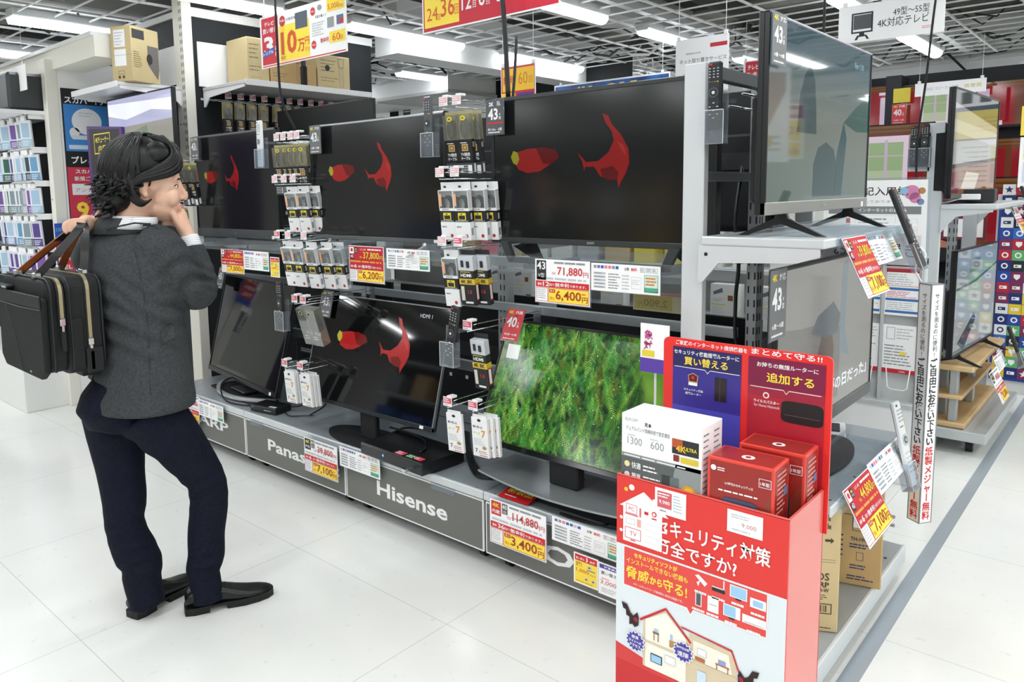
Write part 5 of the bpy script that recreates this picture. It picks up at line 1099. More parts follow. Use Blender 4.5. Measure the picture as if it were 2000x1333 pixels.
q = MB(); q.box(-4.6, -1.3, 3.79, 4.1, .80, .835, M('#cfd3d4', .5)); q.box(-4.6, -1.3, 3.79, 4.1, .0, .80, DARKSLOT); q.box(-4.6, -1.3, 4.1, 4.16, 0, 1.42, M('#d7d8d3', .6)); q.box(-4.6, -1.3, 3.86, 4.1, 1.08, 1.10, M('#cfd3d4', .5))
o = q.obj('far_gondola'); tag(o, 'far gondola with speaker cartons behind the TV island', 'gondola')
r = random.Random(5)
for i in range(16):
    x = -4.5+.2*i; c = r.choice(('#c9b48a', '#e3e3de', '#a85a3c', '#d98a94', '#b9bdc0', '#5f3a2c', '#e0cf5a'))
    o = MB().box(0, r.uniform(.11, .17), 0, .12, 0, r.uniform(.16, .27), M(c, .6), .002).obj('product_box', None, (x, 3.92, 1.10)); tag(o, 'small product box, number %d from the left on the upper far gondola shelf' % (i+1), 'product box', 'small boxes on the far gondola')

# ---------------------------------------------------------------- hanging signs
def cable_line(p0, p1, r_=.0015, m=WHITE): return MB().cyl(p0, p1, r_, r_, m, 6)
def hang_sign(label, loc, W, H, draw, rz=0., strings=True, th=.004, ztop=2.82, name='hanging_sign', base=PAPER):
    t = thing(name, label, 'hanging sign', loc, rz); q = MB(); q.box(0, W, -th/2, th/2, 0, H, base); q.yf = -th/2; draw(q, W, H); q.obj('sign_board', t)
    if strings:
        for x in (W*.06, W*.94):
            q = MB(); q.cyl((x, 0, H), (x, 0, ztop-loc[2]), .0015, .0015, WHITE, 6); q.box(x-.012, x+.012, -.006, .006, H-.004, H+.02, WHITE, .002); q.obj('string', t)
    return t
def s10(q, W, H):
    q.rect(.015*W, .02*H, .985*W, .04*H, RED, 1); q.rect(.02*W, .06*H, .23*W, .96*H, M('#cf2a3a', .5), 1)
    q.text('テレビ', .06*W, .80*H, .085*H, WHITE, .12*W, 2, .03); q.text('買い替え', .035*W, .66*H, .10*H, WHITE, .18*W, 2, .03); q.text('3', .045*W, .24*H, .36*H, WHITE, .12*W, 2, .06, cap=True); q.shape([(.03*W, .20*H), (.17*W, .27*H), (.17*W, .38*H), (.03*W, .31*H)], BLUE, 3); q.text('トリプル', .035*W, .23*H, .07*H, WHITE, .13*W, 4, .03, rot=.10); q.vtext('応援', .20*W, .40*H, .10*H, WHITE, 2, .03)
    q.rect(.24*W, .06*H, .60*W, .74*H, YEL, 1); q.disc(.285*W, .82*H, .10*H, M('#cf3a3a', .5), 2, 1.); q.text('特典1', .255*W, .80*H, .05*H, WHITE, .06*W, 3, .02); q.text('対象家電', .33*W, .80*H, .06*H, INK, .12*W, 2)
    q.rect(.44*W, .60*H, .58*W, .90*H, M('#4a5763', .4), 2); q.text('10', .26*W, .18*H, .44*H, ORANGE, .19*W, 3, .03, cap=True); q.text('万', .46*W, .17*H, .24*H, ORANGE, .08*W, 3, .02, cap=True); q.text('円', .545*W, .28*H, .14*H, ORANGE, .05*W, 3, .01); q.text('引き', .545*W, .16*H, .08*H, ORANGE, .05*W, 3); q.text('最大', .255*W, .10*H, .07*H, ORANGE, .06*W, 3)
    q.disc(.645*W, .84*H, .075*H, M('#cf3a3a', .5), 2, 1.); q.disc(.645*W, .24*H, .075*H, M('#cf3a3a', .5), 2, 1.); q.text('特典2', .625*W, .82*H, .035*H, WHITE, .04*W, 3); q.text('特典3', .625*W, .22*H, .035*H, WHITE, .04*W, 3)
    q.rect(.80*W, .76*H, .985*W, .98*H, YEL, 2); q.text('5,000', .81*W, .78*H, .11*H, ORANGE, .12*W, 3, .0); q.text('円引き', .935*W, .78*H, .06*H, ORANGE, .04*W, 3); q.text('写真を撮って', .67*W, .70*H, .05*H, INK, .12*W, 2); q.disc(.72*W, .88*H, .05*H, M('#9aa0a4', .5), 2, 1.3)
    q.rect(.80*W, .48*H, .87*W, .66*H, M('#9aa0a4', .5), 2); q.rect(.90*W, .50*H, .97*W, .66*H, M('#5d7694', .5), 2); q.rect(.93*W, .52*H, .97*W, .60*H, RED, 3); q.lines(.63*W, .38*H, .78*W, .64*H, 6, INK3, 2, .4, 1)
    q.rect(.82*W, .20*H, .985*W, .40*H, YEL, 2); q.text('60', .85*W, .23*H, .13*H, ORANGE, .08*W, 3); q.text('回', .93*W, .23*H, .08*H, ORANGE, .03*W, 3); q.text('無金利', .72*W, .24*H, .09*H, M('#d0464a', .5), .09*W, 3, .015)
hang_sign('hanging sale banner reading 10 with red 3 at its left', (-3.50, 2.245, 2.172), .70, .255, s10, ztop=2.82)
def s36(q, W, H):
    R = M('#c8283c', .5); q.rect(.01*W, .03*H, .99*W, .99*H, R, 1); q.rect(.02*W, .86*H, .30*W, .97*H, BLUE, 2); q.text('ボーナス一括払いも', .03*W, .88*H, .07*H, WHITE, .26*W, 3, .02)
    q.rect(.02*W, .10*H, .30*W, .82*H, YEL, 2); q.text('24', .04*W, .24*H, .26*H, ORANGE, .09*W, 3, .0); q.text('回', .12*W, .22*H, .12*H, ORANGE, .03*W, 3); q.text('36', .155*W, .26*H, .38*H, ORANGE, .11*W, 3, .01); q.text('回', .265*W, .26*H, .2*H, ORANGE, .03*W, 3); q.text('月々のお支払い', .08*W, .70*H, .07*H, ORANGE, .20*W, 3)
    for i, s in enumerate(('12', '6', '3')): x = .32+.13*i; q.text(s, x*W, .30*H, .32*H, WHITE, (.075 if i == 0 else .045)*W, 3, .015, cap=True); q.text('回', (x+.085-.03*(i > 0))*W, .30*H, .14*H, WHITE, .025*W, 3); q.text('分割払い', x*W, .70*H, .08*H, WHITE, .10*W, 3, .01)
    q.rect(.68*W, .30*H, .985*W, .95*H, PAPER, 2); q.text('Orico', .72*W, .55*H, .10*H, INK, .09*W, 3); q.disc(.705*W, .60*H, .04*H, RED, 3); q.lines(.72*W, .36*H, .96*W, .42*H, 1, INK3, 3, .5, 1)
hang_sign('red hanging banner reading 24 36 12 6 3 at the top edge', (-2.57, 2.5, 2.246), .78, .215, s36, rz=math.radians(-1))
def s60(q, W, H):
    q.rect(.02*W, .03*H, .98*W, .97*H, M('#d9303a', .5), 1); q.rect(.05*W, .24*H, .97*W, .92*H, M('#fbc93a', .5), 2); q.rect(.02*W, .03*H, .42*W, .20*H, YEL, 2); q.text('無金利', .08*W, .44*H, .28*H, M('#cf3a3a', .5), .28*W, 3, .03); q.text('60', .52*W, .42*H, .36*H, M('#d98a2a', .5), .26*W, 3); q.text('回', .82*W, .44*H, .2*H, M('#d98a2a', .5), .1*W, 3); q.rect(.48*W, .09*H, .94*W, .17*H, PURP, 3)
hang_sign('small orange hanging card reading 60 above the upper right TV', (-2.95, 3.5, 2.06), .255, .19, s60)
def s4k(q, W, H):
    q.rect(.01*W, .0, .99*W, .93*H, noise_mat('night_blue', '#16305f', '#2f6ab8', 6, .5, coord='Object'), 1); g = M('#f0cf5a', .4); q.text('4K', .17*W, .16*H, .66*H, g, .20*W, 2, .04, cap=True); q.text('8K', .46*W, .16*H, .66*H, g, .30*W, 2, .04, cap=True); q.disc(.93*W, .45*H, .14*H, WHITE, 2); q.text('新', .08*W, .20*H, .3*H, WHITE, None, 2, .03)
hang_sign('blue hanging banner with yellow 4K 8K behind the upper right TV', (-4.394, 6.0, 2.315), 1.21, .20, s4k)
def stk(q, W, H):
    q.text('ネット取り置きサービス', .08*W, .56*H, .075*H, INK, .88*W, 1); q.lines(.2*W, .70*H, .65*W, .76*H, 1, INK3, 1, .5, 2); q.rect(.66*W, .80*H, .97*W, .87*H, M('#c8343c', .5), 1); q.disc(.24*W, .28*H, .10*H, M('#d0343a', .5), 1, 1.5, 30); q.disc(.24*W, .28*H, .08*H, PAPER, 2, 1.55, 30); q.text('Kaho!', .12*W, .24*H, .09*H, M('#d0343a', .5), .24*W, 3, .04); q.lines(.5*W, .18*H, .9*W, .22*H, 1, INK3, 1, .5, 4)
hang_sign('white hanging sign with a red bubble above the right end frame', (-2.30, 4.4, 2.10), .34, .33, stk)
def s49(q, W, H):
    q.frame(.13*W, .24*H, .34*W, .78*H, .008, INK, 1); q.rect(.15*W, .34*H, .325*W, .72*H, M('#55585b', .5), 1); q.rect(.21*W, .16*H, .26*W, .24*H, INK, 1); q.shape([(.165*W, .06*H), (.19*W, .06*H), (.205*W, .14*H), (.27*W, .14*H), (.285*W, .06*H), (.31*W, .06*H), (.28*W, .18*H), (.19*W, .18*H)], INK, 1)
    q.text('49型～55型', .53*W, .58*H, .20*H, INK, .33*W, 1, .0); q.text('4K対応テレビ', .385*W, .31*H, .24*H, INK, .475*W, 1, .0); q.text('TV  電視', .76*W, .86*H, .07*H, INK, .10*W, 1); q.lines(.80*W, .14*H, .90*W, .22*H, 2, PINK, 1, .4, 1)
hang_sign('white hanging sign reading 49 to 55 inch 4K TV with TV pictogram', (-1.385, 4.5, 2.295), .50, .195, s49, rz=math.radians(2))
def skae(q, W, H): q.rect(.06*W, .30*H, .48*W, .95*H, M('#cf2a3a', .5), 1); q.text('テレビ', .12*W, .66*H, .18*H, WHITE, .3*W, 2, .03); q.text('買い替え', .09*W, .40*H, .18*H, WHITE, .36*W, 2, .03); q.rect(.52*W, .22*H, .98*W, .60*H, YEL, 1); q.disc(.56*W, .72*H, .1*H, RED, 1); q.lines(.66*W, .68*H, .96*W, .78*H, 1, PURP, 1, .6, 2)
hang_sign('small red and yellow hanging card left of the big aisle-facing TV', (-2.55, 6.0, 2.30), .30, .22, skae)
def srec(q, W, H):
    q.frame(.06*W, .40*H, .15*W, .78*H, .012, INK, 1); q.rect(.068*W, .46*H, .142*W, .74*H, M('#4a4d50', .5), 1); q.text('テレビ録画', .20*W, .38*H, .16*H, INK, .34*W, 1); q.lines(.3*W, .68*H, .6*W, .76*H, 1, INK3, 1, .5, 2)
hang_sign('white sign with TV pictogram far behind the grey remote', (-7.70, 7.0, 2.10), 1.55, .66, srec, strings=False)
q = MB(); q.box(-7.9, -4.2, 7.02, 7.1, 0, 2.9, M('#15181c', .7)); q.box(-7.75, -6.2, 6.985, 7.02, 1.9, 2.1, WHITE); q.box(-7.75, -6.2, 6.985, 7.02, .9, 1.9, M('#24272b', .7)); o = q.obj('partition'); tag(o, 'dark far partition carrying the white TV sign', 'partition')
def snb(q, W, H): q.text('ンペーク', .05*W, .30*H, .24*H, M('#c8343c', .5), .6*W, 1, .02)
q = MB(); q.box(-9.6, -7.95, 6.9, 7.0, 0, 2.55, M('#e3e3df', .6)); o = q.obj('partition'); tag(o, 'pale far partition with red letters left of the white TV sign', 'partition')
hang_sign('far white poster with red letters above the silver-edged TV', (-8.55, 6.88, 2.02), 1.0, .42, snb, strings=False)
def scon(q, W, H): q.text('パソコン', .04*W, .34*H, .30*H, INK, .66*W, 1); q.lines(.3*W, .74*H, .72*W, .80*H, 1, INK2, 1, .6, 2); q.lines(.62*W, .1*H, .80*W, .18*H, 1, PINK, 1, .6, 3)
hang_sign('white hanging sign ending in two katakana at the left edge', (-6.66, 1.9, 2.275), .80, .175, scon)
cord('black cable hanging in front of the 10 banner', [(-3.28, 2.20, 2.82), (-3.29, 2.2, 2.5), (-3.288, 2.2, 2.2), (-3.30, 2.22, 2.0), (-3.31, 2.3, 1.86)], .006)
cord('black cable dropping from the ceiling to the upper right TV', [(-2.07, 2.42, 2.82), (-2.05, 2.42, 2.5), (-2.02, 2.42, 2.2), (-1.995, 2.41, 1.905)], .010)
cord('second black cable behind the small orange card', [(-1.99, 2.46, 2.15), (-1.985, 2.44, 2.0), (-1.98, 2.42, 1.90)], .006)
cord('black cable hanging behind the big aisle-facing TV', [(-1.3, 4.0, 2.82), (-1.3, 4.0, 2.2)], .007)
cord('long black cable swinging down to the far aisle-facing TV', [(-.86, 4.35, 2.82), (-.90, 4.36, 2.4), (-.93, 4.4, 2.05), (-.965, 4.45, 1.75), (-.97, 4.5, 1.5)], .006)
cord('black cable in front of the right ceiling beam', [(-1.9, 9.0, 2.95), (-1.75, 9.1, 2.85), (-1.55, 9.2, 2.62)], .012)

# ---------------------------------------------------------------- left corner: case rack, poster wall, alcove, cable wall
CW = M('#e9e7dd', .5); BLKP = M('#17191b', .8)
q = MB(); q.box(-9.5, -5.95, 2.10, 2.14, .40, 2.12, BLKP); q.box(-9.5, -5.95, 1.75, 2.14, 0, .40, OFFW, .004)
o = q.obj('case_rack'); tag(o, 'black-backed accessory rack at the left edge', 'rack')
t = thing('store_post', 'cream store post between the accessory rack and the blue poster', 'post', (-5.92, 2.06, 0)); MB().box(-.05, .025, -.03, .05, 0, 2.5, CW, .004).obj('post', t); MB().cyl((-.02, -.032, 1.52), (-.02, -.028, 1.52), .006, .006, STEEL, 10).obj('bolt', t)
q = MB(); q.box(-5.96, -5.90, 2.11, 2.66, 0, 2.5, WHITE); o = q.obj('wall_poster'); o['kind'] = 'structure'
q = MB(); q.box(-5.9, -5.06, 2.62, 2.68, 0, 2.75, M('#23272a', .7)); q.box(-5.9, -5.06, 2.612, 2.62, 2.30, 2.56, WHITE); q.box(-5.9, -5.06, 2.60, 2.62, 2.74, 2.78, OFFW); o = q.obj('wall_alcove'); o['kind'] = 'structure'
q = MB(); q.box(-5.06, -5.0, 2.66, 4.25, 0, 2.75, M('#1d2123', .75)); q.box(-5.0, -4.992, 2.70, 3.02, 2.28, 2.58, WHITE); q.box(-5.06, -4.98, 2.66, 4.25, 2.74, 2.80, OFFW); o = q.obj('wall_cable'); o['kind'] = 'structure'
t = thing('store_post', 'tall cream slotted post at the corner behind the first TV', 'post', (-5.03, 2.62, 0)); q = MB(); q.box(-.075, .055, -.03, .04, 0, 2.95, CREAM, .003); slots(q, .030, -.03, 1.6, 2.9, 'x')
for z in (2.02, 2.88):
    for x in (-.04, 0): q.cyl((x, -.032, z), (x, -.0295, z), .005, .005, MATTE, 8)
q.obj('post', t)
def wshelf(label, loc, rz, W, D_):
    t = thing('wall_shelf', label, 'shelf', loc, rz); q = MB(); q.box(0, W, -D_, 0, -.012, .012, M('#dadcdc', .35, .2), .003); q.box(0, W, -D_-.004, -D_+.004, -.022, .016, WHITE, .002); q.obj('shelf_board', t)
    for x in (.004, W-.012): q = MB(); q.prism([(0, -.012), (-D_+.02, -.012), (-D_+.02, -.03), (-.08, -.06), (-.02, -.12), (0, -.12)], (x, 0, 0), (0, 1, 0), (0, 0, 1), (1, 0, 0), .008, WHITE); q.obj('bracket', t)
wshelf('white wall shelf with a single brown carton, left of the corner post', (-5.79, 2.61, 2.258), 0, .75, .45)
wshelf('grey wall shelf with stacked brown cartons, right of the corner post', (-4.99, 2.72, 2.258), PI/2, 1.05, .55)
def kb1(q, W, H):
    i = M('#5a4a30', .7); q.rect(W*.16, H*.62, W*.70, H*.93, PAPER, 1); q.rect(W*.16, H*.28, W*.72, H*.58, PAPER, 1); q.lines(W*.2, H*.64, W*.66, H*.9, 5, INK3, 2, .3, 1); q.frame(W*.3, H*.13, W*.6, H*.19, .002, i, 1); q.disc(W*.35, H*.08, .01, i, 1); q.disc(W*.55, H*.08, .01, i, 1); q.rect(0, H*.47, W, H*.475, INK2, 3)
t = kraft_box('brown carton with a fan picture alone on the left wall shelf', (-5.12, 2.17, 2.271), math.radians(24), .165, .25, .35, KRAFT2, kb1)
q = MB(); q.T = Matrix.Translation((.165, 0, 0)) @ Matrix.Rotation(PI/2, 4, 'Z') @ Matrix.Diagonal((.78, 1, .97, 1)); i = M('#5a4a30', .7); q.rect(.01, .28, .15, .34, M('#3a3a3c', .6), 1); q.shape([(.18, .12), (.29, .03), (.31, .10), (.31, .25), (.18, .25)], M('#6d6a66', .6), 1); q.disc(.20, .16, .035, INK, 2); q.lines(.015, .09, .12, .20, 8, i, 1, .3, 2); q.obj('side_print', t)
def kbp(q, W, H): i = M('#8a7a5a', .7); q.lines(W*.1, H*.55, W*.6, H*.9, 4, i, 1, .25, 1); q.frame(W*.2, H*.08, W*.6, H*.2, .002, i, 1); q.lines(W*.1, H*.3, W*.7, H*.45, 2, i, 1, .25, 4)
for i, (y, H, W, m, lb) in enumerate(((2.90, .33, .17, KRAFT2, 'pale brown carton nearest the corner post on the right shelf'), (3.08, .26, .22, KRAFT, 'brown carton second from the corner post on the right shelf'), (3.30, .19, .17, KRAFT, 'low brown carton behind the 10 banner on the right shelf'), (3.48, .285, .30, KRAFT2, 'pale carton with a handle drawing at the end of the right shelf'))):
    tt = kraft_box(lb, (-4.70, y, 2.271), PI/2, W, .26, H, m, kbp)
    if i == 3: q = MB(); q.yf = 0; q.disc(.09, .19, .022, INK, 2); q.frame(.20, .06, .235, .20, .003, INK2, 2); q.shape([(.195, .2), (.24, .2), (.25, .27), (.185, .27)], M('#a9987a', .7), 2); q.shape([(.203, .205), (.232, .205), (.24, .262), (.195, .262)], KRAFT2, 3); q.obj('print', tt)
o = MB().box(0, .03, 0, .04, 0, .16, MATTE, .003).box(.005, .025, .005, .035, .16, .20, BLACK, .003).obj('black_stand', None, (-4.62, 3.27, 2.271)); tag(o, 'small black stand between cartons on the right wall shelf', 'stand')
# blue poster on the wall facing the aisle
t = thing('poster', 'blue and black poster with a white satellite dish, red price below', 'poster', (-5.899, 2.125, 1.05), PI/2); q = MB(); W, H = .48, 1.26; q.box(0, W, -.003, 0, 0, H, M('#16171a', .5)); q.yf = -.003
q.text('スカパー! アンテナ', .02, H-.105, .050, WHITE, .45, 1, .03); q.rect(.01, .815, W-.01, 1.15, M('#3f86cf', .5), 1); q.disc(.165, 1.03, .095, M('#e9ecee', .5), 2, 1.1, 30); q.disc(.075, .95, .035, M('#e4e8ea', .5), 2); q.lines(.11, 1.06, .22, 1.10, 2, INK3, 3, .3, 1); q.shape([(.04, .93), (.18, .93), (.20, .90), (.06, .90)], M('#d5dade', .5), 3); q.rect(.03, .83, .25, .86, M('#cfe0f0', .5), 2); q.text('プレミアム', .04, .725, .055, WHITE, .28, 1, .03)
q.rect(.005, .28, W-.005, .70, M('#cf3a52', .5), 1); q.text('スカパー!', .06, .655, .03, WHITE, .17, 2, .03); q.text('新規ご加入で', .05, .60, .035, WHITE, .22, 2, .02); q.rect(.03, .50, .33, .58, WHITE, 2); q.text('アンテナ', .05, .52, .028, M('#c2506a', .5), .16, 3); q.text('9,7', .05, .30, .15, YEL, .22, 2, .05, cap=True); q.obj('printed_sheet', t)
t = thing('poster', 'small blue and red notice under the cream post beside the bag handles', 'poster', (-5.898, 2.02, .95), PI/2); q = MB(); q.box(-.02, .10, -.045, -.042, 0, .40, M('#2f55b8', .5)); q.yf = -.045; q.text('お知らせ', -.015, .34, .03, M('#6fd0d8', .5), .08, 1); q.rect(-.015, .05, .095, .25, M('#cf3a4a', .5), 1); [q.text(s_, -.01, .19-.06*k, .03, WHITE, .09, 2, .02) for k, s_ in enumerate(('工事', '設置も', 'TEL'))]; q.obj('printed_sheet', t)
# portrait TV on the alcove wall
def scen(p, W, H, z0):
    p.yf = -.002; X = lambda u: -W/2+W*u; Z = lambda v: z0+H*v; e = lambda c, k=.8: EM(c, k)
    p.rect(-W/2, z0, W/2, z0+H, e('#8a8880'), .5); p.shape([(X(0), Z(.62)), (X(1), Z(.66)), (X(1), Z(1)), (X(0), Z(1))], e('#a6a7c4'), 1); p.shape([(X(0), Z(.8)), (X(.3), Z(.72)), (X(.7), Z(.8)), (X(1), Z(.75)), (X(1), Z(.9)), (X(0), Z(.95))], e('#dfe2ea'), 1.5)
    p.shape([(X(.35), Z(0)), (X(.7), Z(.0)), (X(.62), Z(.62)), (X(.40), Z(.55))], e('#6f7a6a'), 1.5); p.rect(X(.42), Z(.1), X(.56), Z(.5), e('#4f6a3f'), 2); p.shape([(X(.6), Z(0)), (X(1), Z(.05)), (X(1), Z(.35)), (X(.7), Z(.2))], e('#5a4a8a'), 2)
make_tv('wall TV under the left shelf showing a pale castle landscape', .98, .56, (-5.20, 2.36, 1.66), 0, 0, .010, .02, BEZ, None, GLASSY, 'none', 0, scen, group='TVs on the left wall', sticker=False)
o = MB().box(-.06, .06, .07, .24, .2, .4, MATTE).obj('wall_mount', None, (-5.20, 2.36, 1.66)); tag(o, 'black wall mount behind the landscape TV', 'mount')
# purple 4K standee
t = thing('standee', 'purple and black 4K tuner standee beside the man\'s head', 'standee', (-4.955, 1.92, .0)); q = MB()
q.prism([(0, 1.40), (.13, .0), (.38, .0), (.50, 1.40), (.49, 1.93), (0, 1.965)], (0, 0, 0), (1, 0, 0), (0, 0, 1), (0, 1, 0), .02, M('#4a2370', .45)); q.yf = -.0; q.shape([(.045, 1.60), (.46, 1.60), (.455, 1.92), (.03, 1.945)], M('#221c22', .5), 1); q.shape([(.10, 1.0), (.44, 1.0), (.46, 1.60), (.045, 1.60)], M('#221c22', .5), 1)
q.frame(.10, 1.79, .33, 1.91, .006, TAGY, 2); q.text('4Kチューナー', .12, 1.855, .035, TAGY, .19, 2, .02); q.text('内蔵', .16, 1.80, .04, TAGY, .11, 2, .01); q.rect(.16, 1.66, .30, 1.76, PAPER, 2); q.text('4K', .18, 1.68, .06, PURP, .10, 3, .03); q.text('自宅に眠る', .12, 1.56, .05, WHITE, .24, 2, .02); q.text('4K', .13, 1.44, .09, TAGY, .14, 2, .05); q.text('楽しむ', .13, 1.35, .06, TAGY, .2, 2, .02); q.obj('printed_board', t)
q = MB(); q.box(.05, .45, .02, .35, 0, .015, M('#3a2a55', .6)); q.obj('base', t)
# packs hanging in the case rack: tags on rails, six rows
for k in range(6):
    z = 2.10-.237*k; q = MB()
    q.box(-9.4, -5.98, 1.93, 1.936, z+.010, z+.016, CHROME); q.box(-5.99, -5.985, 1.93, 2.10, z-.012, z+.03, WHITE); q.box(-9.4, -5.98, 2.085, 2.10, z-.008, z+.02, STEEL)
    for j in range(10): q.tube([(-6.0-.045*j, 2.09, z+.02), (-6.0-.045*j, 1.94, z+.03), (-6.0-.045*j, 1.91, z+.015)], .0025, WHITE, 5)
    o = q.obj('hook_rail'); tag(o, 'white wire hook rail, %s row of the left accessory rack' % ('top', 'second', 'third', 'fourth', 'fifth', 'sixth')[k], 'rail', 'hook rails of the accessory rack')
PAL = [('#a9c7dd', '#e6eaee'), ('#6f9fc4', '#dfe6ea'), ('#c9cfd3', '#f0f1f2'), ('#5a4a8a', '#d8d5e2'), ('#8a9aa4', '#eceeef'), ('#3f4a55', '#d5d9dc'), ('#c4c8cc', '#9aa4aa'), ('#7a5aa0', '#e6e0ee'), ('#3f6a5c', '#dfe5e2')]
protos = []
for a_, b_ in PAL:
    t = thing('case_pack', '', 'accessory pack', (0, 0, -5), 0, 'hanging packs in the left accessory rack'); q = MB(); q.box(-.042, .042, 0, .016, -.205, -.02, M(b_, .3), .002); q.yf = 0; q.rect(-.040, -.203, .040, -.15, M(a_, .4), 1); q.rect(-.030, -.14, .028, -.04, M(a_, .35), 1); q.lines(-.03, -.198, .03, -.16, 3, WHITE, 2, .4, 1); q.obj('pack', t)
    q = MB(); q.box(-.014, .014, -.015, .004, -.025, .012, WHITE, .002); q.obj('hang_tab', t); protos.append(t)
first = [True]*len(protos); r = random.Random(9); nm = ('top', 'second', 'third', 'fourth', 'fifth', 'sixth')
for k in range(6):
    for j in range(15):
        c = (0, 1, 0, 4, 2, 7, 1, 0, 1)[j % 9] if k == 0 else (7, 3, 7, 2, 5, 0, 4, 2, 3)[j % 9] if k == 4 else r.randrange(len(protos)); x = -6.03-.048*j+r.uniform(-.006, .006)
        lb = 'hanging pack %d from the right in the %s row of the left accessory rack' % (j+1, nm[k]); rot = (math.radians(4), 0, math.radians(r.uniform(25, 50)))
        if first[c]: first[c] = False; p = protos[c]; p.location = (x, 1.93+r.uniform(-.02, .03), 2.10-.237*k); p.rotation_euler = rot; p['label'] = lb
        else: dup(protos[c], (x, 1.93+r.uniform(-.02, .03), 2.10-.237*k), rot, lb)
for c, f_ in enumerate(first):
    if f_:
        for ch_ in list(protos[c].children): bpy.data.objects.remove(ch_)
        bpy.data.objects.remove(protos[c])
t = thing('printer_box', 'silver device on top of the left accessory rack', 'device', (-7.0, 1.80, 2.147)); q = MB(); q.box(0, .76, 0, .28, 0, .22, M('#b5b8ba', .25, .4), .03); q.obj('body', t); q = MB(); q.box(.58, .62, -.004, .0, .08, .14, BLACK, .003); q.obj('slot', t); q = MB(); q.box(.77, 1.0, .02, .3, 0, .26, M('#3b3e40', .4), .02); q.obj('tray', t)
q = MB(); q.box(-9.5, -5.96, 1.75, 2.1, 2.12, 2.145, WHITE); o = q.obj('top_shelf'); tag(o, 'white top shelf of the left accessory rack', 'shelf')
# cable packs on the cable wall
q = MB(); q.box(-4.99, -4.985, 2.70, 4.22, 2.185, 2.20, CHROME); o = q.obj('hook_rail'); tag(o, 'steel hook rail on the dark cable wall', 'rail')
GW2 = 'cable packs in a row on the dark wall'
for j in range(13):
    y = 2.80+.094*j+(.02 if j > 3 else 0); lb = 'black cable pack, number %d from the corner post on the dark wall' % (j+1); dup(PB, (-4.80, y, 2.165), (math.radians(3), 0, PI/2), lb, GW2)
    tt = thing('display_hook', 'wall hook with pink flag over cable pack %d from the corner post' % (j+1), 'display hook', (-4.80, y, 2.182), PI/2, 'wall hooks with pink flags'); q = MB(); q.tube([(0, 0, 0), (0, .19, 0)], .0025, CHROME, 6); q.obj('wire', tt); flag(tt, 0, -.002, .025, True)
o = MB().box(0, .05, 0, .05, 0, .19, M('#d6bd92', .6), .003).obj('wooden_block', None, (-6.16, 2.07, 0)); tag(o, 'pale wooden block on the floor behind the man\'s legs', 'block')
o = MB().box(-6.4, -5.4, 2.1, 2.14, .02, .05, M('#d6bd92', .6)).obj('wooden_strip', None, (0, .03, .14)); 
bpy.data.objects.remove(o)
# ================================================================ SECOND ISLAND, FAR RIGHT
t = thing('end_rack', 'pale grey steel frame of the second island, carrying the far aisle-facing TV', 'rack', (-.905, 4.62, 0))
for y in (0, 1.05):
    q = MB(); q.box(-.045, .03, y, y+.03, .10, 1.85, FRAMEW, .002); q.obj('post', t)
for y, x in ((.50, 0), (.20, -.42)):
    q = MB(); q.box(x-.02, x+.02, y-.03, y+.03, .1, 1.9, RAIL, .002); slots(q, x, y-.03, .4, 1.88, 'x'); slots(q, x+.02, y, .4, 1.88, 'y'); q.obj('slotted_post', t)
for z in (1.81, 1.52): q = MB(); q.box(-.01, .02, .03, 1.05, z, z+.035, M('#8d9294', .4, .4), .002); q.obj('cross_bar', t)
q = MB(); q.box(.03, .28, -.02, 1.1, 1.40, 1.425, SHELFL, .004); q.obj('shelf', t)
for y in (-.01, 1.06): q = MB(); q.prism([(.03, 1.40), (.26, 1.40), (.26, 1.385), (.10, 1.36), (.03, 1.27)], (0, y, 0), (1, 0, 0), (0, 0, 1), (0, 1, 0), .008, FRAMEW); q.obj('bracket', t)
q = MB(); q.box(-.9, -.02, .1, 1.0, .09, .14, SHELF, .003); q.obj('base_deck', t)
for y in (.2, .9): q = MB(); q.cyl((-.2, y, .03), (-.17, y, .03), .03, .03, BLACK, 12); q.box(-.2, -.17, y-.02, y+.02, .04, .09, BLACK); q.obj('caster', t)
def gym(p, W, H, z0):
    p.yf = -.002; X = lambda u: -W/2+W*u; Z = lambda v: z0+H*v; S = lambda pts, c, l, e=.4: p.shape([(X(a), Z(b)) for a, b in pts], EM(c, e, .05), l)
    S([(0, 0), (1, 0), (1, 1), (0, 1)], '#b9bcb8', .5); S([(0, .88), (1, .70), (1, 1), (0, 1)], '#4d5458', 1); S([(0, .60), (1, .50), (1, .64), (0, .72)], '#d7dbda', 1); S([(0, .24), (1, .34), (1, .38), (0, .28)], '#3a2f2a', 1.5); S([(0, 0), (1, 0), (1, .34), (0, .24)], '#9a6a4a', 1); S([(.2, .05), (.5, .02), (.6, .2), (.3, .22)], '#e3d8c8', 2); S([(.0, .0), (.15, .0), (.14, .22), (.0, .2)], '#8a3a42', 2)
make_tv('far aisle-facing TV on the second island, seen edge-on', .97, .565, (-.80, 5.02, 1.425), PI/2-.055, 0, .010, .025, BEZ, None, GLASSY, 'pedestal', .03, gym, group='TVs on the second island', depth=.08, footm=MATTE)
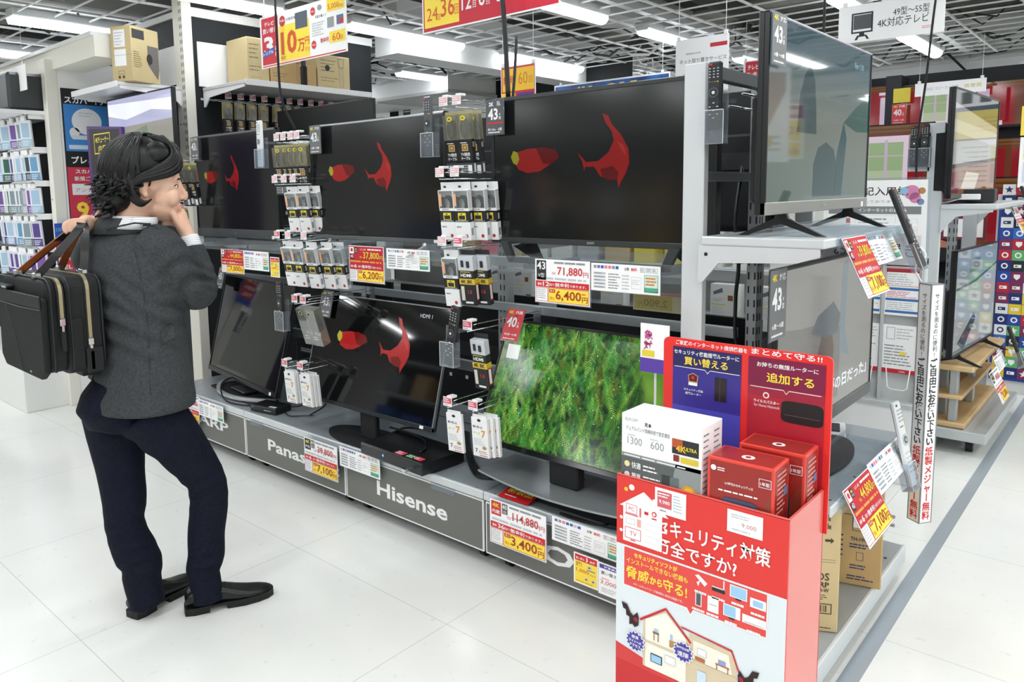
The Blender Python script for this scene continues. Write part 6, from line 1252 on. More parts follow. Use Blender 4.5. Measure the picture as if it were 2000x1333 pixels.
def street(p, W, H, z0):
    p.yf = -.002; X = lambda u: -W/2+W*u; Z = lambda v: z0+H*v; S = lambda pts, c, l, e=.36: p.shape([(X(a), Z(b)) for a, b in pts], EM(c, e, .05), l)
    S([(0, 0), (1, 0), (1, 1), (0, 1)], '#c2c9c6', .5); S([(0, .66), (.5, .68), (1, .80), (1, 1), (0, 1)], '#a3b2b5', 1); S([(0, .62), (.45, .65), (1, .78), (1, .80), (.45, .68), (0, .65)], '#4f6268', 1.5); S([(.3, .76), (.55, .78), (.55, .9), (.3, .9)], '#73868b', 1.6); S([(.1, .1), (.24, .0), (.52, .28), (.46, .34)], '#4c5b5f', 1.5); S([(0, 0), (1, 0), (1, .02), (0, .04)], '#8a9698', 1.5)
make_tv('far TV on the wooden cabinet showing a pale street scene', .97, .60, (-.80, 5.30, .505), PI/2-.055, 0, .008, .012, BLACK, None, GLASSY, 'legs', .06, street, group='TVs on the second island', depth=.04, sticker=False)
t = thing('set_top_box', 'black box with a white cable on the second island shelf', 'set top box', (-.83, 4.80, 1.4255), .1); q = MB(); q.box(0, .16, 0, .34, .003, .075, M('#26282a', .45), .004); q.yf = 0; q.disc(.08, .04, .004, WHITE, 1, n=8); q.obj('case', t); MB().box(-.02, .1, -.06, -.005, .02, .05, WHITE, .003).obj('plug', t)
cord('thin white cable curling over the second island shelf', [(-.95, 4.66, 1.435), (-.90, 4.70, 1.432), (-.86, 4.68, 1.434), (-.82, 4.74, 1.45)], .004, WHITE)
# wooden TV cabinet on a dolly
WOOD = noise_mat('oak', '#c9a877', '#d9bb8b', 5, .45, (1, 1, .12), bump=.05)
t = thing('tv_cabinet', 'light oak TV cabinet with open shelves under the far TV', 'cabinet', (-.98, 4.93, .145)); q = MB()
q.box(-.22, .25, 0, 1.1, .33, .362, WOOD, .008); q.obj('top', t); q = MB(); q.box(-.2, .22, 0, 1.1, 0, .03, WOOD, .006); q.obj('bottom', t); q = MB(); q.box(-.2, .20, 0, 1.1, .165, .188, WOOD, .006); q.obj('shelf', t)
q = MB(); q.box(-.22, .06, 0, .025, .03, .33, WOOD); q.obj('side_panel', t); q = MB(); q.box(-.22, .06, 1.075, 1.1, .03, .33, WOOD); q.obj('side_panel', t); q = MB(); q.box(-.22, -.2, 0, 1.1, .03, .33, M('#8a6a44', .6)); q.obj('back_panel', t)
for y in (.03, .55): q = MB(); q.box(.13, .17, y, y+.06, .03, .33, M('#aeb3b5', .4, .4), .003); q.obj('support', t)
o = MB().ball((0, 0, .05), .05, BLACK, 12, (1, 1.3, .9)).ball((.05, .05, .04), .03, BLACK, 10).obj('black_device', None, (-.93, 5.25, .334)); tag(o, 'small rounded black device inside the oak cabinet', 'device')
t = thing('dolly', 'grey steel dolly on casters under the oak cabinet', 'dolly', (-1.22, 4.90, 0)); q = MB(); q.box(0, .57, 0, 1.18, .085, .143, M('#bfc4c6', .35, .3), .004); q.obj('deck', t)
for y in (.12, .5, 1.05):
    for x in (.46,): q = MB(); q.cyl((x, y, .034), (x+.035, y, .034), .034, .034, BLACK, 16); q.cyl((x+.035, y, .034), (x+.038, y, .034), .016, .016, STEEL, 12); q.box(x-.01, x+.03, y-.02, y+.02, .05, .086, BLACK, .003); q.obj('caster', t)
price_card('far white and yellow price card hung on the oak cabinet', '49,800', '8,200', '6', (-.60, 5.02, .30), PI/2, 'white', .25, .18, tiltx=math.radians(24)); spec_card('far white specification card on the oak cabinet edge', (-.66, 5.30, .42), PI/2, .30, .09, math.radians(24), seed=12)
remote('far black remote leaning at the oak cabinet corner', (-.585, 5.62, .42), rot=(-math.radians(20), 0, PI/2)); holder('far clear remote holder at the oak cabinet corner', (-.585, 5.62, .405), (-math.radians(20), 0, PI/2))
price_card('far price card hung from the second island shelf', '59,800', '9,900', '6', (-.60, 5.35, 1.24), PI/2, 'white', .25, .18, tiltx=math.radians(24)); remote('far black remote above the hanging cards at the right edge', (-.58, 5.72, 1.28), rot=(-math.radians(20), 0, PI/2))
remote('far black remote on the second island frame, left of its post', (-1.01, 4.60, 1.63), L_=.21, w_=.04); remote('far black remote beside its twin on the second island frame', (-.962, 4.598, 1.635), L_=.21, w_=.04); holder('far clear remote holder left of the second island post', (-.985, 4.60, 1.62), (0, 0, 0), .105, .10)
q = MB(); q.box(-1.04, -.94, 4.62, 4.64, 1.60, 1.80, FRAMEW); o = q.obj('holder_bracket'); tag(o, 'pale bracket holding two far remotes', 'bracket')
# application-form board and leaflet rack at the near end of the second island
t = thing('notice_board', 'white acrylic notice board about application forms with pink bubbles', 'notice', (-1.345, 4.25, 1.17), rot=(math.radians(4), 0, 0)); q = MB(); W, H = .485, .385; q.box(-.012, W+.012, -.004, .004, -.012, H+.012, CLEAR2); q.obj('acrylic_frame', t); q = MB(); q.box(0, W, -.006, -.0042, 0, H, PAPER); q.yf = -.006
q.text('採用記入用紙', .19*W, .80*H, .045, INK, .64*W, 1, .01); q.text('(ご用意しております)', .24*W, .70*H, .016, INK2, .5*W, 1); q.rect(.06*W, .56*H, .95*W, .66*H, M('#85898c', .5), 1); q.text('インターネットのお申込', .36*W, .585*H, .02, WHITE, .46*W, 2, .015)
for cx in (.14, .86): q.disc(cx*W, .84*H, .036, M('#d98ab5', .5), 1); q.disc((cx+.03)*W, .77*H, .026, M('#d98ab5', .5), 1); q.disc((cx+(.06 if cx < .5 else -.07))*W, .86*H, .018, M('#8fc4e2', .5), 1.5); q.disc((cx-(.10 if cx < .5 else -.09))*W, .86*H, .016, M('#b98a5a', .5), 1); q.disc((cx-(.09 if cx < .5 else -.08))*W, .72*H, .016, M('#7a92c0', .5), 1)
q.lines(.36*W, .30*H, .66*W, .52*H, 4, INK2, 1, .3, 3); q.frame(.33*W, .04*H, .72*W, .54*H, .001, INK3, 1); q.frame(.78*W, .18*H, .92*W, .50*H, .001, INK3, 1); q.rect(.02*W, .02*H, .06*W, .5*H, M('#c8343c', .5), 1); q.rect(.24*W, .02*H, .28*W, .5*H, M('#c8343c', .5), 1); q.obj('printed_sheet', t)
t = thing('leaflet_rack', 'white leaflet rack with red-footed sheets behind the tape dispenser', 'leaflet rack', (-1.40, 4.27, .0)); q = MB(); q.box(0, .54, .02, .05, .42, 1.17, M('#d5d8d8', .5)); 
for x in (0, .175, .35, .525): q.box(x, x+.014, -.02, .05, .42, 1.15, LGREY)
q.box(0, .54, -.03, .05, 1.13, 1.165, LGREY); q.box(0, .54, -.05, .3, .0, .42, WHITE, .004); q.box(0, .54, -.06, .0, .40, .425, LGREY, .002); q.obj('frame', t)
for i in range(3):
    q = MB(); x = .02+.175*i; q.tube([(x+.02, -.03, .60), (x+.03, -.035, .50), (x+.045, -.035, .49), (x+.105, -.035, .49), (x+.12, -.035, .50), (x+.13, -.03, .60)], .003, WHITE, 6); q.obj('pocket', t)
for i in range(3):
    for k in range(2):
        o = thing('leaflet', '%s leaflet in the %s pocket of the white rack' % (('upper', 'red-footed lower')[k], ('left', 'middle', 'right')[i]), 'leaflet', (-1.385+.175*i, 4.262, .87-.30*k)); q = MB(); W, H = .155, .25; q.box(0, W, -.003, 0, 0, H, PAPER); q.yf = -.003
        if k == 0: q.rect(.02*W, .88*H, .98*W, .96*H, M('#a8343c', .5), 1); q.frame(.02*W, .6*H, .98*W, .98*H, .002, M('#c8343c', .5), 1); [q.rect(.02*W, v*H, .98*W, (v+.05)*H, M('#3f74b5', .5), 1) for v in (.52, .30, .05)]; q.lines(.05*W, .62*H, .95*W, .86*H, 5, INK3, 1, .4, i); q.lines(.05*W, .36*H, .95*W, .50*H, 4, PINK, 1, .4, i+3); q.lines(.05*W, .11*H, .95*W, .28*H, 4, INK3, 1, .4, i+6)
        else: q.rect(0, 0, W, .09*H, M('#c8283a', .5), 1); q.text('ご案内', .5*W, .02*H, .010, WHITE, None, 2, .03); q.lines(.05*W, .15*H, .95*W, .6*H, 7, INK2, 1, .35, i); q.disc(.6*W, .42*H, .010, YEL, 2, 1.5); q.frame(.1*W, .7*H, .35*W, .95*H, .002, INK2, 1); q.lines(.4*W, .7*H, .95*W, .95*H, 4, INK3, 1, .35, i+2)
        q.obj('sheet', o)
t = thing('notice_board', 'grey notice with large hiragana under the upper side shelf', 'notice', (-1.03, 3.225, 1.225)); q = MB(); q.box(0, .36, -.002, .002, 0, .115, M('#d5d6da', .5)); q.yf = -.002; q.text('お取り置き', .052, .03, .050, INK, .30, 1, .0); q.obj('sheet', t)
# far right: poster of channel tiles, hanging cards
t = thing('poster', 'colourful poster of small sport channel tiles at the right edge', 'poster', (-.885, 6.6, .10)); q = MB(); W, H = .95, 1.30; q.box(0, W, -.004, .01, 0, H, M('#1f3a8a', .5)); q.yf = -.004; r = random.Random(4); tl = .075
cs = [M(c, .5) for c in ('#24479c', '#1d2f6e', '#b52434', '#e0c430', '#5fae6a', '#23252a', '#e6e6e6', '#7a2a50', '#2f6ab8')]
for j in range(18):
    for i in range(12):
        x, z = .015+i*(tl+.003), .02+j*(tl+.003); c = r.choice(cs); q.rect(x, z, x+tl, z+tl, c, 1)
        if j in (14, 16) and i % 3 == 1: q.rect(x, z, x+tl, z+tl, M('#15171a', .5), 1.2); q.frame(x+.014, z+.012, x+tl-.014, z+tl-.014, .004, WHITE, 2); q.text('DA', x+.022, z+.040, .018, WHITE, .03, 3, .03); q.text('ZN', x+.022, z+.018, .018, WHITE, .03, 3, .03); continue
        k = r.randrange(4); m2 = WHITE if c is not cs[6] else NAVY
        if k == 0: q.disc(x+tl/2, z+tl/2, tl*.28, m2, 2, n=12); q.disc(x+tl/2, z+tl/2, tl*.16, c, 3, n=10)
        elif k == 1: q.shape([(x+tl*(.5+.36*(1 if s % 2 == 0 else .42)*math.sin(PI*s/5)), z+tl*(.5+.36*(1 if s % 2 == 0 else .42)*math.cos(PI*s/5))) for s in range(10)], m2, 2)
        elif k == 2: q.shape([(x+tl*.25, z+tl*.75), (x+tl*.25, z+tl*.45), (x+tl*.5, z+tl*.2), (x+tl*.75, z+tl*.45), (x+tl*.75, z+tl*.75)], m2, 2)
        else: q.rect(x+tl*.2, z+tl*.35, x+tl*.8, z+tl*.65, m2, 2); q.rect(x+tl*.3, z+tl*.45, x+tl*.5, z+tl*.55, c, 3)
    
q.obj('printed_sheet', t)
q = MB(); q.box(-.90, .6, 6.62, 6.9, 0, 1.45, M('#d3d5d3', .6)); o = q.obj('display_stand'); tag(o, 'pale stand behind the channel poster', 'stand')
def sy(q, W, H): q.rect(.0, .0, W, H, M('#f2d94a', .5), 1); q.lines(.1*W, .2*H, .9*W, .8*H, 4, M('#e9b73a', .5), 2, .3, 2)
def sb(q, W, H): q.rect(0, .74*H, W, H, NAVY, 1); q.text('特価', .1*W, .78*H, .14*H, YEL, .8*W, 2, .03); q.rect(.04*W, .60*H, .96*W, .68*H, RED, 1); [q.rect((.1+.3*i)*W, .2*H, (.28+.3*i)*W, .5*H, INK, 1) for i in range(3)]; q.rect(0, 0, W, .12*H, NAVY, 1)
hang_sign('hanging white card with navy head at the right edge', (-.70, 6.2, 2.03), .42, .27, sb, rz=.25); hang_sign('hanging yellow card under the navy-headed one at the right edge', (-.74, 6.18, 1.84), .42, .19, sy, rz=.2, strings=False); hang_sign('white leaflet cards hanging at the right edge above the channel poster', (-.74, 6.2, 1.50), .42, .33, lambda q, W, H: (q.rect(.05*W, .55*H, .45*W, .9*H, M('#f2e3a0', .5), 1), q.lines(.5*W, .1*H, .95*W, .9*H, 8, INK3, 1, .3, 1), q.rect(.05*W, .1*H, .45*W, .5*H, M('#d8dff0', .5), 1)), rz=.2, strings=False)
# wall of TVs facing the camera, beyond the second island
def room_scene(shift=0., man=False):
    def f(p, W, H, z0):
        p.yf = -.002; X = lambda u: -W/2+W*u; Z = lambda v: z0+H*v; e = lambda c, k=.5: EM(c, k, .1)
        R = lambda a, b, c, d, m, l: p.rect(X(max(0, a)), Z(b), X(min(1, c)), Z(d), m, l)
        R(0, 0, 1, 1, e('#6a3a28'), .5); R(0, .9, 1, 1, e('#7a5230'), 1); R(0, .93, 1, .96, e('#5f3d20'), 1.3)
        for s in (-.42+shift, .30+shift, .95+shift):
            if -.6 < s < 1: R(max(s, 0), .0, min(s+.14, 1), .84, e('#8e1a24'), 1); R(max(s+.14, 0), .0, min(s+.50, 1), .84, e('#e6d3e2'), 1); R(max(s+.18, 0), .08, min(s+.46, 1), .74, e('#9db88a'), 1.4); R(max(s+.18, 0), .08, min(s+.46, 1), .3, e('#b9c8a8'), 1.6); R(max(s+.31, 0), .06, min(s+.335, 1), .78, e('#cdb7cc'), 2); R(max(s+.18, 0), .52, min(s+.46, 1), .54, e('#cdb7cc'), 2); R(max(s+.50, 0), 0, min(s+.62, 1), .84, e('#8e1a24'), 1.2)
        if man: p.shape([(X(.2), Z(0)), (X(.16), Z(.5)), (X(.30), Z(.62)), (X(.45), Z(.6)), (X(.52), Z(.45)), (X(.5), Z(0))], e('#17181c'), 3); p.disc(X(.34), Z(.74), H*.12, e('#c08a70'), 3, .8); p.shape([(X(.14), Z(.15)), (X(.18), Z(.45)), (X(.22), Z(.3)), (X(.36), Z(.22)), (X(.36), Z(.15))], e('#a8705a'), 3.5)
    return f
GF_ = 'TVs on the far wall of sets'
for lb, x, y, z, W, H, s, mn in (('far TV with red curtains and a window, left of the second island frame', -1.93, 7.2, 1.47, .98, .57, .02, False), ('far TV with curtains just right of the big aisle-facing TV', -2.33, 7.45, 2.04, .97, .36, .48, False), ('far TV with a room scene under the far white strip sign', -1.50, 7.40, 2.01, .62, .36, -.1, False), ('far TV behind the dark edge-on TV, red curtains', -.98, 7.5, 1.98, .66, .38, .35, False), ('far TV at knee to chest height showing a man in black', -1.20, 7.35, .88, .97, .70, .35, True), ('far TV behind the edge-on TV showing a window and red curtain', -.95, 7.55, 1.40, .5, .5, .2, False)):
    make_tv(lb, W, H, (x, y, z), 0, 0, .012, .02, BLACK, None, GLASSY, 'none', 0, room_scene(s, mn), group=GF_, depth=.07, sticker=False)
q = MB(); q.box(-3.4, .2, 7.6, 7.75, 0, 2.48, M('#24262a', .7)); q.box(-1.86, -1.74, 7.36, 7.6, 2.0, 2.46, M('#2b2d31', .5)); q.box(-3.4, -.3, 7.25, 7.6, .70, .74, M('#3a3d40', .5)); q.box(-3.4, -.3, 7.2, 7.6, .1, .5, M('#1a1b1e', .5)); q.box(-3.4, -.3, 7.18, 7.6, .50, .54, M('#c9cdd0', .4)); o = q.obj('far_gondola'); tag(o, 'dark far gondola holding the curtain-picture TVs', 'gondola')
size_tag('far red 40 tag right of the curtain-picture TV', '40', (-1.74, 7.33, 2.045), 0, 'red', .17, .115)
o = MB().box(0, .13, -.003, .003, 0, .12, M('#e6d34a', .5)).obj('promo_card', None, (-1.79, 7.33, 2.225)); tag(o, 'far yellow card above the far red 40 tag', 'promotion card')
def sw(q, W, H): q.text('4K対応 スピーカー搭載', .12*W, .40*H, .25*H, M('#a9b7cf', .5), .50*W, 1); q.text('高音質', .70*W, .38*H, .3*H, M('#e0d58a', .5), .24*W, 1, .02)
hang_sign('far long white strip sign with pale letters over the room-scene TV', (-1.61, 7.25, 2.255), .50, .105, sw, ztop=2.7)
t = thing('hanging_sign', 'far white banner picturing two men, one in blue', 'hanging sign', (-1.02, 8.2, 2.36), 0); q = MB(); q.box(0, .62, -.003, .003, 0, .22, PAPER); q.yf = -.003; q.disc(.16, .15, .035, M('#d9b59a', .5), 1); q.shape([(.09, 0), (.10, .09), (.16, .115), (.22, .09), (.23, 0)], M('#e8ecf2', .5), 1); q.disc(.36, .15, .036, M('#c99c80', .5), 1); q.disc(.385, .15, .018, INK, 2, .6); q.shape([(.27, 0), (.30, .09), (.36, .115), (.43, .09), (.46, 0)], M('#3f74c0', .5), 1.5); q.obj('sign_board', t)
for x in (.05, .57): q = MB(); q.cyl((x, 0, .22), (x, 0, .45), .0015, .0015, WHITE, 6); q.obj('string', t)
t = thing('poster', 'far dark red notice with white letters behind the second island', 'poster', (-1.30, 6.9, 1.10)); q = MB(); q.box(0, .30, -.003, .003, 0, .55, M('#7a2a38', .5)); q.yf = -.003; q.text('ポイント', .03, .46, .035, WHITE, .16, 1, .02); q.text('スマート', .03, .41, .035, WHITE, .16, 1, .02); q.lines(.03, .2, .26, .36, 4, WHITE, 1, .35, 2); q.rect(.02, .02, .28, .16, PAPER, 1); q.obj('printed_sheet', t); q = MB(); q.cyl((.15, .01, 0), (.15, .01, -1.095), .012, .012, STEEL, 10); q.box(.05, .25, -.1, .12, -1.098, -1.085, STEEL); q.obj('stand', t)
# ================================================================ AISLE BEHIND THE CAMERA (seen mirrored in the dark screens)
q = MB(); q.box(-7.5, -3.4, -2.6, -2.2, 0, 2.1, M('#2a2c2e', .7)); q.box(-7.5, -3.4, -2.2, -1.9, 0, .35, M('#cfd2d3', .5)); [q.box(-7.5, -3.4, -2.2, -1.95, z, z+.02, LGREY) for z in (.8, 1.25, 1.7)]; o = q.obj('gondola'); tag(o, 'gondola on the other side of the aisle, mirrored in the TV screens', 'gondola')
r = random.Random(8)
for i in range(24):
    x = -7.4+.5*(i % 8); z = (.822, 1.272, .352)[i//8]; c = r.choice(('#e6e6e2', '#2f5aa8', '#c8343c', '#d8b23a', '#3f9a5c', '#8d9296', '#c9a878'))
    o = MB().box(0, r.uniform(.25, .42), 0, .2, 0, r.uniform(.22, .36), M(c, .5), .004).obj('product_box', None, (x, -2.17, z)); tag(o, 'product box %d on the %s shelf of the opposite gondola' % (i % 8+1, ('middle', 'upper', 'lowest')[i//8]), 'product box', 'boxes on the opposite gondola')
q = MB(); q.box(-2.8, 2.6, -2.7, -2.3, 0, 1.5, M('#3a3d3f', .7)); q.box(-2.8, 2.6, -2.3, -1.95, 0, .9, M('#d6d8d6', .5)); o = q.obj('counter'); tag(o, 'pale counter behind the viewpoint, mirrored in the TV screens', 'counter')

# remote in a holder on the end-frame post
remote('black remote in a holder at the top of the right end frame', (-1.015, 2.19, 1.70), L_=.20, w_=.042); holder('clear remote holder at the top of the right end frame', (-1.01, 2.19, 1.66), (0, 0, 0), .06, .10, .035)
t = thing('wire_basket', 'chrome bracket with a white pad inside the top of the end frame', 'bracket', (-1.02, 2.55, 1.72)); q = MB(); q.tube([(0, -.25, .06), (0, 0, .06), (.02, .0, .10), (.02, -.2, .10)], .004, CHROME, 6); q.obj('wire', t); MB().box(-.01, .09, -.01, .0, 0, .07, OFFW, .003).obj('pad', t)
# sale banners hanging on the far side of the aisle, mirrored in the big screen
def sbn(q, W, H): q.rect(.03*W, .74*H, .97*W, .97*H, M('#c8283c', .5), 1); q.text('買い替え', .1*W, .80*H, .1*H, WHITE, .8*W, 2, .02); q.rect(.06*W, .34*H, .94*W, .70*H, YEL, 1); q.text('10万円', .1*W, .42*H, .2*H, ORANGE, .8*W, 2, .02); q.rect(.06*W, .04*H, .46*W, .30*H, YEL, 1); q.text('60', .1*W, .08*H, .14*H, ORANGE, .3*W, 2); q.lines(.5*W, .06*H, .94*W, .28*H, 3, INK3, 1, .4, 1)
def sbw(q, W, H): q.shape([(.5*W, .35*H), (.9*W, .75*H), (.9*W, .95*H), (.1*W, .95*H), (.1*W, .75*H)], M('#b9907c', .5), 1); q.lines(.2*W, .1*H, .8*W, .3*H, 3, INK3, 1, .4, 2); q.disc(.5*W, .22*H, .07*H, M('#e0b23a', .5), 2)
hang_sign('sale banner with yellow boxes on the other side of the right aisle', (.42, 5.2, 1.75), .45, .62, sbn, rz=math.radians(-60)); hang_sign('white banner with brown pointer on the other side of the right aisle', (.55, 6.1, 1.72), .42, .72, sbw, rz=math.radians(-60)); hang_sign('second sale banner farther along the right aisle', (.85, 7.3, 1.78), .60, .50, sbn, rz=math.radians(-60)); hang_sign('yellow price banner low on the other side of the right aisle', (.40, 5.25, 1.38), .44, .30, lambda q, W, H: (q.rect(.02*W, .02*H, .98*W, .98*H, M('#d9c84a', .5), 1), q.text('59,800', .1*W, .3*H, .4*H, M('#8a6a2a', .5), .8*W, 2)), rz=math.radians(-60))
# ================================================================ THE PERSON
def union(mb, name, m, voxel, smooth=4, parent=None, fac=.5):
    o = mb.obj(name); o.data.materials.clear(); o.data.materials.append(m)
    o.data.polygons.foreach_set('material_index', [0]*len(o.data.polygons))
    r_ = o.modifiers.new('r', 'REMESH'); r_.mode = 'VOXEL'; r_.voxel_size = voxel; r_.use_smooth_shade = True
    if smooth: s_ = o.modifiers.new('s', 'SMOOTH'); s_.factor = fac; s_.iterations = smooth
    me = bpy.data.meshes.new_from_object(o.evaluated_get(bpy.context.evaluated_depsgraph_get())); old = o.data
    o.modifiers.clear(); o.data = me; me.materials.clear(); me.materials.append(m); bpy.data.meshes.remove(old)
    me.polygons.foreach_set('use_smooth', [True]*len(me.polygons)); me.polygons.foreach_set('material_index', [0]*len(me.polygons))
    if parent: o.parent = parent
    return o
def ringloft(mb, rings, m, n=24, e=2.):
    """rings: (centre, half width a, half depth b, direction a, direction b)"""
    vs = []
    for c, a, b, da, db in rings:
        c, da, db = Vector(c), Vector(da).normalized(), Vector(db).normalized()
        for i in range(n):
            t = 2*PI*i/n; ct, st = math.cos(t), math.sin(t)
            vs.append(c+da*(a*math.copysign(abs(ct)**(2/e), ct))+db*(b*math.copysign(abs(st)**(2/e), st)))
    fs = [tuple(range(n))[::-1], tuple(range(len(vs)-n, len(vs)))]
    for k in range(len(rings)-1):
        for i in range(n): fs.append((k*n+i, k*n+(i+1) % n, (k+1)*n+(i+1) % n, (k+1)*n+i))
    return mb.add(vs, fs, m, True)
def limb(mb, pts, m, n=18, sub=5):
    """smooth tube through (point, radius)"""
    P = [Vector(p) for p, r_ in pts]; R_ = [r_ for p, r_ in pts]; out = []; rad = []
    for i in range(len(P)-1):
        a, b, c, d = P[max(i-1, 0)], P[i], P[i+1], P[min(i+2, len(P)-1)]
        ra, rb, rc, rd = R_[max(i-1, 0)], R_[i], R_[i+1], R_[min(i+2, len(P)-1)]
        f = lambda a, b, c, d, u: .5*((2*b)+(c-a)*u+(2*a-5*b+4*c-d)*u*u+(3*b-a-3*c+d)*u**3)
        for k in range(sub): out.append(f(a, b, c, d, k/sub)); rad.append(f(ra, rb, rc, rd, k/sub))
    out.append(P[-1]); rad.append(R_[-1])
    return mb.tube(out, 1., m, n, taper=rad)
SKIN = noise_mat('skin', '#d9ab92', '#e6bca4', 9, .48, bump=.03); 
WOOL = noise_mat('grey_wool', '#35383a', '#434648', 120, .9, bump=.25, lo=.3, hi=.7, spec=.25)
NAVYW = noise_mat('navy_cloth', '#0b0e1b', '#111527', 90, .85, bump=.15, spec=.2)
HAIR = noise_mat('black_hair', '#070708', '#111012', 60, .42, (1, 1, .25), bump=.25, spec=.35)
LEATH = M('#101213', .28, bump=('noise', 40, .12)); NYL = M('#090a0c', .65, bump=('noise', 260, .25)); NYL2 = M('#0d0f11', .55); BRN = noise_mat('brown_leather', '#8a4420', '#a85a2c', 14, .45); ZIP = M('#a59a78', .4, .6)
TF = Vector((-.17, .985, 0)); TR_ = Vector((.985, .17, 0)); UPV = Vector((0, 0, 1))
hf = Vector((.52, .854, -.05)).normalized(); hr = Vector((.854, -.52, 0)); hu = hr.cross(hf)
O = Vector((-2.6616, 1.2219, 1.5644)); HS = 1.06
def H_(f, r_, u): return O+(hf*f+hr*r_+hu*u)*HS
def ell(mb, f, r_, u, a, b, c, m=SKIN, n=20):
    vs = []; fs = []; k = n//2
    for i in range(k+1):
        t = PI*i/k
        for j in range(n):
            p = 2*PI*j/n; vs.append(H_(f+a*math.sin(t)*math.cos(p), r_+b*math.sin(t)*math.sin(p), u+c*math.cos(t)))
    for i in range(k):
        for j in range(n): fs.append((i*n+j, (i+1)*n+j, (i+1)*n+(j+1) % n, i*n+(j+1) % n))
    mb.add(vs, fs, m, True)
bd = MB()
# head
ell(bd, -.004, 0, .050, .100, .076, .098); ell(bd, .048, 0, -.020, .054, .060, .078); ell(bd, .040, 0, -.066, .056, .050, .046); ell(bd, .080, 0, -.094, .019, .022, .018)
ell(bd, .078, .034, -.030, .026, .024, .034); ell(bd, .078, -.034, -.030, .026, .024, .034); ell(bd, .086, 0, .030, .016, .046, .018); ell(bd, .083, 0, .062, .018, .044, .034)
limb(bd, [(H_(.096, 0, .022), .009), (H_(.104, 0, .000), .009), (H_(.117, 0, -.026), .0115), (H_(.110, 0, -.036), .010)], SKIN, 12)
for s in (-1, 1): ell(bd, .104, s*.012, -.033, .010, .008, .008, n=12)
ell(bd, .099, 0, -.058, .010, .021, .0065, n=14); ell(bd, .097, 0, -.068, .010, .018, .007, n=14)
for s in (-1, 1):
    ell(bd, -.004, s*.077, .000, .017, .009, .030, n=14); ell(bd, -.010, s*.083, .012, .017, .006, .018, n=12); ell(bd, .003, s*.079, -.026, .010, .008, .012, n=12)
# neck, trunk, limbs
limb(bd, [(H_(-.020, 0, -.03), .060), (H_(-.034, 0, -.085), .056), ((-2.6826, 1.1683, 1.4314), .060), ((-2.6954, 1.1640, 1.3918), .075)], SKIN)
ringloft(bd, [((-2.6989, 1.1628, 1.4044), .06, .05, TR_, TF), ((-2.6946, 1.1597, 1.3597), .13, .075, TR_, TF), ((-2.6812, 1.1583, 1.1883), .14, .09, TR_, TF), ((-2.6683, 1.1637, 0.9773), .125, .085, TR_, TF), ((-2.6875, 1.1368, 0.8305), .135, .10, TR_, TF), ((-2.6820, 1.1288, 0.7488), .10, .08, TR_, TF)], SKIN)
limb(bd, [((-2.5627, 1.1845, 1.3629), .048), ((-2.5269, 1.2552, 1.2616), .044), ((-2.5383, 1.3208, 1.1834), .040), ((-2.5457, 1.3387, 1.2529), .034), ((-2.5657, 1.3274, 1.3391), .027), ((-2.5795, 1.3219, 1.3829), .0245), ((-2.5893, 1.3170, 1.4084), .026)], SKIN)
limb(bd, [((-2.8527, 1.1404, 1.3701), .046), ((-3.0583, 1.1616, 1.3070), .040), ((-3.0514, 1.1501, 1.3670), .034), ((-2.8950, 1.1374, 1.4215), .024), ((-2.8258, 1.0933, 1.4339), .022)], SKIN)
limb(bd, [((-2.6186, 1.1495, 0.7747), .078), ((-2.5848, 1.2413, 0.6459), .066), ((-2.5628, 1.3307, 0.4842), .050), ((-2.5751, 1.3180, 0.3025), .044), ((-2.5602, 1.2917, 0.1370), .036), ((-2.5541, 1.2829, 0.0463), .038)], SKIN)
limb(bd, [((-2.7803, 1.1099, 0.7631), .078), ((-2.7711, 1.1043, 0.6320), .066), ((-2.7411, 1.0985, 0.4669), .052), ((-2.7368, 1.0949, 0.3331), .044), ((-2.6969, 1.1168, 0.2001), .036), ((-2.6853, 1.1242, 0.0524), .038)], SKIN)
# right hand at the chin: palm, thumb, four fingers
limb(bd, [((-2.5843, 1.3193, 1.3938), .024), ((-2.5973, 1.3127, 1.4267), .027), ((-2.6100, 1.3055, 1.4542), .026), ((-2.6149, 1.3031, 1.4670), .018)], SKIN)
limb(bd, [((-2.5903, 1.3134, 1.4341), .017), ((-2.5964, 1.3127, 1.4650), .015), ((-2.5998, 1.3112, 1.4741), .010)], SKIN)
fing = lambda pts, r0=.0095: limb(bd, [(p, r0*k) for p, k in zip(pts, (1.15, 1.05, 1.0, .9, .75))], SKIN, 12, 4)
fing([(-2.6020, 1.3131, 1.4558), (-2.6001, 1.3117, 1.4796), (-2.6042, 1.3030, 1.4907), (-2.6087, 1.2919, 1.4891), (-2.6121, 1.2839, 1.4839)])
fing([(-2.6101, 1.3107, 1.4449), (-2.6204, 1.3114, 1.4648), (-2.6315, 1.3019, 1.4687), (-2.6357, 1.2903, 1.4618), (-2.6371, 1.2811, 1.4548)])
fing([(-2.6183, 1.3084, 1.4339), (-2.6382, 1.3057, 1.4447), (-2.6457, 1.2922, 1.4451), (-2.6451, 1.2783, 1.4402), (-2.6447, 1.2684, 1.4351)], .009)
fing([(-2.6173, 1.3070, 1.4193), (-2.6400, 1.3018, 1.4301), (-2.6489, 1.2872, 1.4324), (-2.6499, 1.2725, 1.4312), (-2.6527, 1.2609, 1.4335)], .0082)
fing([(-2.5817, 1.3037, 1.4093), (-2.5873, 1.2891, 1.4352), (-2.5936, 1.2807, 1.4607), (-2.5986, 1.2750, 1.4788), (-2.6039, 1.2711, 1.4933)], .0115)
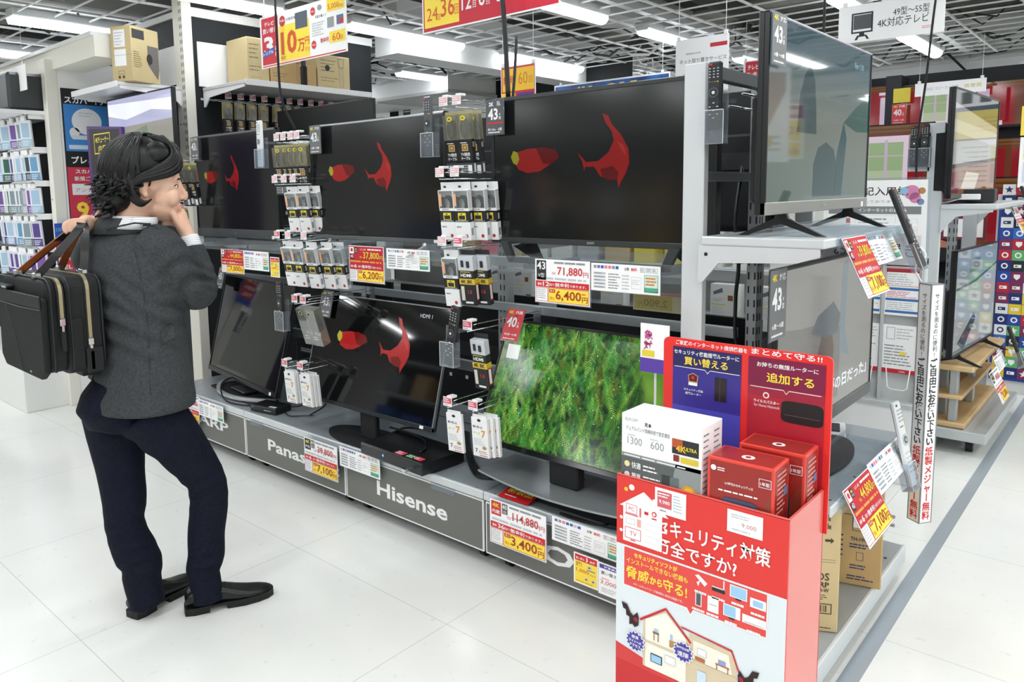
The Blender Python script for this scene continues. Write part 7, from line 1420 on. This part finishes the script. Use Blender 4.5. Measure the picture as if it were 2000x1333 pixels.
# left hand over the shoulder, closed on the bag handles
limb(bd, [((-2.8258, 1.0933, 1.4339), .026), ((-2.7897, 1.0592, 1.4414), .029), ((-2.7710, 1.0351, 1.4391), .020)], SKIN)
for i, (dx, dd) in enumerate(((-4, .03), (0, .012), (3, -.006), (6, -.022))):
    fing([Vector((-2.7874, 1.0484, 1.4454))+Vector((.006*dx/4, -dd*.3, .004)), Vector((-2.7571, 1.0223, 1.4504))+Vector((0, -dd*.8, 0)), Vector((-2.7522, 1.0049, 1.4407))+Vector((.003*i, -dd, 0)), Vector((-2.7523, 1.0020, 1.4234))+Vector((.004*i, -dd, .001*i)), Vector((-2.7490, 1.0098, 1.4109))+Vector((.004*i, -dd, .001*i))], (.0095, .0098, .0095, .0085)[i])
fing([(-2.8077, 1.0830, 1.4365), (-2.7797, 1.0835, 1.4513), (-2.7635, 1.0868, 1.4656), (-2.7552, 1.0896, 1.4781), (-2.7465, 1.0918, 1.4851)], .0105)
person = union(bd, 'person', SKIN, .0042, 2)
tag(person, 'person in grey jacket and navy trousers, hand on chin, holding a bag over the shoulder', 'person')
def part(mb, nm): return mb.obj(nm, person)
# face details, laid on the face surface
from mathutils.bvhtree import BVHTree
fbv = BVHTree.FromPolygons([v.co for v in person.data.vertices], [tuple(p.vertices) for p in person.data.polygons])
def onface(r_, u, off=.0):
    h, n_, i_, d_ = fbv.ray_cast(H_(.25, r_*.9+.0, u), -hf)
    return (h if h is not None else H_(.09, r_, u))+hf*off
for s in (1, -1):
    c = onface(s*.030, .004); q = MB()
    q.ball(c-hf*.0040, .0085, M('#e6dfd8', .25), 14, (1, 1, .75)); q.ball(c+hf*.0016, .0042, M('#1a1210', .2), 10, (1, 1, 1)); part(q, 'eye')
    q = MB(); q.tube([onface(s*(.019+.0075*k), .008+.0022*math.sin(PI*k/3)-.001*k, .0012) for k in range(4)], .0024, M('#2a1c18', .6), 6, taper=[.6, 1, 1.1, .8]); part(q, 'eyelid')
    q = MB(); q.tube([onface(s*(.014+.0085*k), .026+.004*math.sin(PI*(k+.5)/3.6), .0008) for k in range(4)], .0032, M('#241a17', .8), 6, taper=[.7, 1, .9, .5]); part(q, 'eyebrow')
q = MB(); LP = M('#c08578', .45)
q.tube([onface(-.018+.006*k, -.0585+.0012*math.cos(k*PI/3), .0002) for k in range(7)], .0036, LP, 8, taper=[.4, .8, 1, .9, 1, .8, .4]); q.tube([onface(-.016+.0053*k, -.0660-.0012*math.sin(k*PI/6), .0002) for k in range(7)], .0042, LP, 8, taper=[.4, .8, 1, 1.1, 1, .8, .4]); part(q, 'lips')
# hair
hb = MB(); r = random.Random(21)
def scalp(az, el, k=1.):
    """point on the hair shell: az 0 = forward, +90 = right side; el angle from the crown"""
    a, e_ = math.radians(az), math.radians(el); ca = math.cos(a); fr = .116 if ca > 0 else .128
    return Vector((-.010+fr*k*math.sin(e_)*ca, .094*k*math.sin(e_)*math.sin(a), .052+.118*k*math.cos(e_)))
def hl(v): return H_(v.x, v.y, v.z)
ell(hb, -.020, 0, .064, .104, .088, .104, HAIR); ell(hb, -.078, 0, .010, .074, .084, .080, HAIR); ell(hb, -.094, 0, -.042, .066, .080, .052, HAIR); ell(hb, .026, 0, .100, .074, .078, .056, HAIR)
def lock(az, el0, el1, dz, flick, rad, wob):
    pts = []; tp = []; N = 14
    for i in range(N):
        u = i/(N-1); el = el0+(el1-el0)*min(u*1.5, 1.); k = 1.0+.022*math.sin(u*7+wob)
        v = scalp(az+8*math.sin(u*5.5+wob)*u, el, k)
        if u > .62: w_ = (u-.62)/.38; v.z -= dz*w_; o_ = Vector((math.cos(math.radians(az)), math.sin(math.radians(az)), 0)); v += o_*(flick*w_*w_+.010*math.sin(w_*7+wob)); v.z += flick*.7*max(0, w_-.6)
        pts.append(hl(v)); tp.append((.75+.5*math.sin(PI*min(u*1.1, 1)))*(1 if u < .85 else 1-(u-.85)*5))
    hb.tube(pts, rad, HAIR, 7, taper=tp, flat=.7)
for k in range(210):
    az = r.uniform(92, 272); back = 1-abs(az-182)/92
    lock(az, r.uniform(4, 34), r.uniform(98, 118), r.uniform(.02, .045+.05*back), r.uniform(.004, .020+.036*back), r.uniform(.007, .013), r.uniform(0, 6))
for k in range(60):  # crown and far side
    az = r.uniform(-95, 0); lock(az, r.uniform(2, 22), r.uniform(48, 82 if az < -50 else 58), r.uniform(.0, .012), r.uniform(0, .006), r.uniform(.006, .010), r.uniform(0, 6))
# front hair: out of the parting, over the temple and back to the ear
def sweep(pts, rad, tp):
    P = [Vector(p) for p in pts]; out = []; t2 = []
    for i in range(len(P)-1):
        a, b, c, d = P[max(i-1, 0)], P[i], P[i+1], P[min(i+2, len(P)-1)]
        for j in range(5): u = j/5; out.append(.5*((2*b)+(c-a)*u+(2*a-5*b+4*c-d)*u*u+(3*b-a-3*c+d)*u**3)); t2.append(tp[i]+(tp[i+1]-tp[i])*u)
    out.append(P[-1]); t2.append(tp[-1]); hb.tube([hl(p) for p in out], rad, HAIR, 7, taper=t2, flat=.75)
for k in range(62):
    w_ = r.random(); j = r.uniform(-.004, .004); s0 = r.uniform(-.02, .03)
    # w_=1: lowest strands, reaching the brow; w_=0: high strands
    sweep([(.02+s0, -.012+.02*(1-w_), .168-.004*w_), (.072+.018*w_, .034+j, .142-.028*w_), (.086+.016*w_, .060+j, .108-.044*w_), (.066+.010*w_, .080+j, .080-.040*w_), (.028, .092+j, .056-.030*w_), (-.012, .097+j, .034-.020*w_), (-.040, .096+j, .010-.030*w_+.5*j)], r.uniform(.0065, .0105), [.7, 1, 1.1, 1.1, 1.1, 1, .5])
for k in range(16):
    j = r.uniform(-.004, .004); sweep([(.01, -.03+j, .166), (.076, -.01+j*2, .146), (.100, .012+j*3, .106), (.106, .030+j*2, .072), (.100, .048+j, .048+.006*k/16)], r.uniform(.006, .009), [.7, 1, 1.1, .9, .4])
for k in range(34):  # big curls at the nape and the flicked-out ends
    az = r.uniform(112, 262); o_ = Vector((math.cos(math.radians(az)), math.sin(math.radians(az)), 0)); c0 = Vector((-.048, 0, -.035+r.uniform(-.035, .03)))+Vector((o_.x*.092, o_.y*.082, 0)); pts = []
    for i in range(12): a = i/11*5.2+r.uniform(-.1, .1); pts.append(hl(c0+o_*(.018*math.cos(a)+.014*i/11)+Vector((0, 0, .032-.055*i/11+.011*math.sin(a)))+Vector((-o_.y, o_.x, 0))*(.013*math.sin(a))))
    hb.tube(pts, r.uniform(.007, .011), HAIR, 7, taper=[.7+.5*math.sin(PI*i/11)-.25*(i/11) for i in range(12)])
for k in range(16):  # behind and below the ear, ends curling forward on the jaw
    j = r.uniform(-.006, .006); sweep([(-.034+j, .088, .060), (-.040+j, .098, .020), (-.036+j, .098+j, -.018), (-.024+2*j, .095, -.044), (-.004+2*j, .092+j, -.056+j), (.012+2*j, .090, -.050+2*j)], r.uniform(.006, .0095), [.9, 1.1, 1.1, 1, .8, .3])
part(hb, 'hair')
# shirt collar, cuff
SHIRT = bpy.data.materials.new('striped_shirt'); SHIRT.use_nodes = True; nt = SHIRT.node_tree; tc = nt.nodes.new('ShaderNodeTexCoord'); wv = nt.nodes.new('ShaderNodeTexWave'); wv.bands_direction = 'Z'; wv.inputs['Scale'].default_value = 45; wv.inputs['Distortion'].default_value = .0
rr = nt.nodes.new('ShaderNodeValToRGB'); rr.color_ramp.elements[0].position = .0; rr.color_ramp.elements[0].color = (*lin('#8d9298'), 1); rr.color_ramp.elements[1].position = .16; rr.color_ramp.elements[1].color = (*lin('#f2f3f4'), 1)
nt.links.new(tc.outputs['Object'], wv.inputs['Vector']); nt.links.new(wv.outputs['Fac'], rr.inputs['Fac']); nt.links.new(rr.outputs['Color'], nt.nodes['Principled BSDF'].inputs['Base Color']); nt.nodes['Principled BSDF'].inputs['Roughness'].default_value = .8
nk = Vector((-2.6804, 1.1714, 1.4385)); ax = (H_(-.034, 0, -.085)-nk).normalized()
def band(nm, c, ra, rb, da, db, axis, h, th, m, lean=0., n=40, a0=0., a1=2*PI, bot=0.):
    q = MB(); vs = []
    for i in range(n+1):
        t = a0+(a1-a0)*i/n; d = da*math.cos(t)*ra+db*math.sin(t)*rb; nn = d.normalized()
        lo_ = c+d+axis*bot; hi_ = c+d*(1+lean)+axis*h
        vs += [lo_, hi_, hi_+nn*th, lo_+nn*th]
    fs = []
    for i in range(n):
        for j in range(4): fs.append((i*4+j, i*4+4+j, i*4+4+(j+1) % 4, i*4+(j+1) % 4))
    fs += [(0, 1, 2, 3), (n*4+3, n*4+2, n*4+1, n*4)]
    q.add(vs, fs, m, True); return part(q, nm)
band('shirt_collar', Vector((-2.6727, 1.1716, 1.4386))-ax*.02, .078, .074, hr, hf, ax, .046, .004, SHIRT, -.06)
cw = Vector((-2.5673, 1.3266, 1.3427)); cx = Vector((-2.5812, 1.3212, 1.3883))-cw; cx.normalize(); ca = cx.orthogonal().normalized()
q = MB(); q.tube([cw-cx*.02, cw+cx*.012, cw+cx*.040, cw+cx*.046], .0345, SHIRT, 24, taper=[1, 1, .98, .92]); part(q, 'shirt_cuff')
# jacket
jb = MB()
ringloft(jb, [((-2.7027, 1.1620, 1.4206), .075, .072, TR_, TF), ((-2.6985, 1.1623, 1.3990), .125, .085, TR_, TF), ((-2.6932, 1.1609, 1.3596), .178, .108, TR_, TF), ((-2.6844, 1.1575, 1.2880), .192, .125, TR_, TF), ((-2.6779, 1.1598, 1.1792), .188, .128, TR_, TF), ((-2.6645, 1.1682, 1.0695), .170, .126, TR_, TF), ((-2.6615, 1.1698, 0.9772), .166, .130, TR_, TF), ((-2.6604, 1.1632, 0.8856), .182, .148, TR_, TF), ((-2.6638, 1.1567, 0.8209), .195, .160, TR_, TF), ((-2.6629, 1.1523, 0.7883), .196, .162, TR_, TF)], WOOL, 32, 2.2)
limb(jb, [((-2.5833, 1.1799, 1.3659), .078), ((-2.5379, 1.2036, 1.3415), .078), ((-2.5311, 1.2568, 1.2522), .070), ((-2.5365, 1.3161, 1.1859), .063), ((-2.5391, 1.3387, 1.2146), .056), ((-2.5494, 1.3377, 1.2675), .050), ((-2.5607, 1.3297, 1.3245), .044), ((-2.5678, 1.3273, 1.3500), .041)], WOOL)
limb(jb, [((-2.8277, 1.1355, 1.3675), .076), ((-2.9161, 1.1328, 1.3420), .070), ((-3.0620, 1.1566, 1.2973), .060), ((-3.0638, 1.1499, 1.3509), .050), ((-2.9630, 1.1410, 1.4047), .042)], WOOL)
jk = union(jb, 'jacket', WOOL, .0075, 6, person, .5)
# cloth folds: pull the surface along long shallow waves, strongest at the elbow and the waist
r = random.Random(2); me = jk.data
folds = [(Vector(c_), Vector(d_).normalized(), wl, am*1.9, rad) for c_, d_, wl, am, rad in (
    ((-2.6092, 1.0986, 1.0856), (.2, .1, 1), .075, .0040, .22), ((-2.6268, 1.0936, 1.1555), (.35, 0, 1), .06, .0035, .16), ((-2.5701, 1.1756, 1.1773), (.7, .2, 1), .05, .0038, .12), ((-2.4943, 1.2509, 1.2195), (1, .3, -.6), .04, .0055, .09), ((-2.5100, 1.3204, 1.2331), (.3, .5, 1), .030, .0050, .07), ((-2.4996, 1.2036, 1.2942), (.8, .2, -1), .05, .004, .09), ((-2.6278, 1.1258, 1.3642), (.1, 0, 1), .07, .002, .12))]
for v in me.vertices:
    d = 0.
    for c_, ax_, wl, am, rad in folds:
        k = (v.co-c_).length/rad
        if k < 1.6: d += am*math.exp(-k*k*1.5)*math.sin(2*PI*(v.co-c_).dot(ax_)/wl+2.2*math.sin(9*(v.co.x+v.co.y)))
    v.co += v.normal*d
band('jacket_collar', Vector((-2.7133, 1.1597, 1.4241)), .118, .090, TR_, TF, Vector((.03, .10, 1)).normalized(), .034, .012, WOOL, -.20, 44, PI*.78, PI*2.16, -.020)
a0_, a1_ = Vector((-2.8769, 1.0898, 1.4037)), Vector((-2.5285, 1.2042, 1.4205))
def onj(px_pts, rad, m, nm, flat=1.):
    q = MB(); q.tube(px_pts, rad, m, 6, flat=flat); return part(q, nm)
bv = BVHTree.FromPolygons([v.co for v in me.vertices], [tuple(p.vertices) for p in me.polygons])
EYE = Vector((0, 0, 1.53))
def snap(p, off=.001):
    c = Vector((-2.68, 1.16, p[2])); d = (Vector(p)-c).normalized(); h, n_, i_, dist = bv.ray_cast(c+d*.6, -d)
    return h+n_*off if h is not None else Vector(p)
DKW = M('#2f3234', .9)
def seam(nm, pts, rad=.0016, m=DKW, sub=6):
    out = []
    for i in range(len(pts)-1):
        for k in range(sub): out.append(snap(Vector(pts[i]).lerp(Vector(pts[i+1]), k/sub), .0004))
    out.append(snap(pts[-1], .0004)); q = MB(); q.tube(out, rad, m, 5); return part(q, nm)
seam('back_seam', [(-2.5682, 1.1150, 1.3843), (-2.5349, 1.1207, 1.2301), (-2.5031, 1.1225, 1.0589), (-2.4877, 1.1062, 0.8675)], .0012)
seam('collar_seam', [(-2.7283, 1.0417, 1.4081), (-2.6362, 1.0736, 1.4260), (-2.5670, 1.1253, 1.4422), (-2.5183, 1.1687, 1.4378), (-2.4967, 1.1855, 1.4203)], .0030)
# pocket flap
P4 = [snap((-2.4280, 1.1529, 1.0786), .002), snap((-2.4021, 1.2193, 1.0926), .002), snap((-2.3918, 1.2224, 1.0531), .004), snap((-2.4150, 1.1579, 1.0362), .004)]
q = MB(); nn = (P4[1]-P4[0]).cross(P4[3]-P4[0]).normalized()
if nn.dot(Vector((1, -.4, 0))) < 0: nn = -nn
q.add(P4+[p+nn*.008 for p in P4], [(0, 1, 2, 3), (7, 6, 5, 4), (0, 4, 5, 1), (1, 5, 6, 2), (2, 6, 7, 3), (3, 7, 4, 0)], WOOL); part(q, 'pocket_flap')
# trousers
tb = MB()
ringloft(tb, [((-2.6818, 1.1387, 0.8964), .150, .125, TR_, TF), ((-2.7161, 1.1189, 0.8388), .158, .140, TR_, TF), ((-2.7270, 1.1070, 0.7830), .160, .145, TR_, TF), ((-2.7094, 1.1134, 0.7226), .140, .12, TR_, TF)], NAVYW)
limb(tb, [((-2.6210, 1.1422, 0.7852), .108), ((-2.5943, 1.1899, 0.7194), .104), ((-2.5833, 1.2578, 0.6131), .088), ((-2.5685, 1.3256, 0.4844), .071), ((-2.5677, 1.3317, 0.3897), .069), ((-2.5724, 1.3175, 0.2835), .067), ((-2.5621, 1.3068, 0.2006), .066), ((-2.5646, 1.2914, 0.1597), .060), ((-2.5561, 1.2924, 0.1180), .057), ((-2.5450, 1.2929, 0.0575), .057), ((-2.5407, 1.2932, 0.0347), .058)], NAVYW)
limb(tb, [((-2.7842, 1.1013, 0.7739), .112), ((-2.7791, 1.1029, 0.6691), .100), ((-2.7594, 1.1003, 0.5392), .082), ((-2.7429, 1.0991, 0.4372), .076), ((-2.7402, 1.0933, 0.3424), .068), ((-2.7125, 1.1100, 0.2468), .076), ((-2.6934, 1.1263, 0.1975), .070), ((-2.6965, 1.1225, 0.1485), .067), ((-2.6854, 1.1277, 0.0748), .063), ((-2.6811, 1.1329, 0.0402), .062)], NAVYW)
tr = union(tb, 'trousers', NAVYW, .0075, 5, person)
me = tr.data
folds = [(Vector(c_), Vector(d_).normalized(), wl, am, rad) for c_, d_, wl, am, rad in (
    ((-2.5366, 1.2831, 0.4626), (-.5, 0, 1), .05, .0045, .10), ((-2.5042, 1.2685, 0.1851), (.2, 0, 1), .045, .0060, .07), ((-2.6462, 1.0922, 0.2265), (-.6, 0, 1), .05, .0070, .08), ((-2.6808, 1.0782, 0.3364), (-.3, 0, 1), .06, .005, .09), ((-2.6479, 1.0927, 0.7546), (-.7, 0, 1), .07, .005, .14), ((-2.5753, 1.1441, 0.6642), (-.9, 0, 1), .07, .004, .12))]
for v in me.vertices:
    d = 0.
    for c_, ax_, wl, am, rad in folds:
        k = (v.co-c_).length/rad
        if k < 1.6: d += am*math.exp(-k*k*1.5)*math.sin(2*PI*(v.co-c_).dot(ax_)/wl+1.5*math.sin(8*(v.co.x+v.co.y)))
    v.co += v.normal*d
# shoes
def shoe(heel, head, ln):
    F = Vector((math.cos(head), math.sin(head), 0)); S_ = Vector((-F.y, F.x, 0)); h0 = Vector(heel); q = MB()
    prof = [(.0, .030, .035, .060), (.02, .036, .035, .080), (.06, .038, .030, .086), (.10, .038, .025, .084), (.14, .040, .020, .072), (.18, .046, .016, .056), (.22, .047, .014, .044), (.26, .040, .014, .038), (.285, .028, .016, .034), (.300, .012, .020, .030)]
    k = ln/.30; rings = []
    for s_, hw, zb, zt in prof:
        c = h0+F*s_*k+UPV*((zb+zt)/2+.004); rings.append((c, hw, (zt-zb)/2+.004, S_, UPV))
    ringloft(q, rings, LEATH, 20, 2.6); part(q, 'shoe')
    o_ = person.children[-1] if False else [c for c in person.children if c.name.startswith('shoe')][-1]
    q = MB()
    sole = [(-.004, .0), (-.002, .030), (.03, .040), (.08, .040), (.14, .043), (.20, .051), (.25, .046), (.285, .034), (.306, .014), (.308, .0)]
    pts = [(s_*k, hw) for s_, hw in sole]+[(s_*k, -hw) for s_, hw in sole[::-1][1:-1]]
    q.prism(pts, h0+UPV*.020, F, S_, UPV, .008, M('#0c0d0e', .5)); q.prism([(a*1., b_*.98) for a, b_ in pts if a < .085*k], h0, F, S_, UPV, .022, M('#0c0d0e', .55)); q.prism([(a, b_*.96) for a, b_ in pts if a > .12*k], h0+UPV*.001, F, S_, UPV, .022, M('#0c0d0e', .55)); so = q.obj('sole', o_)
    q = MB()
    for i in range(4): c = h0+F*(.125+.016*i)*k+UPV*(.086-.008*i); q.tube([c-S_*.018, c+UPV*.004, c+S_*.018], .0022, M('#1b1d1f', .7), 5)
    q.obj('laces', o_)
shoe((-2.585, 1.225, 0), math.atan2(.285, .122), .31)
shoe((-2.700, 1.080, 0), math.atan2(.26, -.075), .29)

# ================================================================ THE BAG
bag = thing('briefcase', 'large black nylon briefcase with brown-lined handles held over the shoulder', 'bag', (-2.62, .86, .95)); BT = Matrix.Rotation(math.radians(0), 4, 'Z')
def rb(q, x0, x1, y0, y1, z0, z1, m, rad=.03, axis='x', n=6):
    """box with rounded edges along axis"""
    if axis == 'y':
        pts = []
        for cx, cz, a in ((x1-rad, z0+rad, -PI/2), (x1-rad, z1-rad, 0), (x0+rad, z1-rad, PI/2), (x0+rad, z0+rad, PI)): pts += [(cx+rad*math.cos(a+PI/2*i/n), cz+rad*math.sin(a+PI/2*i/n)) for i in range(n+1)]
        q.prism(pts, (0, y0, 0), (1, 0, 0), (0, 0, 1), (0, 1, 0), y1-y0, m)
    else:
        pts = []
        for cy_, cz, a in ((y1-rad, z0+rad, -PI/2), (y1-rad, z1-rad, 0), (y0+rad, z1-rad, PI/2), (y0+rad, z0+rad, PI)): pts += [(cy_+rad*math.cos(a+PI/2*i/n), cz+rad*math.sin(a+PI/2*i/n)) for i in range(n+1)]
        q.prism(pts, (x0, 0, 0), (0, 1, 0), (0, 0, 1), (1, 0, 0), x1-x0, m)
q = MB(); rb(q, -.43, 0, .05, .165, 0, .325, NYL, .045, 'y'); bo = q.obj('main_compartment', bag)
bv_ = bo.modifiers.new('b', 'BEVEL'); bv_.width = .012; bv_.segments = 3
q = MB(); rb(q, -.425, -.012, -.005, .055, .01, .318, NYL, .045, 'y'); fo = q.obj('front_compartment', bag); bv_ = fo.modifiers.new('b', 'BEVEL'); bv_.width = .012; bv_.segments = 3
q = MB(); q.prism([(-.44, .03), (-.40, -.005), (-.06, -.01), (-.012, .02), (-.004, .26), (-.425, .27)], (0, -.022, 0), (1, 0, 0), (0, 0, 1), (0, 1, 0), .022, M('#08090b', .75, bump=('noise', 200, .2))); po = q.obj('front_pocket', bag); bv_ = po.modifiers.new('b', 'BEVEL'); bv_.width = .008; bv_.segments = 3
q = MB(); q.box(-.425, -.005, -.026, -.020, .228, .270, NYL2, .003); q.tube([(-.42, -.0265, .226), (-.2, -.0275, .222), (-.008, -.0265, .226)], .0014, M('#5a6068', .6), 5); q.tube([(-.34, -.0275, .30-.075), (-.25, -.028, .12), (-.20, -.026, .0)], .0012, M('#2a2e33', .6), 5); q.obj('pocket_band', bag)
q = MB(); q.box(-.425, -.30, -.03, -.005, .276, .286, NYL2, .003); q.box(-.34, -.30, -.033, -.028, .276, .283, CHROME, .001); q.obj('zip_puller', bag)
def arc(y, z0, z1, x=.004, top=-.10):
    pts = [(x, y, z0+(z1-.045-z0)*i/6) for i in range(7)]+[(x-.045+.045*math.cos(PI/2*i/5), y, z1-.045+.045*math.sin(PI/2*i/5)) for i in range(1, 6)]+[(top, y, z1)]
    return pts
for nm, y, z0, top, w2 in (('zip', .035, .19, -.30, .006), ('zip', .118, .085, -.36, .006)):
    q = MB(); q.ribbon(arc(y, z0, .326 if y > .05 else .320, .0025, top), .011, .005, (0, 1, 0), ZIP); q.ribbon(arc(y, z0, .3245 if y > .05 else .3185, .0012, top), .022, .003, (0, 1, 0), M('#090a0b', .5)); q.obj(nm, bag)
for y in (.006, .062, .16):
    q = MB(); q.tube(arc(y, .02, .322, .002, -.40), .004, M('#1a1d20', .45), 6); q.obj('piping', bag)
for y, z in ((.035, .19), (.118, .115)):
    q = MB(); q.box(-.001, .012, y-.009, y+.009, z-.022, z+.004, CHROME, .003); q.box(.002, .010, y-.004, y+.004, z-.04, z-.02, CHROME, .001); q.box(.003, .012, y-.008, y+.008, z-.105, z-.038, NYL2, .003); q.obj('zip_puller', bag)
q = MB(); q.box(.0, .012, .10, .155, .0, .085, NYL2, .004); q.box(.0, .008, .062, .098, .02, .19, NYL, .006); q.obj('side_pocket', bag)
gA = Vector((-2.7437, 1.0109, 1.4302))-Vector((-2.62, .86, .95)); gB = Vector((-2.7531, 1.0291, 1.4274))-Vector((-2.62, .86, .95))
def sp(pts, k=6):
    P = [Vector(p) for p in pts]; out = []
    for i in range(len(P)-1):
        a, b, c, d = P[max(i-1, 0)], P[i], P[i+1], P[min(i+2, len(P)-1)]
        for j in range(k): u = j/k; out.append(.5*((2*b)+(c-a)*u+(2*a-5*b+4*c-d)*u*u+(3*b-a-3*c+d)*u**3))
    return out+[P[-1]]
def handle(nm, l, rr_, g, sd):
    l, rr_ = Vector(l), Vector(rr_); path = sp([l, l.lerp(g, .45)+Vector((-.015, 0, .0)), g+Vector((-.012, -.004, .0)), g+Vector((.012, .004, .002)), rr_.lerp(g, .45)+Vector((.015, 0, 0)), rr_])
    q = MB(); q.ribbon(path, .024, .006, sd, M('#141617', .3)); h = q.obj(nm, bag)
    q = MB(); c = (l+rr_)/2; q.ribbon([p+(c+Vector((0, 0, .06))-p).normalized()*.0045 for p in path], .021, .003, sd, BRN); q.obj('lining', h)
    for e_ in (l, rr_): q = MB(); q.box(e_.x-.016, e_.x+.016, e_.y-.012, e_.y+.008, e_.z-.006, e_.z+.012, CHROME, .003); q.box(e_.x-.014, e_.x+.014, e_.y-.016, e_.y-.004, e_.z-.075, e_.z-.002, NYL2, .003); q.obj('handle_mount', h)
handle('handle', (-.30, .012, .325), (-.12, .012, .325), gA, (.25, 1, 0)); handle('handle', (-.28, .140, .330), (-.075, .140, .330), gB, (.25, 1, 0))
q = MB(); q.box(-.16, -.05, .162, .20, .05, .22, NYL, .012); q.box(-.10, -.04, .10, .16, -.018, .004, NYL2, .004); q.obj('rear_panel', bag)
q = MB(); q.prism([(0, 0), (-.05, -.045), (-.02, -.05), (.03, 0)], (-.06, .14, .006), (1, 0, 0), (0, 0, 1), (0, 1, 0), .006, NYL2); q.obj('strap_end', bag)
q = MB(); q.cyl((-.13, -.028, .012), (-.13, -.022, .012), .004, .004, CHROME, 8); q.obj('rivet', bag)
# ---------------------------------------------------------------- tidy up
bpy.data.objects.remove(_to)
for o in bpy.data.objects:
    if o.get('label') == 'black lead in the bundle between the two right lower TVs': o['group'] = 'bundled black leads on the plinths'
